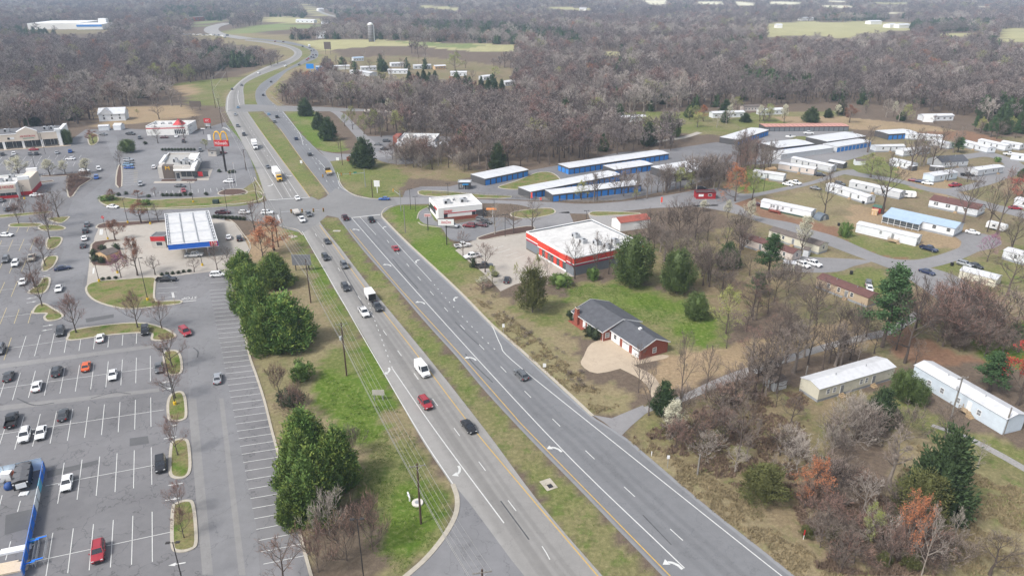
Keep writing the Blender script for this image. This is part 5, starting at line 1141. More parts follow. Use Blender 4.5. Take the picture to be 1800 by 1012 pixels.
# ------------------------------------------------------------------ far buildings
def far_box(name, a, b, depth, h, wall, roof, label, cat, rise=0, win=0, group=None):
 s = B(name, a, b, depth, label, cat, group, terr_=True)
 if rise: s.gable(h, rise, .4, roof, wall)
 else: s.walls(h, wall, .4); s.flat_roof(h, .4, roof, wall, .4)
 for k in range(win): s.window('front', s.L*(k+.5)/win, h*.35, s.L/win*.35, h*.3, pane=M_GLASS)
 return s
s = far_box('distribution_warehouse', (50,52.5), (142,52), 105, 11, M_WSTUC, M_TRIM, 'huge white distribution warehouse with blue corner beyond the left wood', 'warehouse', 0, 0)
MB().box(s.L, s.L+45, -18, 40, 0, 9).obj('office_wing', M_WSTUC, s.root); MB().box(s.L+.5, s.L+44.5, -18.3, -18.05, 5, 8.8).obj('blue_band', M_SBLUE, s.root); MB().box(s.L+1, s.L+44, -17, 39, 9, 9.6).obj('office_roof', M_TRIM, s.root)
MB().prism([(s.L+20, 40), (s.L+34, 40), (s.L+34, 54), (s.L+20, 54)], 9, 17).obj('tower', M_TRIM, s.root)
r = empty('grain_silo', Gt(653,73.5), 0, 'tall grey concrete grain silo with white dome beside the field', 'silo')
hs = 24.0; MB().tube([(0,0,0),(0,0,hs)], 4.2, 20).obj('shaft', mat('silo_concrete', (.16, .15, .15), .9, var=.15, scale=.3), r, True)
for k in range(6): MB().tube([(0,0,2+k*4),(0,0,2.25+k*4)], 4.28, 20).obj('hoop', M_GREYM, r, True)
MB().tube([(0,0,hs),(0,0,hs+1.2),(0,0,hs+2.6),(0,0,hs+3.4),(0,0,hs+3.7)], [4.3,4.1,3.0,1.6,.2], 20).obj('dome', M_TRIM, r, True); MB().box(3.9, 5.4, -.7, .7, 0, hs).obj('chute', M_GSIDE, r)
far_box('farmhouse', (557,68), (574,68), 11, 8, M_WSIDE, M_GSIDE, 'white two-storey farmhouse beside the highway bend', 'house', 3, 3)
far_box('farm_building', (520,40), (552,41), 12, 5, M_WSIDE, M_WROOF, 'white farm building at the far green field', 'farm building', 2, 4); far_box('farm_building', (565,43), (605,45), 12, 5, M_WSIDE, M_WROOF, 'second white farm building beside the far field', 'farm building', 2, 4)
far_box('brick_building', (343,38), (360,37), 18, 8, M_BRICK, M_TSHIN, 'red brick building by the distant highway curve', 'building', 2, 3)
far_box('car_dealership', (236,42), (262,41), 16, 6, M_WSTUC, M_WMEMB, 'white building among dark trees right of the warehouse', 'building', 0, 3)
FB = [((688,118),(710,117),'white mobile home left of two in the clearing beyond the wood'),((728,122),(758,121),'white mobile home right of the dark cedar in the far clearing'),((635,125),(662,124),'pale long mobile home left of the dark cedar in the far clearing'),((682,130),(716,130),'white mobile home with porch below the far row'),
  ((622,108),(640,107),'white house with a blue-grey roof in the far clearing'),((792,134),(820,134),'white house half hidden by small cedars'),((850,142),(868,140),'white house behind the dark cedars at the clearing end'),((765,123),(784,122),'tan house under the yellow-green tree'),((888,152),(905,150),'white camper-like home in the thin wood')]
for i, (a, b, lb) in enumerate(FB): far_box('mobile_home' if 'mobile' in lb else 'house', a, b, 7, 3.4, M_WSIDE if 'tan' not in lb else M_TAN, M_WROOF if i != 4 else M_BROOF, lb, 'mobile home' if 'mobile' in lb else 'house', .9, 4)
far_box('storage_building', (572,123.5), (615,122), 10, 3.4, M_WSTUC, M_WROOF, 'long white-roofed storage row by the blue highway sign', 'storage building', .5, 0); far_box('office_hut', (557,126.5), (570,126), 9, 4.5, M_SBLUE, M_BROOF, 'dark blue office beside the blue highway sign', 'office', .8, 1)
far_box('storage_building', (615,130), (650,135), 9, 3.2, M_GSIDE, M_WROOF, 'white-roofed storage row behind the brown wood', 'storage building', .5, 0)
for a, b, lb in [((1088,216),(1135,214),'white mobile home in the clearing among bare trees'),((1253,208),(1308,206),'long white mobile home behind the yellow-green trees'),((1338,203),(1377,201),'white-roofed home right of the pale pear trees'),((1622,213),(1675,212),'long white mobile home before the far dark wood'),((1308,196),(1336,195),'tan-roofed house left of the white-roofed home')]:
 far_box('mobile_home', a, b, 6, 3.2, M_WSIDE if 'tan' not in lb else M_PSIDE, M_WROOF if 'tan' not in lb else M_TSHIN, lb, 'mobile home', .8, 5)
far_box('box_truck_body', (1622,214.5), (1640,215.5), 3, 3.6, M_TRIM, M_TRIM, 'white box trailer parked before the long white home', 'trailer', 0, 0)
for a, b, lb in [((1018,19),(1030,19),'white farm building far off left of its neighbours'),((1045,18),(1053,18),'white barn far off in the middle of three'),((1064,17.5),(1080,18),'white shed far off right of its two neighbours'),((1365,50),(1375,50),'white farmhouse at the left of the big far field'),((1530,43.5),(1550,43),'white farmhouse in the upper part of the big far field'),((1564,49.5),(1577,49),'white barn near the right of the big far field'),((1580,50),(1600,49.5),'long white barn at the right end of the big far field'),((560,20),(570,20),'white house by the far road above the fields'),((1410,37),(1430,36.5),'low white farm building at the tree line of the far field'),((258,3),(270,3),'white roof far away at the top left'),((1350,15),(1360,15),'white buildings far away under the hazy fields'),((1432,30),(1450,31),'pale building far away among woods')]:
 far_box('farm_building', a, b, 16, 6, M_WSTUC, M_WROOF, lb, 'farm building', 2, 0)
# ------------------------------------------------------------------ vehicles
PAINT = {}
def paint(name, col=None, rough=.32, metal=.25):
 if name not in PAINT:
  m = mat('paint_'+name, col, rough, metal, var=.05, scale=1.0, spec=.5)
  b = m.node_tree.nodes['Principled BSDF']; b.inputs['Coat Weight'].default_value = .6; b.inputs['Coat Roughness'].default_value = .08
  PAINT[name] = m
 return PAINT[name]
for n_, c_, mt in [('white',(.72,.72,.71),0),('black',(.016,.016,.018),.2),('grey',(.16,.165,.17),.5),('dark grey',(.055,.058,.062),.4),('silver',(.42,.43,.44),.6),('red',(.32,.02,.03),.15),('dark red',(.16,.012,.018),.2),('maroon',(.075,.014,.018),.2),
     ('blue',(.02,.09,.33),.3),('navy',(.016,.026,.075),.3),('light blue',(.20,.34,.48),.4),('orange',(.62,.10,.015),.1),('beige',(.45,.40,.32),.3),('yellow',(.62,.36,.02),0)]: paint(n_, c_, metal=mt)
M_TYRE = mat('tyre_rubber', (.012, .012, .012), .9); M_RIM = mat('alloy_rim', (.34, .35, .36), .35, .7); M_CGLASS = mat('car_glass', (.018, .022, .028), .06, spec=.8, var=.2)
M_HLIGHT = mat('headlight_lens', (.62, .63, .62), .15, spec=.7); M_TLIGHT = mat('tail_light_lens', (.30, .01, .012), .25); M_PLATE = mat('number_plate', (.62, .62, .62), .5); M_PLASTIC = mat('black_plastic', (.02, .02, .021), .6)
def loft(mb, st):
 """st: list of (x, [(y,z)...]) half sections from bottom centre to top centre, mirrored"""
 rings = []
 for x, sec in st:
  full = [(x, y, z) for y, z in sec]+[(x, -y, z) for y, z in reversed(sec)]
  i = len(mb.v); mb.v += full; rings.append((i, len(full)))
 for (i, n), (j, _) in zip(rings, rings[1:]):
  for k in range(n):
   q = (k+1) % n; mb.f.append((i+k, j+k, j+q, i+q)); mb.m.append(0)
 i, n = rings[0]; mb.f.append(tuple(i+k for k in range(n))); mb.m.append(0)
 i, n = rings[-1]; mb.f.append(tuple(i+n-1-k for k in range(n))); mb.m.append(0)
def frustum(mb, b, t, z0, z1, m=0):
 """b,t = (x0,x1,halfwidth) at z0 and z1"""
 i = len(mb.v)
 for (x0, x1, w), z in ((b, z0), (t, z1)): mb.v += [(x0,-w,z),(x1,-w,z),(x1,w,z),(x0,w,z)]
 for q in ((4,5,6,7),(0,1,5,4),(1,2,6,5),(2,3,7,6),(3,0,4,7)): mb.f.append(tuple(i+k for k in q)); mb.m.append(m)
def pane(A, B_, C, D, a0, a1, b0, b1, off):
 """sub-rectangle of the quad A-B-C-D (A,B bottom; D,C top), moved out along its normal"""
 A, B_, C, D = map(Vector, (A, B_, C, D))
 def P(u, v): return A.lerp(B_, u).lerp(D.lerp(C, u), v)
 n = (B_-A).cross(D-A).normalized()*off
 return [P(a0, b0)+n, P(a1, b0)+n, P(a1, b1)+n, P(a0, b1)+n]
def thin(q, t=.012):
 q = [Vector(p) for p in q]; n = (q[1]-q[0]).cross(q[3]-q[0]).normalized()*t
 mb = MB(); mb.quad(*q); lo = [p-n for p in q]; mb.quad(*lo[::-1])
 for k in range(4): j = (k+1) % 4; mb.quad(lo[k], lo[j], q[j], q[k])
 return mb
def make_car(kind):
 S = dict(sedan=(4.75,1.84,1.45),suv=(4.75,1.92,1.72),hatch=(4.3,1.8,1.52),pickup=(5.75,2.0,1.88),van=(5.9,2.05,2.55),minivan=(5.0,1.98,1.75))[kind]
 L, W, H = S; w = W/2; hl = L/2; parts = []
 belt = {'sedan':.93,'suv':1.05,'hatch':.96,'pickup':1.12,'van':1.25,'minivan':1.02}[kind]
 hood = {'sedan':.82,'suv':.98,'hatch':.88,'pickup':1.06,'van':1.12,'minivan':.92}[kind]
 tail = {'sedan':.90,'suv':1.02,'hatch':.95,'pickup':1.05,'van':1.25,'minivan':1.0}[kind]
 gl = {'sedan':.20,'suv':.26,'hatch':.22,'pickup':.32,'van':.28,'minivan':.22}[kind]
 def sec(wd, zl, zt): return [(0, zl), (wd*.86, zl), (wd*.97, zl+.10), (wd, zl+.28), (wd*.985, zt-.14), (wd*.92, zt-.02), (wd*.8, zt), (0, zt+.015)]
 cab = {'sedan':(-1.75,1.05,-1.05,.30),'suv':(-2.25,1.05,-1.95,.42),'hatch':(-2.0,1.05,-1.62,.30),'pickup':(-.85,1.45,-.65,.75),'van':(-2.9,1.95,-2.85,1.30),'minivan':(-2.4,1.45,-2.1,.55)}[kind]
 xb0, xb1, xt0, xt1 = cab
 body = MB()
 if kind == 'pickup':
  loft(body, [(-hl, sec(w*.96, gl+.1, .70)), (-hl+.1, sec(w, gl+.05, .72)), (xb0-.1, sec(w, gl, .72)), (xb0-.09, sec(w, gl, belt)), (xb1, sec(w, gl, belt-.02)), (hl-.55, sec(w*.98, gl, hood)), (hl-.12, sec(w*.93, gl+.05, hood-.08)), (hl, sec(w*.86, gl+.12, hood-.25))])
  z0, z1 = .70, belt-.02
  body.box(-hl+.02, xb0-.1, w*.88, w*.99, z0, z1); body.box(-hl+.02, xb0-.1, -w*.99, -w*.88, z0, z1); body.box(-hl+.0, -hl+.1, -w*.88, w*.88, z0, z1)
  parts.append(('bed_liner', MB().box(-hl+.1, xb0-.1, -w*.88, w*.88, .735, .76).mesh('bed_liner', M_PLASTIC)))
 else:
  fr = hl-.14
  loft(body, [(-hl, sec(w*.86, gl+.14, tail-.22)), (-hl+.13, sec(w*.95, gl+.04, tail-.04)), (-hl+.6, sec(w, gl, tail)), (xb1-.1, sec(w, gl, belt)), (xb1+.25, sec(w*.99, gl, belt-.04)), (fr-.45, sec(w*.97, gl, hood)), (fr, sec(w*.92, gl+.04, hood-.10)), (hl, sec(w*.82, gl+.12, hood-.26))])
 wb, wt = w*.93, w*(.70 if kind in ('sedan', 'hatch') else .76 if kind != 'van' else .84)
 b, t = (xb0, xb1, wb), (xt0, xt1, wt)
 frustum(body, b, t, belt-.03, H-.05)
 frustum(body, (xt0+.0, xt1-.0, wt), (xt0+.12, xt1-.15, wt*.9), H-.05, H)
 for q in (-1, 1): body.box(xb1-.45, xb1-.28, q*(w+.13)-.09, q*(w+.13)+.09, belt-.02, belt+.13)
 parts.insert(0, ('body', body.mesh('body', paint('white'))))
 z0, z1 = belt-.03, H-.05
 c = lambda x, y, z: (x, y, z)
 parts.append(('windscreen', thin(pane(c(xb1,-wb,z0),c(xb1,wb,z0),c(xt1,wt,z1),c(xt1,-wt,z1),.06,.94,.08,.94,.012)).mesh('windscreen', M_CGLASS)))
 if kind != 'van':
  parts.append(('rear_window', thin(pane(c(xb0,wb,z0),c(xb0,-wb,z0),c(xt0,-wt,z1),c(xt0,wt,z1),.08,.92,.15,.92,.012)).mesh('rear_window', M_CGLASS)))
 spl = [(.06,.47),(.51,.93)] if kind not in ('van',) else [(.70,.95)]
 if kind in ('suv', 'minivan'): spl = [(.04,.30),(.33,.62),(.65,.93)]
 for q in (-1, 1):
  for (u0, u1) in spl:
   if q < 0: P = pane(c(xb0,-wb,z0),c(xb1,-wb,z0),c(xt1,-wt,z1),c(xt0,-wt,z1),u0,u1,.14,.88,.012)
   else: P = pane(c(xb1,wb,z0),c(xb0,wb,z0),c(xt0,wt,z1),c(xt1,wt,z1),1-u1,1-u0,.14,.88,.012)
   parts.append(('side_window', thin(P).mesh('side_window', M_CGLASS)))
 rw = {'sedan':.33,'suv':.37,'hatch':.32,'pickup':.40,'van':.37,'minivan':.34}[kind]; ax = hl*.62
 for xx in (ax, -ax):
  for q in (-1, 1):
   y0, y1 = q*(w-.22), q*(w+.005)
   tm = MB().tube([(xx, y0, rw), (xx, y1-q*.04, rw), (xx, y1, rw)], [rw, rw, rw*.9], 14).mesh('wheel', M_TYRE)
   rm = MB().tube([(xx, y1-q*.01, rw), (xx, y1+q*.012, rw)], [rw*.62, rw*.58], 10).mesh('rim', M_RIM)
   parts.append(('wheel', tm, ('rim', rm)))
 zh = hood-.30
 for q in (-1, 1):
  parts.append(('headlight', MB().box(hl-.22, hl-.02, q*w*.66-.17, q*w*.66+.17, zh, zh+.16).mesh('headlight', M_HLIGHT)))
  parts.append(('tail_light', MB().box(-hl-.01, -hl+.12, q*w*.74-.14, q*w*.74+.14, tail-.36, tail-.12).mesh('tail_light', M_TLIGHT)))
 parts.append(('grille', MB().box(hl-.06, hl+.015, -w*.42, w*.42, zh-.12, zh+.10).mesh('grille', M_PLASTIC)))
 parts.append(('bumper', MB().box(hl-.12, hl+.03, -w*.78, w*.78, gl+.08, gl+.25).mesh('bumper', M_PLASTIC)))
 parts.append(('bumper', MB().box(-hl-.03, -hl+.12, -w*.80, w*.80, gl+.12, gl+.28).mesh('bumper', M_PLASTIC)))
 parts.append(('number_plate', MB().box(-hl-.05, -hl-.02, -.17, .17, tail-.48, tail-.34).mesh('number_plate', M_PLATE)))
 if kind in ('suv', 'minivan'):
  for q in (-1, 1): parts.append(('roof_rail', MB().box(xt0+.2, xt1-.2, q*wt*.82-.025, q*wt*.82+.025, H+.002, H+.05).mesh('roof_rail', M_PLASTIC)))
 return parts
CARS = {k: make_car(k) for k in ('sedan', 'suv', 'hatch', 'pickup', 'van', 'minivan')}
def car(px, py, dx, dy, kind, colour, where, small=False, group=None, heading=None, say=None):
 p = G(px, py, .06) if py > 120 else Gt(px, py, .4)
 a = heading if heading is not None else ang(px, py, dx, dy)
 lab = say or f'{colour} {"car" if kind == "hatch" else kind} {where}'
 r = empty({'hatch':'car','suv':'suv'}.get(kind, kind), p, a, lab, {'hatch':'car','minivan':'minivan','suv':'suv','van':'van'}.get(kind, kind), group)
 for part in CARS[kind]:
  nm, me = part[0], part[1]
  if small and nm not in ('body', 'windscreen', 'rear_window', 'side_window', 'wheel'): continue
  o = link(nm, me, r)
  if nm == 'body': o.material_slots[0].link = 'OBJECT'; o.material_slots[0].material = paint(colour)
  if len(part) > 2 and not small: link(part[2][0], part[2][1], o)
 return r
GP, GH, GHN, GLN = 'vehicles in the car park', 'vehicles coming down the highway', 'vehicles going up the highway', 'vehicles in the estate'
SD = (-1.2, 12)          # picture vector along a stall towards the camera
def stall(px, py, away, kind, colour, where):
 v = Vector((G(267.5, 987)-G(267, 899))); a = math.atan2(v.y, v.x)
 a += math.pi if away else 0
 return car(px, py, 0, 0, kind, colour, where, group=GP, heading=a)
stall(22,742,1,'pickup','black','parked at the left edge of the car park'); stall(112,732,1,'sedan','dark grey','parked alone three rows from the camera'); stall(45,769,0,'suv','white','beside a white sedan in the third row')
stall(73,764,0,'sedan','white','right of the white suv in the third row'); stall(66,682,1,'sedan','white','parked in front of the dark grey suv in the fourth row'); stall(16,664,1,'sedan','dark grey','leftmost in the fourth row of the car park')
stall(101,656,1,'suv','dark grey','between stall lines left of the orange car'); stall(152,647,1,'sedan','orange','parked in the car park'); stall(199,662,0,'sedan','white','right of the orange car, nose to camera')
stall(280,649,0,'sedan','grey','beside the long tree island, second tree'); stall(177,597,1,'sedan','white','below the curved grass island'); stall(107,586,0,'suv','dark grey','left of the curved grass island')
stall(255.5,584,0,'suv','black','tucked into the curved grass island'); stall(1,618,0,'suv','grey','cut by the left edge of the photo'); stall(118.7,852,0,'sedan','white','right of the garden yard fence'); stall(283,820,0,'suv','black','beside the third tree island')
stall(174,974,0,'suv','red','nearest the camera in the car park'); stall(41,498,0,'sedan','white','beside the small upper tree island'); stall(11,459,0,'suv','grey','leftmost in the upper yellow stalls'); stall(28,466,0,'suv','white','between grey suv and beige pickup in the upper stalls'); stall(57,456,0,'pickup','beige','under the bare tree of an upper island')
car(326,586,4,4,'minivan','red','turning at the top of the side aisle',group=GP); car(383,668,.5,-8,'sedan','silver','driving up the side aisle',group=GP); car(104,510,-2,8,'sedan','white','driving down past the bend',group=GP)
car(111,474,9,-1.5,'sedan','navy','crossing the main aisle sideways',group=GP); car(11,415.5,9,0,'sedan','white','driving across the upper stalls',group=GP)
for x, y, k, c, wv in [(154,397,'suv','grey','first in the queue at the stop line'),(151,408,'suv','black','second in the queue at the stop line'),(149,421,'sedan','white','third in the queue at the stop line'),(146.5,433.5,'sedan','dark grey','last in the queue at the stop line')]: car(x, y, 1.5, -9, k, c, wv, group=GP)
car(293,494,9,-.3,'pickup','black','parked below the fuel station',group=GP); car(384,485.5,9,-.5,'suv','white','parked by the big green trees',group=GP); car(402,419,-1,-8,'sedan','white','leaving the fuel station',group=GP); car(421,421.5,-1.5,-7,'suv','black','right of the white sedan at the fuel station',group=GP)
car(342,451,9,-.6,'pickup','white','at the fuel pumps under the canopy',group=GP); car(392.5,376,9,-.3,'pickup','maroon','on the side street behind the canopy',group=GP); car(430,375.5,9,-.2,'hatch','white','behind the maroon pickup on the side street',group=GP); car(470.5,376,9,0,'suv','white','waiting at the junction from the left',group=GP); car(199,365.5,9,.6,'sedan','white','turning beside the small traffic island',group=GP)
for x, y, k, c in [(226,283,'suv','silver'),(227.5,287.5,'sedan','grey'),(226,292,'suv','light blue'),(227.5,296.5,'sedan','blue')]: car(x, y, 9, -.2, k, c, 'in the row left of the burger restaurant', group=GP)
for x, y, dx, dy, k, c, wv in [(247.5,326,-.6,8,'suv','silver','driving out of the burger restaurant lot'),(271,296,.5,-8,'suv','white','in the drive-through lane'),(342.5,281,-9,-1.2,'pickup','black','behind the burger restaurant'),(352.5,266,-.5,7,'suv','grey','at the back of the burger restaurant'),(317,329,9,.4,'sedan','dark grey','passing the burger restaurant front'),(323,337,1,6,'sedan','red','parked among round shrubs'),(402.5,321,-9,0,'suv','white','parked by the flagpoles'),(391,270,9,0,'sedan','dark red','behind the small brick hut')]: car(x, y, dx, dy, k, c, wv, group=GP)
for x, y, dx, dy, k, c, wv in [(246,244,-.4,6,'suv','dark grey','left of the chicken restaurant'),(289,243,8,0,'sedan','maroon','in front of the chicken restaurant'),(310,241,-.4,6,'sedan','white','in front of the chicken restaurant door'),(323,250,-.3,6,'suv','black','nearest the camera at the chicken restaurant'),(182,238,8,.4,'sedan','grey','beside the round planted island'),(230,237,8,.3,'pickup','dark grey','left of the chicken restaurant by the hedge'),
  (60,264.5,9,-.3,'sedan','red','driving past the strip mall'),(53,272,1,-6,'sedan','grey','first of two under the restaurant sign'),(64.5,272,1,-6,'suv','dark grey','second of two under the restaurant sign'),(5,273,1,-6,'suv','dark grey','at the left edge before the strip mall'),(25,272,1,-6,'suv','white','parked before the strip mall'),(22,279,1,-6,'sedan','black','half hidden by the blossoming pear'),(100.5,270,1,-6,'sedan','silver','parked right of the lamp at the strip mall'),(124,268,1,-6,'suv','blue','at the right end of the strip mall row'),(124.5,281,-9,0,'sedan','white','driving before the strip mall'),(174,299,3,4,'suv','white','on the aisle beside the strip mall lot'),(170,314,-.5,7,'suv','blue','coming down the aisle'),(149,301.5,9,0,'sedan','white','under the rightmost blossoming pear'),(64,345,9,-.3,'sedan','white','right of the noodle restaurant'),(3,354,3,-6,'sedan','grey','at the left edge below the noodle restaurant'),(19,370,8,-2,'suv','dark grey','below the noodle restaurant')]: car(x, y, dx, dy, k, c, wv, small=True, group=GP)
for x, y, k, c, wv in [(824,753,'sedan','black','nearest on the highway, on the yellow line'),(748,712,'suv','red','coming down the highway'),(742.5,655,'van','white','coming down the highway'),(640,552,'pickup','white','coming down the highway'),(663,542,'pickup','dark grey','towing a white box trailer'),(607.5,508,'suv','dark grey','behind the white pickup on the highway'),(605.5,469,'suv','grey','by the yellow line on the highway'),(572.5,455,'suv','dark grey','in the outer lane below the junction'),(575,426.5,'sedan','dark grey','first below the junction by the yellow line'),(543,379,'suv','grey','in the junction beside a flatbed'),(523,350.5,'sedan','white','crossing the stop line'),(471,295,'sedan','grey','ahead of the white lorry')]:
 car(x, y, (4.2 if y > 600 else 3.6), 5.2, k, c, wv, group=GH)
for x, y, dx, dy, k, c, wv in [(429,238,2,5,'pickup','dark grey','passing the arches sign'),(418,223,2,5,'suv','grey','above the dark pickup'),(414,202.5,1.5,5,'sedan','silver','above the restaurant entrance'),(418.5,190,.8,5,'sedan','light blue','in the curve before the crossover'),(408,158,-1,4,'sedan','dark grey','high in the curve, outer lane'),(425,151,-2,3,'suv','grey','high in the curve, inner lane'),(455,129.5,-4,2,'suv','white','at the top of the near curve'),(502,118,-5,1.5,'suv','white','on the far straight towards the camera')]: car(x, y, dx, dy, k, c, wv, small=True, group=GH)
car(916,662,-4,-4.2,'suv','grey','driving away on the near carriageway',group=GHN); car(652.5,388.5,-2.5,-4,'pickup','black','waiting at the stop line',group=GHN); car(606.7,385,-3,-4,'pickup','maroon','waiting by the median nose',group=GHN); car(695,438.5,-4,-5,'sedan','red','driving up to the junction',group=GHN)
for x, y, dx, dy, k, c, wv in [(544.5,273,-2.5,-4,'suv','dark grey','above the yellow truck going away'),(520.5,245.5,-3,-4,'suv','navy','going away by the frontage grass'),(487,207,-3,-4,'pickup','dark grey','going away before the crossover'),(482.5,215.5,-3,-4,'suv','grey','going away behind the dark pickup'),(472.5,202,-2,-4,'sedan','light blue','going away at the crossover'),(462.8,168.5,.3,-4,'suv','black','in the far curve going away'),(476.6,144.8,3,-3,'sedan','dark grey','past the far curve going away'),(526,115.8,4,-2,'suv','dark grey','before the far queue'),
  (532,83.5,-3,-1,'suv','dark grey','at the head of the far queue'),(547,91,0,-3,'suv','black','beside the white lorry in the far queue'),(552,90,0,-3,'sedan','dark grey','right of the lorry in the far queue'),(550.5,98,1,-3,'sedan','maroon','in the middle of the far queue'),(555.5,98.5,1,-3,'suv','dark grey','outermost in the far queue'),(547.6,102,3,-3,'suv','navy','lower inner lane of the far queue'),(551.8,102.8,3,-3,'sedan','black','lower outer lane of the far queue'),(542.4,104.5,4,-2,'sedan','red','second last in the far queue'),(539.6,107,4,-2,'sedan','dark red','last in the far queue'),(483.6,74.5,-4,-.5,'suv','dark red','beyond the far queue, first'),(498,75,-4,-.5,'suv','maroon','beyond the far queue, second')]: car(x, y, dx, dy, k, c, wv, small=True, group=GHN)
car(675.5,351.5,-9,0,'sedan','blue','coming out of the side road',group=GHN)
for x, y, dx, dy, k, c, wv in [(794,399,8,1,'pickup','silver','left of three before the doughnut shop'),(824.5,399,-8,-.6,'suv','dark red','between pickup and dark sedan at the doughnut shop'),(846.5,397.5,8,1,'sedan','maroon','right of the red suv at the doughnut shop'),(855,392.5,8,1.6,'suv','dark grey','behind the dark sedan at the doughnut shop'),(846.5,388.5,8,1.6,'suv','grey','nearest the wall of the doughnut shop'),(830,453,-8,1.5,'pickup','white','at the edge of the parts shop lot'),(851,470,9,-.6,'pickup','dark grey','under the pink budding tree'),(891,494,1,-5,'sedan','black','behind shrubs before the parts shop'),(813,434,8,-1,'pickup','white','among brown shrubs above the parts shop lot')]: car(x, y, dx, dy, k, c, wv, group='cars at the roadside shops')
for x, y, dx, dy, k, c, wv in [(664.5,255.5,9,.2,'sedan','grey','left of the bar'),(676,263.5,9,.2,'sedan','black','before the bar porch'),(680,249.5,9,.1,'suv','dark grey','beside the brick block of the bar'),(1232,332.5,9,-.3,'sedan','black','behind the red kiosk'),(1421,236,9,.2,'pickup','white','on the grass of the storage yard')]: car(x, y, dx, dy, k, c, wv, small=True, group='cars at the roadside shops')
for x, y, dx, dy, k, c, wv in [(1384.5,326,7,1.5,'sedan','white','first of two below the white mobile home'),(1397,323.5,7,1.5,'pickup','white','second of two below the white mobile home'),(1442,309.5,8,.6,'suv','dark grey','at the end of the beige home'),(1433,333,8,1.5,'sedan','grey','at the road bend by a bare tree'),(1476,325.5,8,1.5,'suv','dark grey','left of the light grey home'),(1606,319,7,1,'sedan','dark red','left of three at the pale blue home'),(1618,321,7,1,'sedan','navy','middle of three at the pale blue home'),(1630,324,7,1,'sedan','white','right of three at the pale blue home'),(1678,328,-8,.6,'pickup','red','on the upper estate road'),(1774,273,8,.3,'pickup','white','at the top right of the estate'),(1700,309.5,8,.6,'pickup','black','left of the grey-sided home'),(1411,468.5,7,2.5,'suv','white','left of two beside the garden shed'),(1429,466,7,2.5,'pickup','white','right of two beside the garden shed'),(1331,361.5,7,.5,'sedan','maroon','at the left end of the red-deck home'),(1709,410.5,8,1.5,'sedan','white','at the end of the blue-roofed house'),(1632,440,8,2.4,'pickup','navy','at the end of the tan-deck home'),(1695,467,8,2.4,'suv','silver','left of two under the leaning tree'),(1714,469.5,8,3,'sedan','dark grey','right of two under the leaning tree'),(1629,480.5,8,2.6,'sedan','navy','on the road by the green verge'),(1784,367.5,8,.5,'sedan','red','at the right edge of the estate'),(1526,500,1,-7,'suv','grey','left of the white pine'),(1528,510,1,6,'sedan','white','behind the tan home')]: car(x, y, dx, dy, k, c, wv, small=y < 400, group=GLN)
FR = random.Random(4)
for k in range(22): car(322+k*3.7+FR.uniform(-1,1), 62+FR.uniform(-1.5,3)+(k*.12), FR.choice([1,-1])*5, FR.uniform(-.6,.6), FR.choice(['suv','sedan','pickup','van']), FR.choice(['white','silver','white','grey','white']), '', True, 'vehicles on the far dealer lot', say='pale vehicle parked on the far lot beside the highway bend')
def wheels(r, xs, w, rad=.5, small=False):
 for x in xs:
  for q in (-1, 1):
   o = MB().tube([(x, q*(w-.3), rad), (x, q*w, rad)], rad, 12).obj('wheel', M_TYRE, r)
   if not small: MB().tube([(x, q*w, rad), (x, q*(w+.02), rad)], rad*.55, 8).obj('rim', M_RIM, o)
def truck(px, py, dx, dy, label, cab='white', box='white', blen=9.0, bh=3.9, gap=.5, name='lorry', small=False):
 r = empty(name, G(px, py, .06) if py > 120 else Gt(px, py, .4), ang(px, py, dx, dy), label, 'lorry', None)
 fx = blen/2+gap
 b = MB().box(-blen/2, blen/2, -1.27, 1.27, 1.15, bh).obj('cargo_box', paint(box) if box != 'white' else M_TRIM, r); MB().box(-blen/2, blen/2+gap+1, -.5, .5, .75, 1.15).obj('chassis', M_PLASTIC, r)
 for q in (-.62, .62): MB().box(-blen/2-.02, -blen/2, q-.58, q+.58, 1.25, bh-.1).obj('rear_door', M_GSIDE, b)
 c = MB(); loft(c, [(fx, [(0,.5),(1.15,.5),(1.2,.9),(1.2,2.0),(1.1,2.9),(0,2.95)]), (fx+1.3, [(0,.5),(1.15,.5),(1.2,.9),(1.2,2.0),(1.08,2.75),(0,2.8)]), (fx+1.75, [(0,.5),(1.15,.5),(1.2,.9),(1.15,1.75),(1.1,1.8),(0,1.85)]), (fx+2.9, [(0,.55),(1.0,.55),(1.05,.9),(1.0,1.45),(.9,1.55),(0,1.6)]), (fx+3.05, [(0,.6),(.9,.6),(.95,.9),(.9,1.3),(.8,1.4),(0,1.45)])])
 c.obj('cab', paint(cab), r)
 thin([(fx+1.80,-1.0,1.9),(fx+1.80,1.0,1.9),(fx+1.38,.95,2.68),(fx+1.38,-.95,2.68)]).obj('windscreen', M_CGLASS, r)
 for q in (-1, 1): MB().box(fx+.45, fx+1.25, q*1.2-.015, q*1.2+.015, 1.75, 2.5).obj('side_window', M_CGLASS, r); MB().box(fx+2.98, fx+3.08, q*.72-.14, q*.72+.14, .95, 1.15).obj('headlight', M_HLIGHT, r)
 MB().box(fx+3.02, fx+3.12, -1.0, 1.0, .45, .7).obj('bumper', M_PLASTIC, r); MB().box(fx+3.05, fx+3.10, -.5, .5, .8, 1.35).obj('grille', M_PLASTIC, r)
 wheels(r, (fx+2.2, -blen/2+1.0, -blen/2+2.2), 1.25, .5, small)
truck(487,312,3.5,5,'lorry with long white box and yellow bonnet stopped above the junction','yellow','white',11.5,4.1); truck(448,259,2.2,5,'plain white lorry coming down past the arches sign','white','white',8.5,3.8); truck(544,84.5,-2,-3,'white lorry at the head of the far queue','white','white',9,4,small=True)
truck(578.7,308,-2.5,-4,'dark flat truck with yellow rear frame going away from the junction','black','yellow',4.0,1.9)
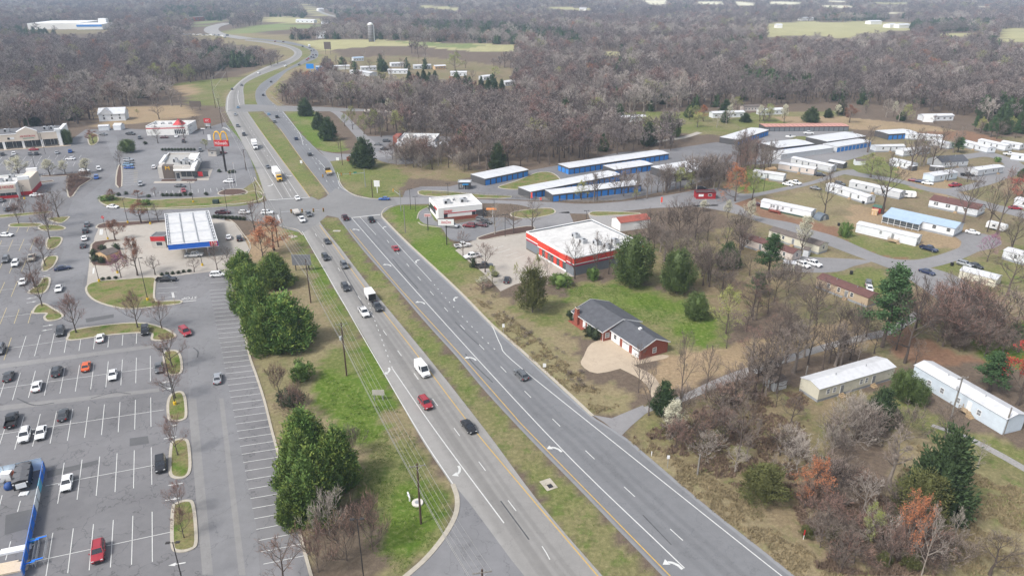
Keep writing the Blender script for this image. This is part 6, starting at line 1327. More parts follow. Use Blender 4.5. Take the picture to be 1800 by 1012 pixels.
r = empty('box_trailer', G(651.5,526,.06), ang(651,526,3.6,5.2), 'white box trailer towed by the dark grey pickup', 'trailer')
MB().box(-2.6, 2.2, -1.1, 1.1, .55, 2.7).obj('body', M_TRIM, r); MB().box(2.2, 2.23, -1.08, 1.08, .6, 2.5).obj('front_panel', M_PLASTIC, r); MB().tube([(2.2, 0, .5), (3.5, 0, .5)], .07, 6).obj('drawbar', M_PLASTIC, r); wheels(r, (-.4, -1.2), 1.12, .34)
for q in (-1, 1): MB().box(-2.5, 2.2, q*1.1-.012, q*1.1+.012, .55, 1.0).obj('stone_guard', M_RIM, r)
car(531,388.5,3.6,5.2,'pickup','white','with a flat trailer in the junction',group=GH)
r = empty('flat_trailer', G(521.5,377,.06), ang(521,377,3.4,5.2), 'flat trailer with tan load behind the white pickup', 'trailer'); MB().box(-2.8, 2.6, -1.15, 1.15, .75, .95).obj('deck', M_PLASTIC, r); MB().box(-2.7, 2.5, -1.1, 1.1, .95, 1.5).obj('load', M_BEIGE, r); wheels(r, (-.5, -1.4), 1.15, .36); MB().tube([(2.6, 0, .55), (4.0, 0, .5)], .07, 6).obj('drawbar', M_PLASTIC, r)
r = empty('motor_boat', G(1389,243), ang(1389,243,6,.5), 'small white boat on the storage yard', 'boat'); bo = MB(); loft(bo, [(-2.6, [(0,.5),(.9,.6),(1.0,1.2),(.8,1.2),(0,1.1)]), (.5, [(0,.4),(1.0,.6),(1.1,1.25),(.9,1.25),(0,1.15)]), (2.0, [(0,.6),(.6,.8),(.8,1.35),(.6,1.35),(0,1.3)]), (2.9, [(0,1.1),(.05,1.15),(.1,1.45),(.08,1.45),(0,1.45)])]); bo.obj('hull', M_TRIM, r); MB().box(-.6, .3, -.5, .5, 1.25, 1.9).obj('console', M_CGLASS, r); MB().box(-2, 1.5, -.6, .6, .02, .45).obj('trailer_frame', M_GREYM, r)
# ------------------------------------------------------------------ poles, wires, lamps, signals
M_WOOD = mat('pole_wood', (.075, .048, .035), .9, var=.25, scale=3); M_WOODG = mat('pole_wood_grey', (.20, .185, .165), .9, var=.25, scale=3); M_INS = mat('insulator', (.35, .34, .32), .3); M_WIRE = mat('wire', (.34, .33, .31), .5); M_BASE = mat('yellow_base', (.62, .40, .02), .7, var=.1)
WTOP = {}
def utility_pole(key, bx, by, ty, label, arm_dir=(4, -.6), arm=True, arml=2.6, grey=False, extra=None, tx=None):
 p = G(bx, by); h = hgt(bx, by, ty); a = ang(bx, by, *arm_dir)
 r = empty('utility_pole', p, a, label, 'utility pole', 'wooden utility poles')
 MB().tube([(0, 0, 0), (0, 0, h*.5), (0, 0, h)], [.19, .165, .13], 8).obj('pole', M_WOODG if grey else M_WOOD, r)
 tops = []
 if arm:
  z = h-.45; c = MB().box(-arml/2, arml/2, -.16, -.05, z-.06, z+.06).obj('crossarm', M_WOODG, r)
  for k in range(4):
   x = -arml/2+.12+(arml-.24)*k/3; MB().tube([(x, -.1, z+.06), (x, -.1, z+.2), (x, -.1, z+.32)], [.03, .06, .05], 6).obj('insulator', M_INS, r)
   tops.append(p+Vector((x*math.cos(a)+.1*math.sin(a), x*math.sin(a)-.1*math.cos(a), z+.32)))
  for q in (-1, 1): MB().tube([(q*.75, -.1, z-.05), (0, -.1, z-.8)], .025, 4).obj('brace', M_GREYM, r)
 else: tops = [p+Vector((0, 0, h-.1))]*4
 if extra == 'transformer': MB().tube([(-.45, 0, h*.68), (-.45, 0, h*.68+.9), (-.45, 0, h*.68+.98)], [.27, .27, .15], 10).obj('transformer', M_HVAC, r)
 if extra == 'lamp': MB().tube([(0, 0, h*.9), (-1.2, 0, h*.95)], .04, 5).obj('lamp_arm', M_GREYM, r); MB().box(-1.7, -1.1, -.12, .12, h*.94, h*.98).obj('lamp_head', M_HVAC, r)
 low = p+Vector((0, 0, h*.62)); WTOP[key] = (tops, low); return r
utility_pole('a', 740, 920, 814, 'brown wooden utility pole nearest the camera, on the verge by the manhole'); utility_pole('b', 609.5, 660, 566, 'wooden utility pole with grey transformer standing in a ring of red soil', extra='transformer'); utility_pole('c', 546.5, 532, 456, 'wooden utility pole beside the back of the billboard'); utility_pole('d', 489.5, 434, 374, 'wooden utility pole by the orange budding tree')
utility_pole('e', 469.5, 392, 340, 'wooden utility pole at the corner of the junction'); utility_pole('f', 452.5, 357, 322, 'dark wooden utility pole on the grass above the junction', arm=False)
utility_pole('g', 433, 300, 262, 'wooden utility pole beside the arches sign'); utility_pole('h', 391, 224, 173, 'wooden utility pole behind the chicken restaurant sign'); utility_pole('i', 379, 190, 137, 'wooden utility pole at the green field corner'); utility_pole('j', 400, 143, 115, 'wooden utility pole on the far green slope')
utility_pole('z', 850, 1120, 1000, 'utility pole with crossarm at the bottom edge over the entrance road')
utility_pole('k', 712.5, 409, 362, 'grey wooden utility pole on the lawn left of the doughnut sign', arm=False, grey=True); utility_pole('l', 655, 347, 316, 'short dark wooden pole beside the white sign', arm=False); utility_pole('m', 1671, 735, 661, 'grey utility pole with many insulators in front of the blue-white home', grey=True, extra='transformer'); utility_pole('n', 1763, 763, 716, 'thin grey pole at the end of the blue-white home', arm=False, grey=True)
utility_pole('o', 1226, 834, 798, 'short grey pole at the edge of the roadside thicket', arm=False, grey=True); utility_pole('p', 586, 191, 166, 'pale wooden pole by the frontage road', arm=False, grey=True); utility_pole('q', 602, 290, 246, 'dark wooden pole on the grass left of the big round cedar', arm=False); utility_pole('r', 1415, 668, 643, 'short pale pole at the left end of the cream home', arm=False, grey=True); utility_pole('s', 1197, 715, 685, 'pale pole beside the gravel lane', arm=False, grey=True)
def wires(k1, k2, sag=.7, extra=True, label='bundle of overhead power wires along the left side of the highway'):
 r = empty('power_line', WTOP[k1][0][0]*1.0, 0, label, 'power line', 'overhead power wires'); o = Vector(r.location)
 r.location = (o.x, o.y, 0); o = Vector(r.location)
 prs = list(zip(WTOP[k1][0], WTOP[k2][0])); prs = prs if extra else prs[:1]
 prs += [(WTOP[k1][1], WTOP[k2][1]), (WTOP[k1][1]-Vector((0, 0, .5)), WTOP[k2][1]-Vector((0, 0, .5)))]
 for i, (a, b) in enumerate(prs):
  pts = []
  for k in range(13): t = k/12; q = a.lerp(b, t); q.z -= sag*4*t*(1-t); pts.append(q-o)
  MB().tube(pts, .026 if i < 4 else .042, 3, cap=False).obj('wire', M_WIRE, r)
for k1, k2 in (('z', 'a'), ('a', 'b'), ('b', 'c'), ('c', 'd'), ('d', 'e'), ('e', 'f'), ('f', 'g'), ('g', 'h'), ('h', 'i'), ('i', 'j')): wires(k1, k2)
def lamp(bx, by, ty, label, heads=2, base=True, dx=4, dy=-.3, tx=None, sign=None, col=None):
 p = G(bx, by); h = hgt(bx, by, ty); r = empty('street_lamp', p, ang(bx, by, dx, dy), label, 'street lamp', 'lamps of the car parks')
 z0 = 0.
 if base: MB().tube([(0, 0, 0), (0, 0, .8)], .33, 12).obj('base', M_BASE, r); z0 = .8
 MB().tube([(0, 0, z0), (0, 0, h)], [.10, .07], 8).obj('pole', col or M_DPOLE, r)
 for q in ([-1, 1] if heads == 2 else [1]):
  MB().tube([(0, 0, h-.15), (q*.45, 0, h-.08)], .04, 5).obj('arm', M_DPOLE, r); MB().box(min(q*.4, q*1.0), max(q*.4, q*1.0), -.2, .2, h-.14, h).obj('lamp_head', M_DPOLE, r)
for a in [(308,711,612,'tall dark lamp on the third tree island of the car park'),(323,1030,952,'dark lamp by the nearest tree island'),(642,1040,911,'tall dark lamp among the bare shrubs at the bottom'),(260,528,453,'lamp with yellow base on the big curved lawn'),(174.6,495,459,'lamp with yellow base below the bin enclosure'),(225,392,348,'lamp left of the brown oak by the fuel station'),(340,356,319,'lamp on the grass below the burger restaurant'),(400,373,333,'lamp on the side street above the canopy'),(65,307,274,'lamp in the middle of the strip mall lot'),(80,271,232,'lamp before the red restaurant lettering'),(43.5,350,327,'lamp beside the noodle restaurant'),(264.5,394,362,'lamp with yellow base left of the canopy'),(731,372,345,'lamp on the lawn left of the doughnut shop'),(722,368,332,'grey lamp left of its neighbour on the corner lawn'),(788,350,322,'lamp behind the doughnut shop'),(869,395,350,'lamp between bare trees right of the doughnut shop'),(888,416,377,'dark lamp on the mulch strip'),(1030,402,370,'lamp on the grass behind the parts shop'),(356,467,449,'lamp in the fuel forecourt by the bare trees'),(1342,336,305,'dark lamp beside the orange budding tree'),(207,480,455,'lamp by the pink redbud')]: lamp(*a, base=a[1] > 300 and a[0] < 400)
p = G(190, 421); h = hgt(190, 421, 380); r = empty('stop_sign', p, ang(190, 421, 4, 0), 'red octagonal stop sign on a tall post left of the brown oak', 'sign'); MB().tube([(0,0,0),(0,0,.8)], .3, 10).obj('base', M_BASE, r); MB().tube([(0,0,.8),(0,0,h)], .06, 6).obj('post', M_DPOLE, r)
MB().tube([(0,-.1,h-.4),(0,-.05,h-.4)], .55, 8).obj('disc', M_RED, r); lettering(r, 'STOP', .8, (0, -.12, h-.4), 'front', M_TRIM, .01)
M_SIG = mat('signal_housing', (.03, .025, .02), .5); M_SIGY = mat('signal_yellow', (.55, .30, .03), .5)
def signal_mast(bx, by, ty, ex, ey, label, heads, face, armz=None, yellow=False, plate=None):
 p = G(bx, by); h = hgt(bx, by, ty); za = h*.82 if armz is None else armz; e = G(ex, ey, za); d = e-p; d.z = 0; L = d.length
 r = empty('signal_mast', p, math.atan2(d.y, d.x), label, 'traffic signal', 'mast-arm traffic signals')
 MB().tube([(0,0,0),(0,0,h)], [.17,.12], 8).obj('post', M_GREYM, r); MB().tube([(0,0,za-.3),(L,0,za)], [.11,.06], 6).obj('mast_arm', M_GREYM, r)
 for t in heads:
  x = L*t; q = MB().box(x-.19, x+.19, -.16, .16, za-.75, za+.55).obj('signal_head', M_SIGY if yellow else M_SIG, r)
  for k, c in enumerate((M_TLIGHT, M_SIGY, M_GREEN)): MB().tube([(x, face*.16, za+.33-.42*k), (x, face*.24, za+.33-.42*k)], .13, 8).obj('lens', c, q)
  MB().box(x-.28, x+.28, -face*.02-.01, -face*.02+.01, za-.85, za+.65).obj('backplate', M_SIGY if not yellow else M_SIG, q)
 if plate: MB().box(L*plate-.7, L*plate+.7, -.06, -.02, za-.05, za+.5).obj('street_plate', M_GREEN, r)
signal_mast(496.7,402,365,569,368.5,'traffic signal mast with four heads reaching over the left carriageway',(.25,.5,.76,.99),-1); signal_mast(642.5,329,297,566,309,'traffic signal mast with yellow heads and green plate above the junction',(.98,.55,.34),1,yellow=True,plate=.22); signal_mast(705,371,335,690,333,'traffic signal mast on the corner lawn right of the junction',(.9,),-1,yellow=True)
def board(bx, by, y0, y1, w_px, label, m=None, posts=1, txt=None, tm=None, t=.25, dx=4, dy=0, post=None, shear=0., name='sign', cat='sign', off=0, frame=None):
 p = G(bx, by) if by > 120 else Gt(bx, by); hb, ht = hgt(bx, by, y0), hgt(bx, by, y1); hb, ht = min(hb, ht), max(hb, ht); w = w_px*mpz(bx, by, hb); r = empty(name, p, ang(bx, by, dx, dy), label, cat)
 hb, ht = min(hb, ht), max(hb, ht); o = off*mpp(bx, by)
 b = MB().box(-w/2+o, w/2+o, -t/2, t/2, hb, ht).obj('panel', m or M_TRIM, r)
 if frame: MB().box(-w/2-.12+o, w/2+.12+o, -t/2+.02, t/2-.02, hb-.12, ht+.12).obj('frame', frame, b)
 xs = [0] if posts == 1 else [-w*.35+o, w*.35+o]
 for x in xs: MB().tube([(x, 0 if posts == 1 else .1, 0), (x, 0 if posts == 1 else .1, hb+.1)], .16 if w > 2 else .05, 8).obj('post', post or M_DPOLE, r)
 if txt:
  n = len(txt)
  for i, (s_, rel, zf, hf) in enumerate(txt): lettering(b, s_, w*rel, (o, -t/2-.02, hb+(ht-hb)*zf), 'front', tm or M_RED, .02, height=(ht-hb)*hf, shear=shear)
 return r
rr = board(785.5,430.5,396,385,28,'AutoZone-style red on white pole sign on the roadside lawn'.replace('AutoZone-style','parts shop'),txt=[('AutoZone',.62,.52,.5)],tm=mat('shop_lettering',(.5,.012,.03)),t=.5,shear=.25,frame=M_DPOLE)
board(752.5,405,381,376,11,'small pale pink doughnut shop sign on a dark post',mat('pink_sign',(.66,.50,.48),.6),txt=[("DUNKIN'",.8,.68,.3),('DONUTS',.8,.28,.3)],tm=M_RED); board(663.5,339,328,317.5,10,'white square sign with blue emblem beside the dark pole',M_TRIM,post=M_CPOLE)
board(366.5,226.5,216,208.5,12,'red and white two-post restaurant sign by the highway',M_RED,posts=2,txt=[('KFC',.5,.5,.5)],tm=M_TRIM); board(366.5,226,222,217,10,'white letter board below the red restaurant sign',M_TRIM,posts=2)
board(369,249,246.5,237,5,'narrow red white and blue banner sign by the entrance',M_TRIM); board(358,236,227,225.5,7,'white drive-through height bar sign',M_TRIM)
board(546,128,121,112.5,13,'bright blue round-topped highway sign on a blue post',mat('hotel_blue',(.01,.22,.62),.4),post=mat('hotel_blue',(.01,.22,.62)),t=.8)
board(577,96,87,74,12,'brown back of a tall highway billboard',M_TAUPE,posts=2,cat='billboard',name='billboard'); board(345,194,188,178,20,'dark back of a low billboard at the field corner',M_TAUPE,posts=2,cat='billboard',name='billboard'); board(530,476,466,447.5,33,'grey slatted back of the billboard beside the highway',banded('billboard_back',(.20,.205,.22),'Z',2.5,.4,.6),posts=2,cat='billboard',name='billboard',off=2)
for k, (x, y) in enumerate([(615,285)]): board(x,y,283,276,10,'brick based ground sign left of the round cedar',M_BRICK,t=.6)
board(594,285,282,277,5,'small white sign board on the grass corner',M_TRIM); board(666,703,694,685,21,'white double road sign on two posts by the power wires'.replace('road sign','board'),M_BEIGE,posts=2,post=M_GREYM,t=.08); board(957,648,645,638.5,5.5,'small white speed sign by the brick house verge',M_TRIM,t=.05,post=M_GREYM); board(885,585,575,569,4,'small white roadside sign above the brick house',M_TRIM,t=.05,post=M_GREYM); board(1173,822,806,800,5,'small white route sign at the roadside ditch',M_TRIM,t=.05,post=M_GREYM); board(530,290,287,282,4,'small white sign in the upper median',M_TRIM,t=.05,post=M_GREYM)
board(1412,947,940,931,2,'thin red and white marker post in the roadside brush',M_RED,t=.08,post=M_CPOLE); board(1145,801,799,793,1.5,'striped marker post by the driveway mouth',M_TRIM,t=.08,post=M_CPOLE); board(308,536,523,514,4,'small white sign on a wooden post at the car park corner',M_TRIM,t=.05,post=M_WOODT)
for (x, y, ty, lb) in [(933,352,338,'red feather flag at the left of the storage row'),(949,353,347,'short orange feather flag beside the red one'),(1161,359,346,'red feather flag along the side road')]:
 h = hgt(x, y, ty); r = empty('feather_flag', G(x, y), ang(x, y, 3, .5), lb, 'flag'); MB().tube([(0,0,0),(0,0,h)], .035, 5).obj('pole', M_CPOLE, r); MB().box(.03, .75, -.01, .01, h*.28, h*.99).obj('banner', M_ORED, r)
for (x, y, ty, lb) in [(405,332,303,'white flagpole left of three by the burger restaurant'),(410,330,300,'white flagpole in the middle of three'),(416,327,287,'white flagpole right of three on the grass corner')]:
 h = hgt(x, y, ty); r = empty('flagpole', G(x, y), 0, lb, 'flagpole'); MB().tube([(0,0,0),(0,0,h)], [.07,.04], 6).obj('pole', M_CPOLE, r); MB().tube([(0,0,h),(0,0,h+.18)], [.09,.03], 6).obj('finial', M_YELLOW, r)
r = empty('manhole', G(734,884), 0, 'round white concrete manhole ring on the grass by the pole', 'manhole'); MB().tube([(0,0,0),(0,0,.25),(0,0,.27)], [1.0,1.0,.9], 20).obj('ring', mat('manhole_concrete',(.55,.52,.47),.9), r); MB().tube([(0,0,.27),(0,0,.31)], .45, 14).obj('lid', M_GREYM, r)
r = empty('water_valve', G(719,876), ang(719,876,2,6), 'white pipe valve standing beside the manhole', 'valve'); MB().tube([(-.9,0,0),(-.9,0,.7),(.6,0,.7),(.6,0,0)], .14, 8).obj('pipe', M_TRIM, r); MB().tube([(-.2,-.25,.75),(-.2,.25,.75)], .1, 8).obj('wheel', M_GREYM, r)
r = empty('storm_drain', G(965,852), ang(965,852,5,6), 'square storm drain inlet in the grass median', 'drain'); MB().box(-1.6,1.3,-1.1,1.1,0,.07).obj('apron', M_KERB, r); MB().box(-.1,.9,-.45,.45,.07,.12).obj('grate', M_DARKTRIM, r)
r = empty('storm_drain', G(592,406), ang(592,406,4,0), 'pale concrete drain slab near the median nose', 'drain'); MB().box(-1.4,1.4,-.8,.8,0,.08).obj('slab', M_KERB, r); MB().box(-.5,.5,-.4,.4,.08,.12).obj('grate', M_GREYM, r)
r = empty('utility_cabinet', G(380,358), 0, 'dark green utility cabinet on the grass by the side street', 'cabinet'); MB().box(-1.1,1.1,-.8,.8,.12,1.7).obj('housing', mat('cabinet_green',(.03,.05,.045),.6), r); MB().box(-1.4,1.4,-1.1,1.1,0,.12).obj('plinth', M_KERB, r)
r = empty('valve_box_pad', G(514,416), ang(514,416,5,2), 'stone pad with pipes on the grass below the junction', 'utility pad'); MB().box(-1.6,1.6,-1.2,1.2,0,.15).obj('pad', M_KERB, r); MB().tube([(-.8,0,.15),(-.8,0,.8),(.8,0,.8),(.8,0,.15)], .1, 6).obj('pipe', mat('rust_pipe',(.22,.09,.05),.8), r)
for (x, y, lb) in [(1496,482,'black wheelie bins by the driveway above the tan home'),(1673,467,'black wheelie bin left of the silver suv'),(1609.5,431,'dark bin at the end of the tan-deck home'),(1517,358,'dark bin below the white home beside the red shed'),(1474,397,'dark bin on the red soil by the green bush')]:
 r = empty('wheelie_bin', G(x, y), 0, lb, 'bin'); q = MB(); frustum(q, (-.3,.3,.32), (-.36,.36,.4), .05, 1.0); q.obj('body', M_PLASTIC, r); MB().box(-.4,.38,-.43,.43,1.0,1.08).obj('lid', M_PLASTIC, r)
 for yy in (-.3, .3): MB().tube([(-.32, yy-.04, .12), (-.32, yy+.04, .12)], .12, 8).obj('wheel', M_TYRE, r)
s = B('brick_hut', (367,275), (381,275), 5, 'small pale brick hut with dark roof at the hedge', 'hut'); s.walls(3.2, M_BEIGE, .2); s.flat_roof(3.2, .1, M_TARROOF, M_TSHIN, .2, .4); s.window('front', s.L*.5, 1.4, 1.4, .8, pane=M_GLASS)
def fence(pts, label, h=1.1, n=24, m=None, rails=2):
 P = resample(smoothg(pts, 6), n); r = empty('rail_fence', P[0], 0, label, 'fence'); o = P[0]
 for p in P: q = p-o; MB().box(q.x-.08, q.x+.08, q.y-.08, q.y+.08, 0, h).obj('post', m or M_WOODG, r)
 for k in range(rails):
  z = h*(.9-.42*k)
  for a, b in zip(P, P[1:]): MB().tube([(a-o)+Vector((0, 0, z)), (b-o)+Vector((0, 0, z))], .07, 4).obj('rail', m or M_WOODG, r)
fence([(760,340.5),(830,342.5),(900,347),(960,352),(1030,356.5),(1085,353.5)], 'low weathered timber fence along the storage yard', n=40); fence([(480,175),(472,168),(470,160),(478,172),(500,187),(540,189)][3:], 'guard rail at the curve of the crossover', .7, 14, M_GREYM, 1); fence([(404,232),(398,228),(392,226)], 'short white fence by the restaurant sign', 1, 6, M_CPOLE)
# ------------------------------------------------------------------ garden yard behind the blue banner (bottom left)
c0, c1, cb = G(80,824), G(42,1016), G(-60,855)
M_TARP = mat('pale_blue_tarp', (.60, .71, .80), .6, var=.12, scale=.8); M_BAN = mat('banner_blue', (.018, .19, .75), .5, var=.08); M_BANW = mat('banner_white', (.75, .80, .82), .5, var=.08); M_BANC = mat('banner_cyan', (.10, .45, .62), .5)
def yard_fence(a, b, label, mats, h=2.3, name='banner_fence'):
 d = b-a; L = d.length; r = empty(name, a, math.atan2(d.y, d.x), label, 'fence'); n = len(mats)
 for k, m_ in enumerate(mats): MB().box(L*k/n+.03, L*(k+1)/n-.03, -.03, .03, .08, h).obj('panel', m_, r)
 for k in range(n+1): MB().tube([(L*k/n, .07, 0), (L*k/n, .07, h+.1)], .05, 6).obj('post', M_GREYM, r)
 MB().tube([(0, .07, h+.02), (L, .07, h+.02)], .035, 6).obj('top_rail', M_GREYM, r); return r
b1 = yard_fence(c0, c1, 'blue and white banner fence along the right of the garden yard', [M_BAN, M_BAN, M_BANC, M_BANW, M_BANW, M_BAN, M_BAN, M_BAN, M_BAN, M_BAN, M_BAN], 1.9)
for k_, (x_, z_) in enumerate([(1.3,1.75),(1.9,1.45),(2.4,1.2)]): MB().tube([(x_,.03,z_),(x_,.045,z_)], .24, 7).obj('white_mark', M_TRIM, b1)
yard_fence(c0+Vector((-.2, .1, 0)), cb, 'pale blue tarp fence along the back of the garden yard', [M_TARP]*6, 2.6)
def local(name, px, py, dx, dy, label, cat, group=None): return empty(name, G(px, py), ang(px, py, dx, dy), label, cat, group)
r = local('tarped_trailer', 44, 848, 1.5, -8, 'black trailer with ribbed tarp roof inside the garden yard', 'trailer')
q = MB(); n = 14
for k in range(n):
 x0, x1 = -2.9+5.8*k/n, -2.9+5.8*(k+1)/n; z0_, z1_ = 2.5+.10*math.sin(k*1.35), 2.5+.10*math.sin((k+1)*1.35)
 q.quad((x0,-1.25,z0_-.12),(x1,-1.25,z1_-.12),(x1,0,z1_+.08),(x0,0,z0_+.08)); q.quad((x0,0,z0_+.08),(x1,0,z1_+.08),(x1,1.25,z1_-.12),(x0,1.25,z0_-.12))
q.obj('tarp', mat('grey_tarp', (.10, .10, .105), .5, var=.15), r, True); MB().box(-2.9, 2.9, -1.22, 1.22, .7, 2.36).obj('body', M_PLASTIC, r); MB().box(-3.0,-2.92,-.8,.8,1.0,2.0).obj('tailgate', M_TRIM, r); wheels(r, (-.8, .4), 1.2, .36)
for q in (-1, 1): MB().box(-3.0,-2.9,q*1.05-.12,q*1.05+.12,1.9,2.1).obj('tail_light', M_TRIM, r)
for (x, y, w_, d_, h_, m_, nm, lb) in [(14,842,1.6,1.2,1.5,M_TRIM,'appliance_crate','white crate at the left in the garden yard'),(4,838,1.2,1.0,1.2,M_TRIM,'appliance_crate','white crate at the photo edge in the garden yard'),(26,838,.9,.9,1.1,mat('terracotta',(.42,.12,.06),.8),'clay_pot_stack','terracotta crate between white crate and tarped trailer'),(3,852,1.2,.8,.8,M_GREYM,'steel_sink','grey steel trough at the photo edge')]:
 r = local(nm, x, y, 8, -1, lb, 'crate'); MB().box(-w_/2,w_/2,-d_/2,d_/2,.1,h_).obj('body', m_, r); MB().box(-w_/2-.04,w_/2+.04,-d_/2-.04,d_/2+.04,h_,h_+.06).obj('lid', m_, r); MB().box(-w_/2,w_/2,-d_/2,-d_/2+.12,0,.1).box(-w_/2,w_/2,d_/2-.12,d_/2,0,.1).obj('pallet', M_WOODT, r)
r = local('blue_cement_mixer', 17, 858, 8, -1, 'round blue tarp-covered machine beside the trailer', 'machine'); MB().tube([(0,0,.1),(0,0,.7),(0,0,1.15),(0,0,1.3)], [.75,.8,.55,.15], 12).obj('cover', mat('tarp_navy',(.02,.06,.20),.6), r, True)
r = local('pallet', 42, 868, 8, -1, 'white wooden pallet leaning behind the trailer', 'pallet')
for k in range(5): MB().box(-.7, .7, -.5+.22*k, -.36+.22*k, .14, .18).obj('slat', M_TRIM, r)
for x in (-.65, 0, .6): MB().box(x, x+.08, -.5, .52, .02, .14).obj('bearer', M_TRIM, r)
def lumber(px, py, dx, dy, label, nx, nz, L, m_, w_=.28, t=.09):
 r = local('board_stack', px, py, dx, dy, label, 'lumber stack')
 for k in range(nx):
  for z in range(nz):
   j = rng.uniform(-.25, .25); MB().box(-L/2+j, L/2+j, (k-nx/2)*w_*1.08, (k-nx/2)*w_*1.08+w_, z*t*1.12+.05, z*t*1.12+.05+t).obj('board', m_, r)
lumber(30,967,8,-1.6,'stack of long white boards leaning into the banner fence',4,4,4.2,M_TRIM); lumber(20,1000,8,-1.6,'low stack of pale timber at the bottom left corner',7,3,4.5,mat('pale_timber',(.55,.45,.33),.85)); lumber(6,997,8,-1.6,'second pale timber stack at the photo edge',6,2,3.6,mat('pale_timber',(.55,.45,.33)))
def corral(px, py, label):
 v = G(42,1016)-G(80,824); r = empty('cart_corral', G(px, py), math.atan2(v.y, v.x), label, 'cart corral')
 for y in (-.75, .75):
  for z in (.35, .7, 1.05): MB().tube([(-3,y,z),(3,y,z)], .035, 5).obj('rail', M_GREYM, r)
  for x in (-3, -1, 1, 3): MB().tube([(x,y,0),(x,y,1.1)], .04, 5).obj('post', M_GREYM, r)
 for x in (-3, 3): MB().tube([(x,-.75,1.05),(x,.75,1.05)], .035, 5).obj('hoop', M_GREYM, r)
 for x in (-2.6, 2.6): MB().box(x-.12,x+.12,-.75,.75,1.08,1.14).obj('blue_plate', M_BAN, r)
corral(58,978,'shopping cart corral with blue plates next to the banner fence'); corral(72,972,'shopping cart corral with blue plates nearer the red suv')
r = local('blue_trolley', 57, 955, 8, -1, 'small bright blue trolley at the cart corral', 'trolley'); MB().box(-.4,.4,-.25,.25,.35,.9).obj('basket', M_BANC, r); MB().tube([(-.4,0,.9),(-.55,0,1.05)], .04, 5).obj('handle', M_BAN, r)
for xx in (-.3, .3): MB().tube([(xx,-.25,.1),(xx,.25,.1)], .1, 8).obj('wheel', M_TYRE, r); MB().tube([(xx,0,.1),(xx,0,.35)], .03, 5).obj('leg', M_GREYM, r)
# ------------------------------------------------------------------ trees
BR = random.Random(3)
def ortho(d):
 u = d.cross(Vector((0, 0, 1)) if abs(d.z) < .9 else Vector((1, 0, 0))).normalized(); return u, d.cross(u)
def bend(d, ang_, az):
 u, w = ortho(d); return (d*math.cos(ang_)+(u*math.cos(az)+w*math.sin(az))*math.sin(ang_)).normalized()
class TreeGen:
 def __init__(s, seed, h=12.0, spread=.9, trunk=.28, nl=(9, 6, 5, 4), tw=.042, tips=True, up=.13, r0=.027, clear=.22):
  s.R = random.Random(seed); s.wood = MB(); s.twig = MB(); s.tip = []; s.nl = nl; s.tw = tw; s.up = up
  R = s.R; top = Vector((R.uniform(-.04, .04)*h, R.uniform(-.04, .04)*h, h*.92)); pts = []
  r = h*r0
  for k in range(7):
   t = k/6; p = Vector((top.x*t*t, top.y*t*t, top.z*t))+Vector((R.uniform(-1, 1), R.uniform(-1, 1), 0))*h*.012*(k > 0); pts.append(p)
  rad = [r*(1.25 if k == 0 else 1-.92*(k/6)**.85) for k in range(7)]
  s.wood.tube(pts, rad, 7)
  n = nl[0]
  for k in range(n):
   t = clear+(1-clear)*((k+R.uniform(-.3, .3)+.3)/n); t = min(.97, max(clear, t)); f = t*6; i = min(5, int(f)); p = pts[i].lerp(pts[i+1], f-i)
   az = k*2.4+R.uniform(-.5, .5); el = math.radians(R.uniform(40, 70)*(1.2-.55*t))
   ln = h*spread*.5*(1.12-.72*t**1.4)*R.uniform(.8, 1.15)
   s.branch(p, bend(Vector((0, 0, 1)), el, az), ln, r*.5*(1.05-.7*t), 1)
 def branch(s, p, d, ln, r, lv):
  R = s.R
  if lv >= len(s.nl) or r < .004 and lv >= 3:
   s.ribbon(p, d, ln, max(s.tw, r)); return
  n = 3 if lv < 3 else 2; pts = [p.copy()]; q = p.copy(); dd = d.copy()
  for k in range(n):
   dd = (dd+Vector((R.uniform(-1, 1), R.uniform(-1, 1), R.uniform(-.5, 1)*1.0))*.16+Vector((0, 0, s.up*.5))).normalized(); q = q+dd*ln/n; pts.append(q.copy())
  rad = [max(s.tw*.45, r*(1-.75*k/n)) for k in range(n+1)]
  s.wood.tube(pts, rad, 5 if lv == 1 else 3, cap=False)
  c = s.nl[lv]
  for k in range(c):
   t = .25+.75*(k+R.random())/c; f = t*n; i = min(n-1, int(f)); pp = pts[i].lerp(pts[i+1], f-i); dv = (pts[i+1]-pts[i]).normalized()
   s.branch(pp, bend(dv, math.radians(R.uniform(22, 58)), R.uniform(0, 6.28)), ln*R.uniform(.42, .68)*(1.1-.35*t), r*.55*(1-.5*t), lv+1)
 def ribbon(s, p, d, ln, w):
  R = s.R; u, v = ortho(d); az = R.uniform(0, 6.28); q = (u*math.cos(az)+v*math.sin(az))*w*.5
  m_ = p+d*ln*.55+Vector((R.uniform(-1, 1), R.uniform(-1, 1), R.uniform(-.2, 1)))*ln*.10; e = p+d*ln+Vector((R.uniform(-1, 1), R.uniform(-1, 1), R.uniform(0, 1.2)))*ln*.16
  s.twig.quad(p-q, p+q, m_+q*.8, m_-q*.8); s.twig.tri(m_-q*.8, m_+q*.8, e); s.tip.append(e); s.tip.append(m_)
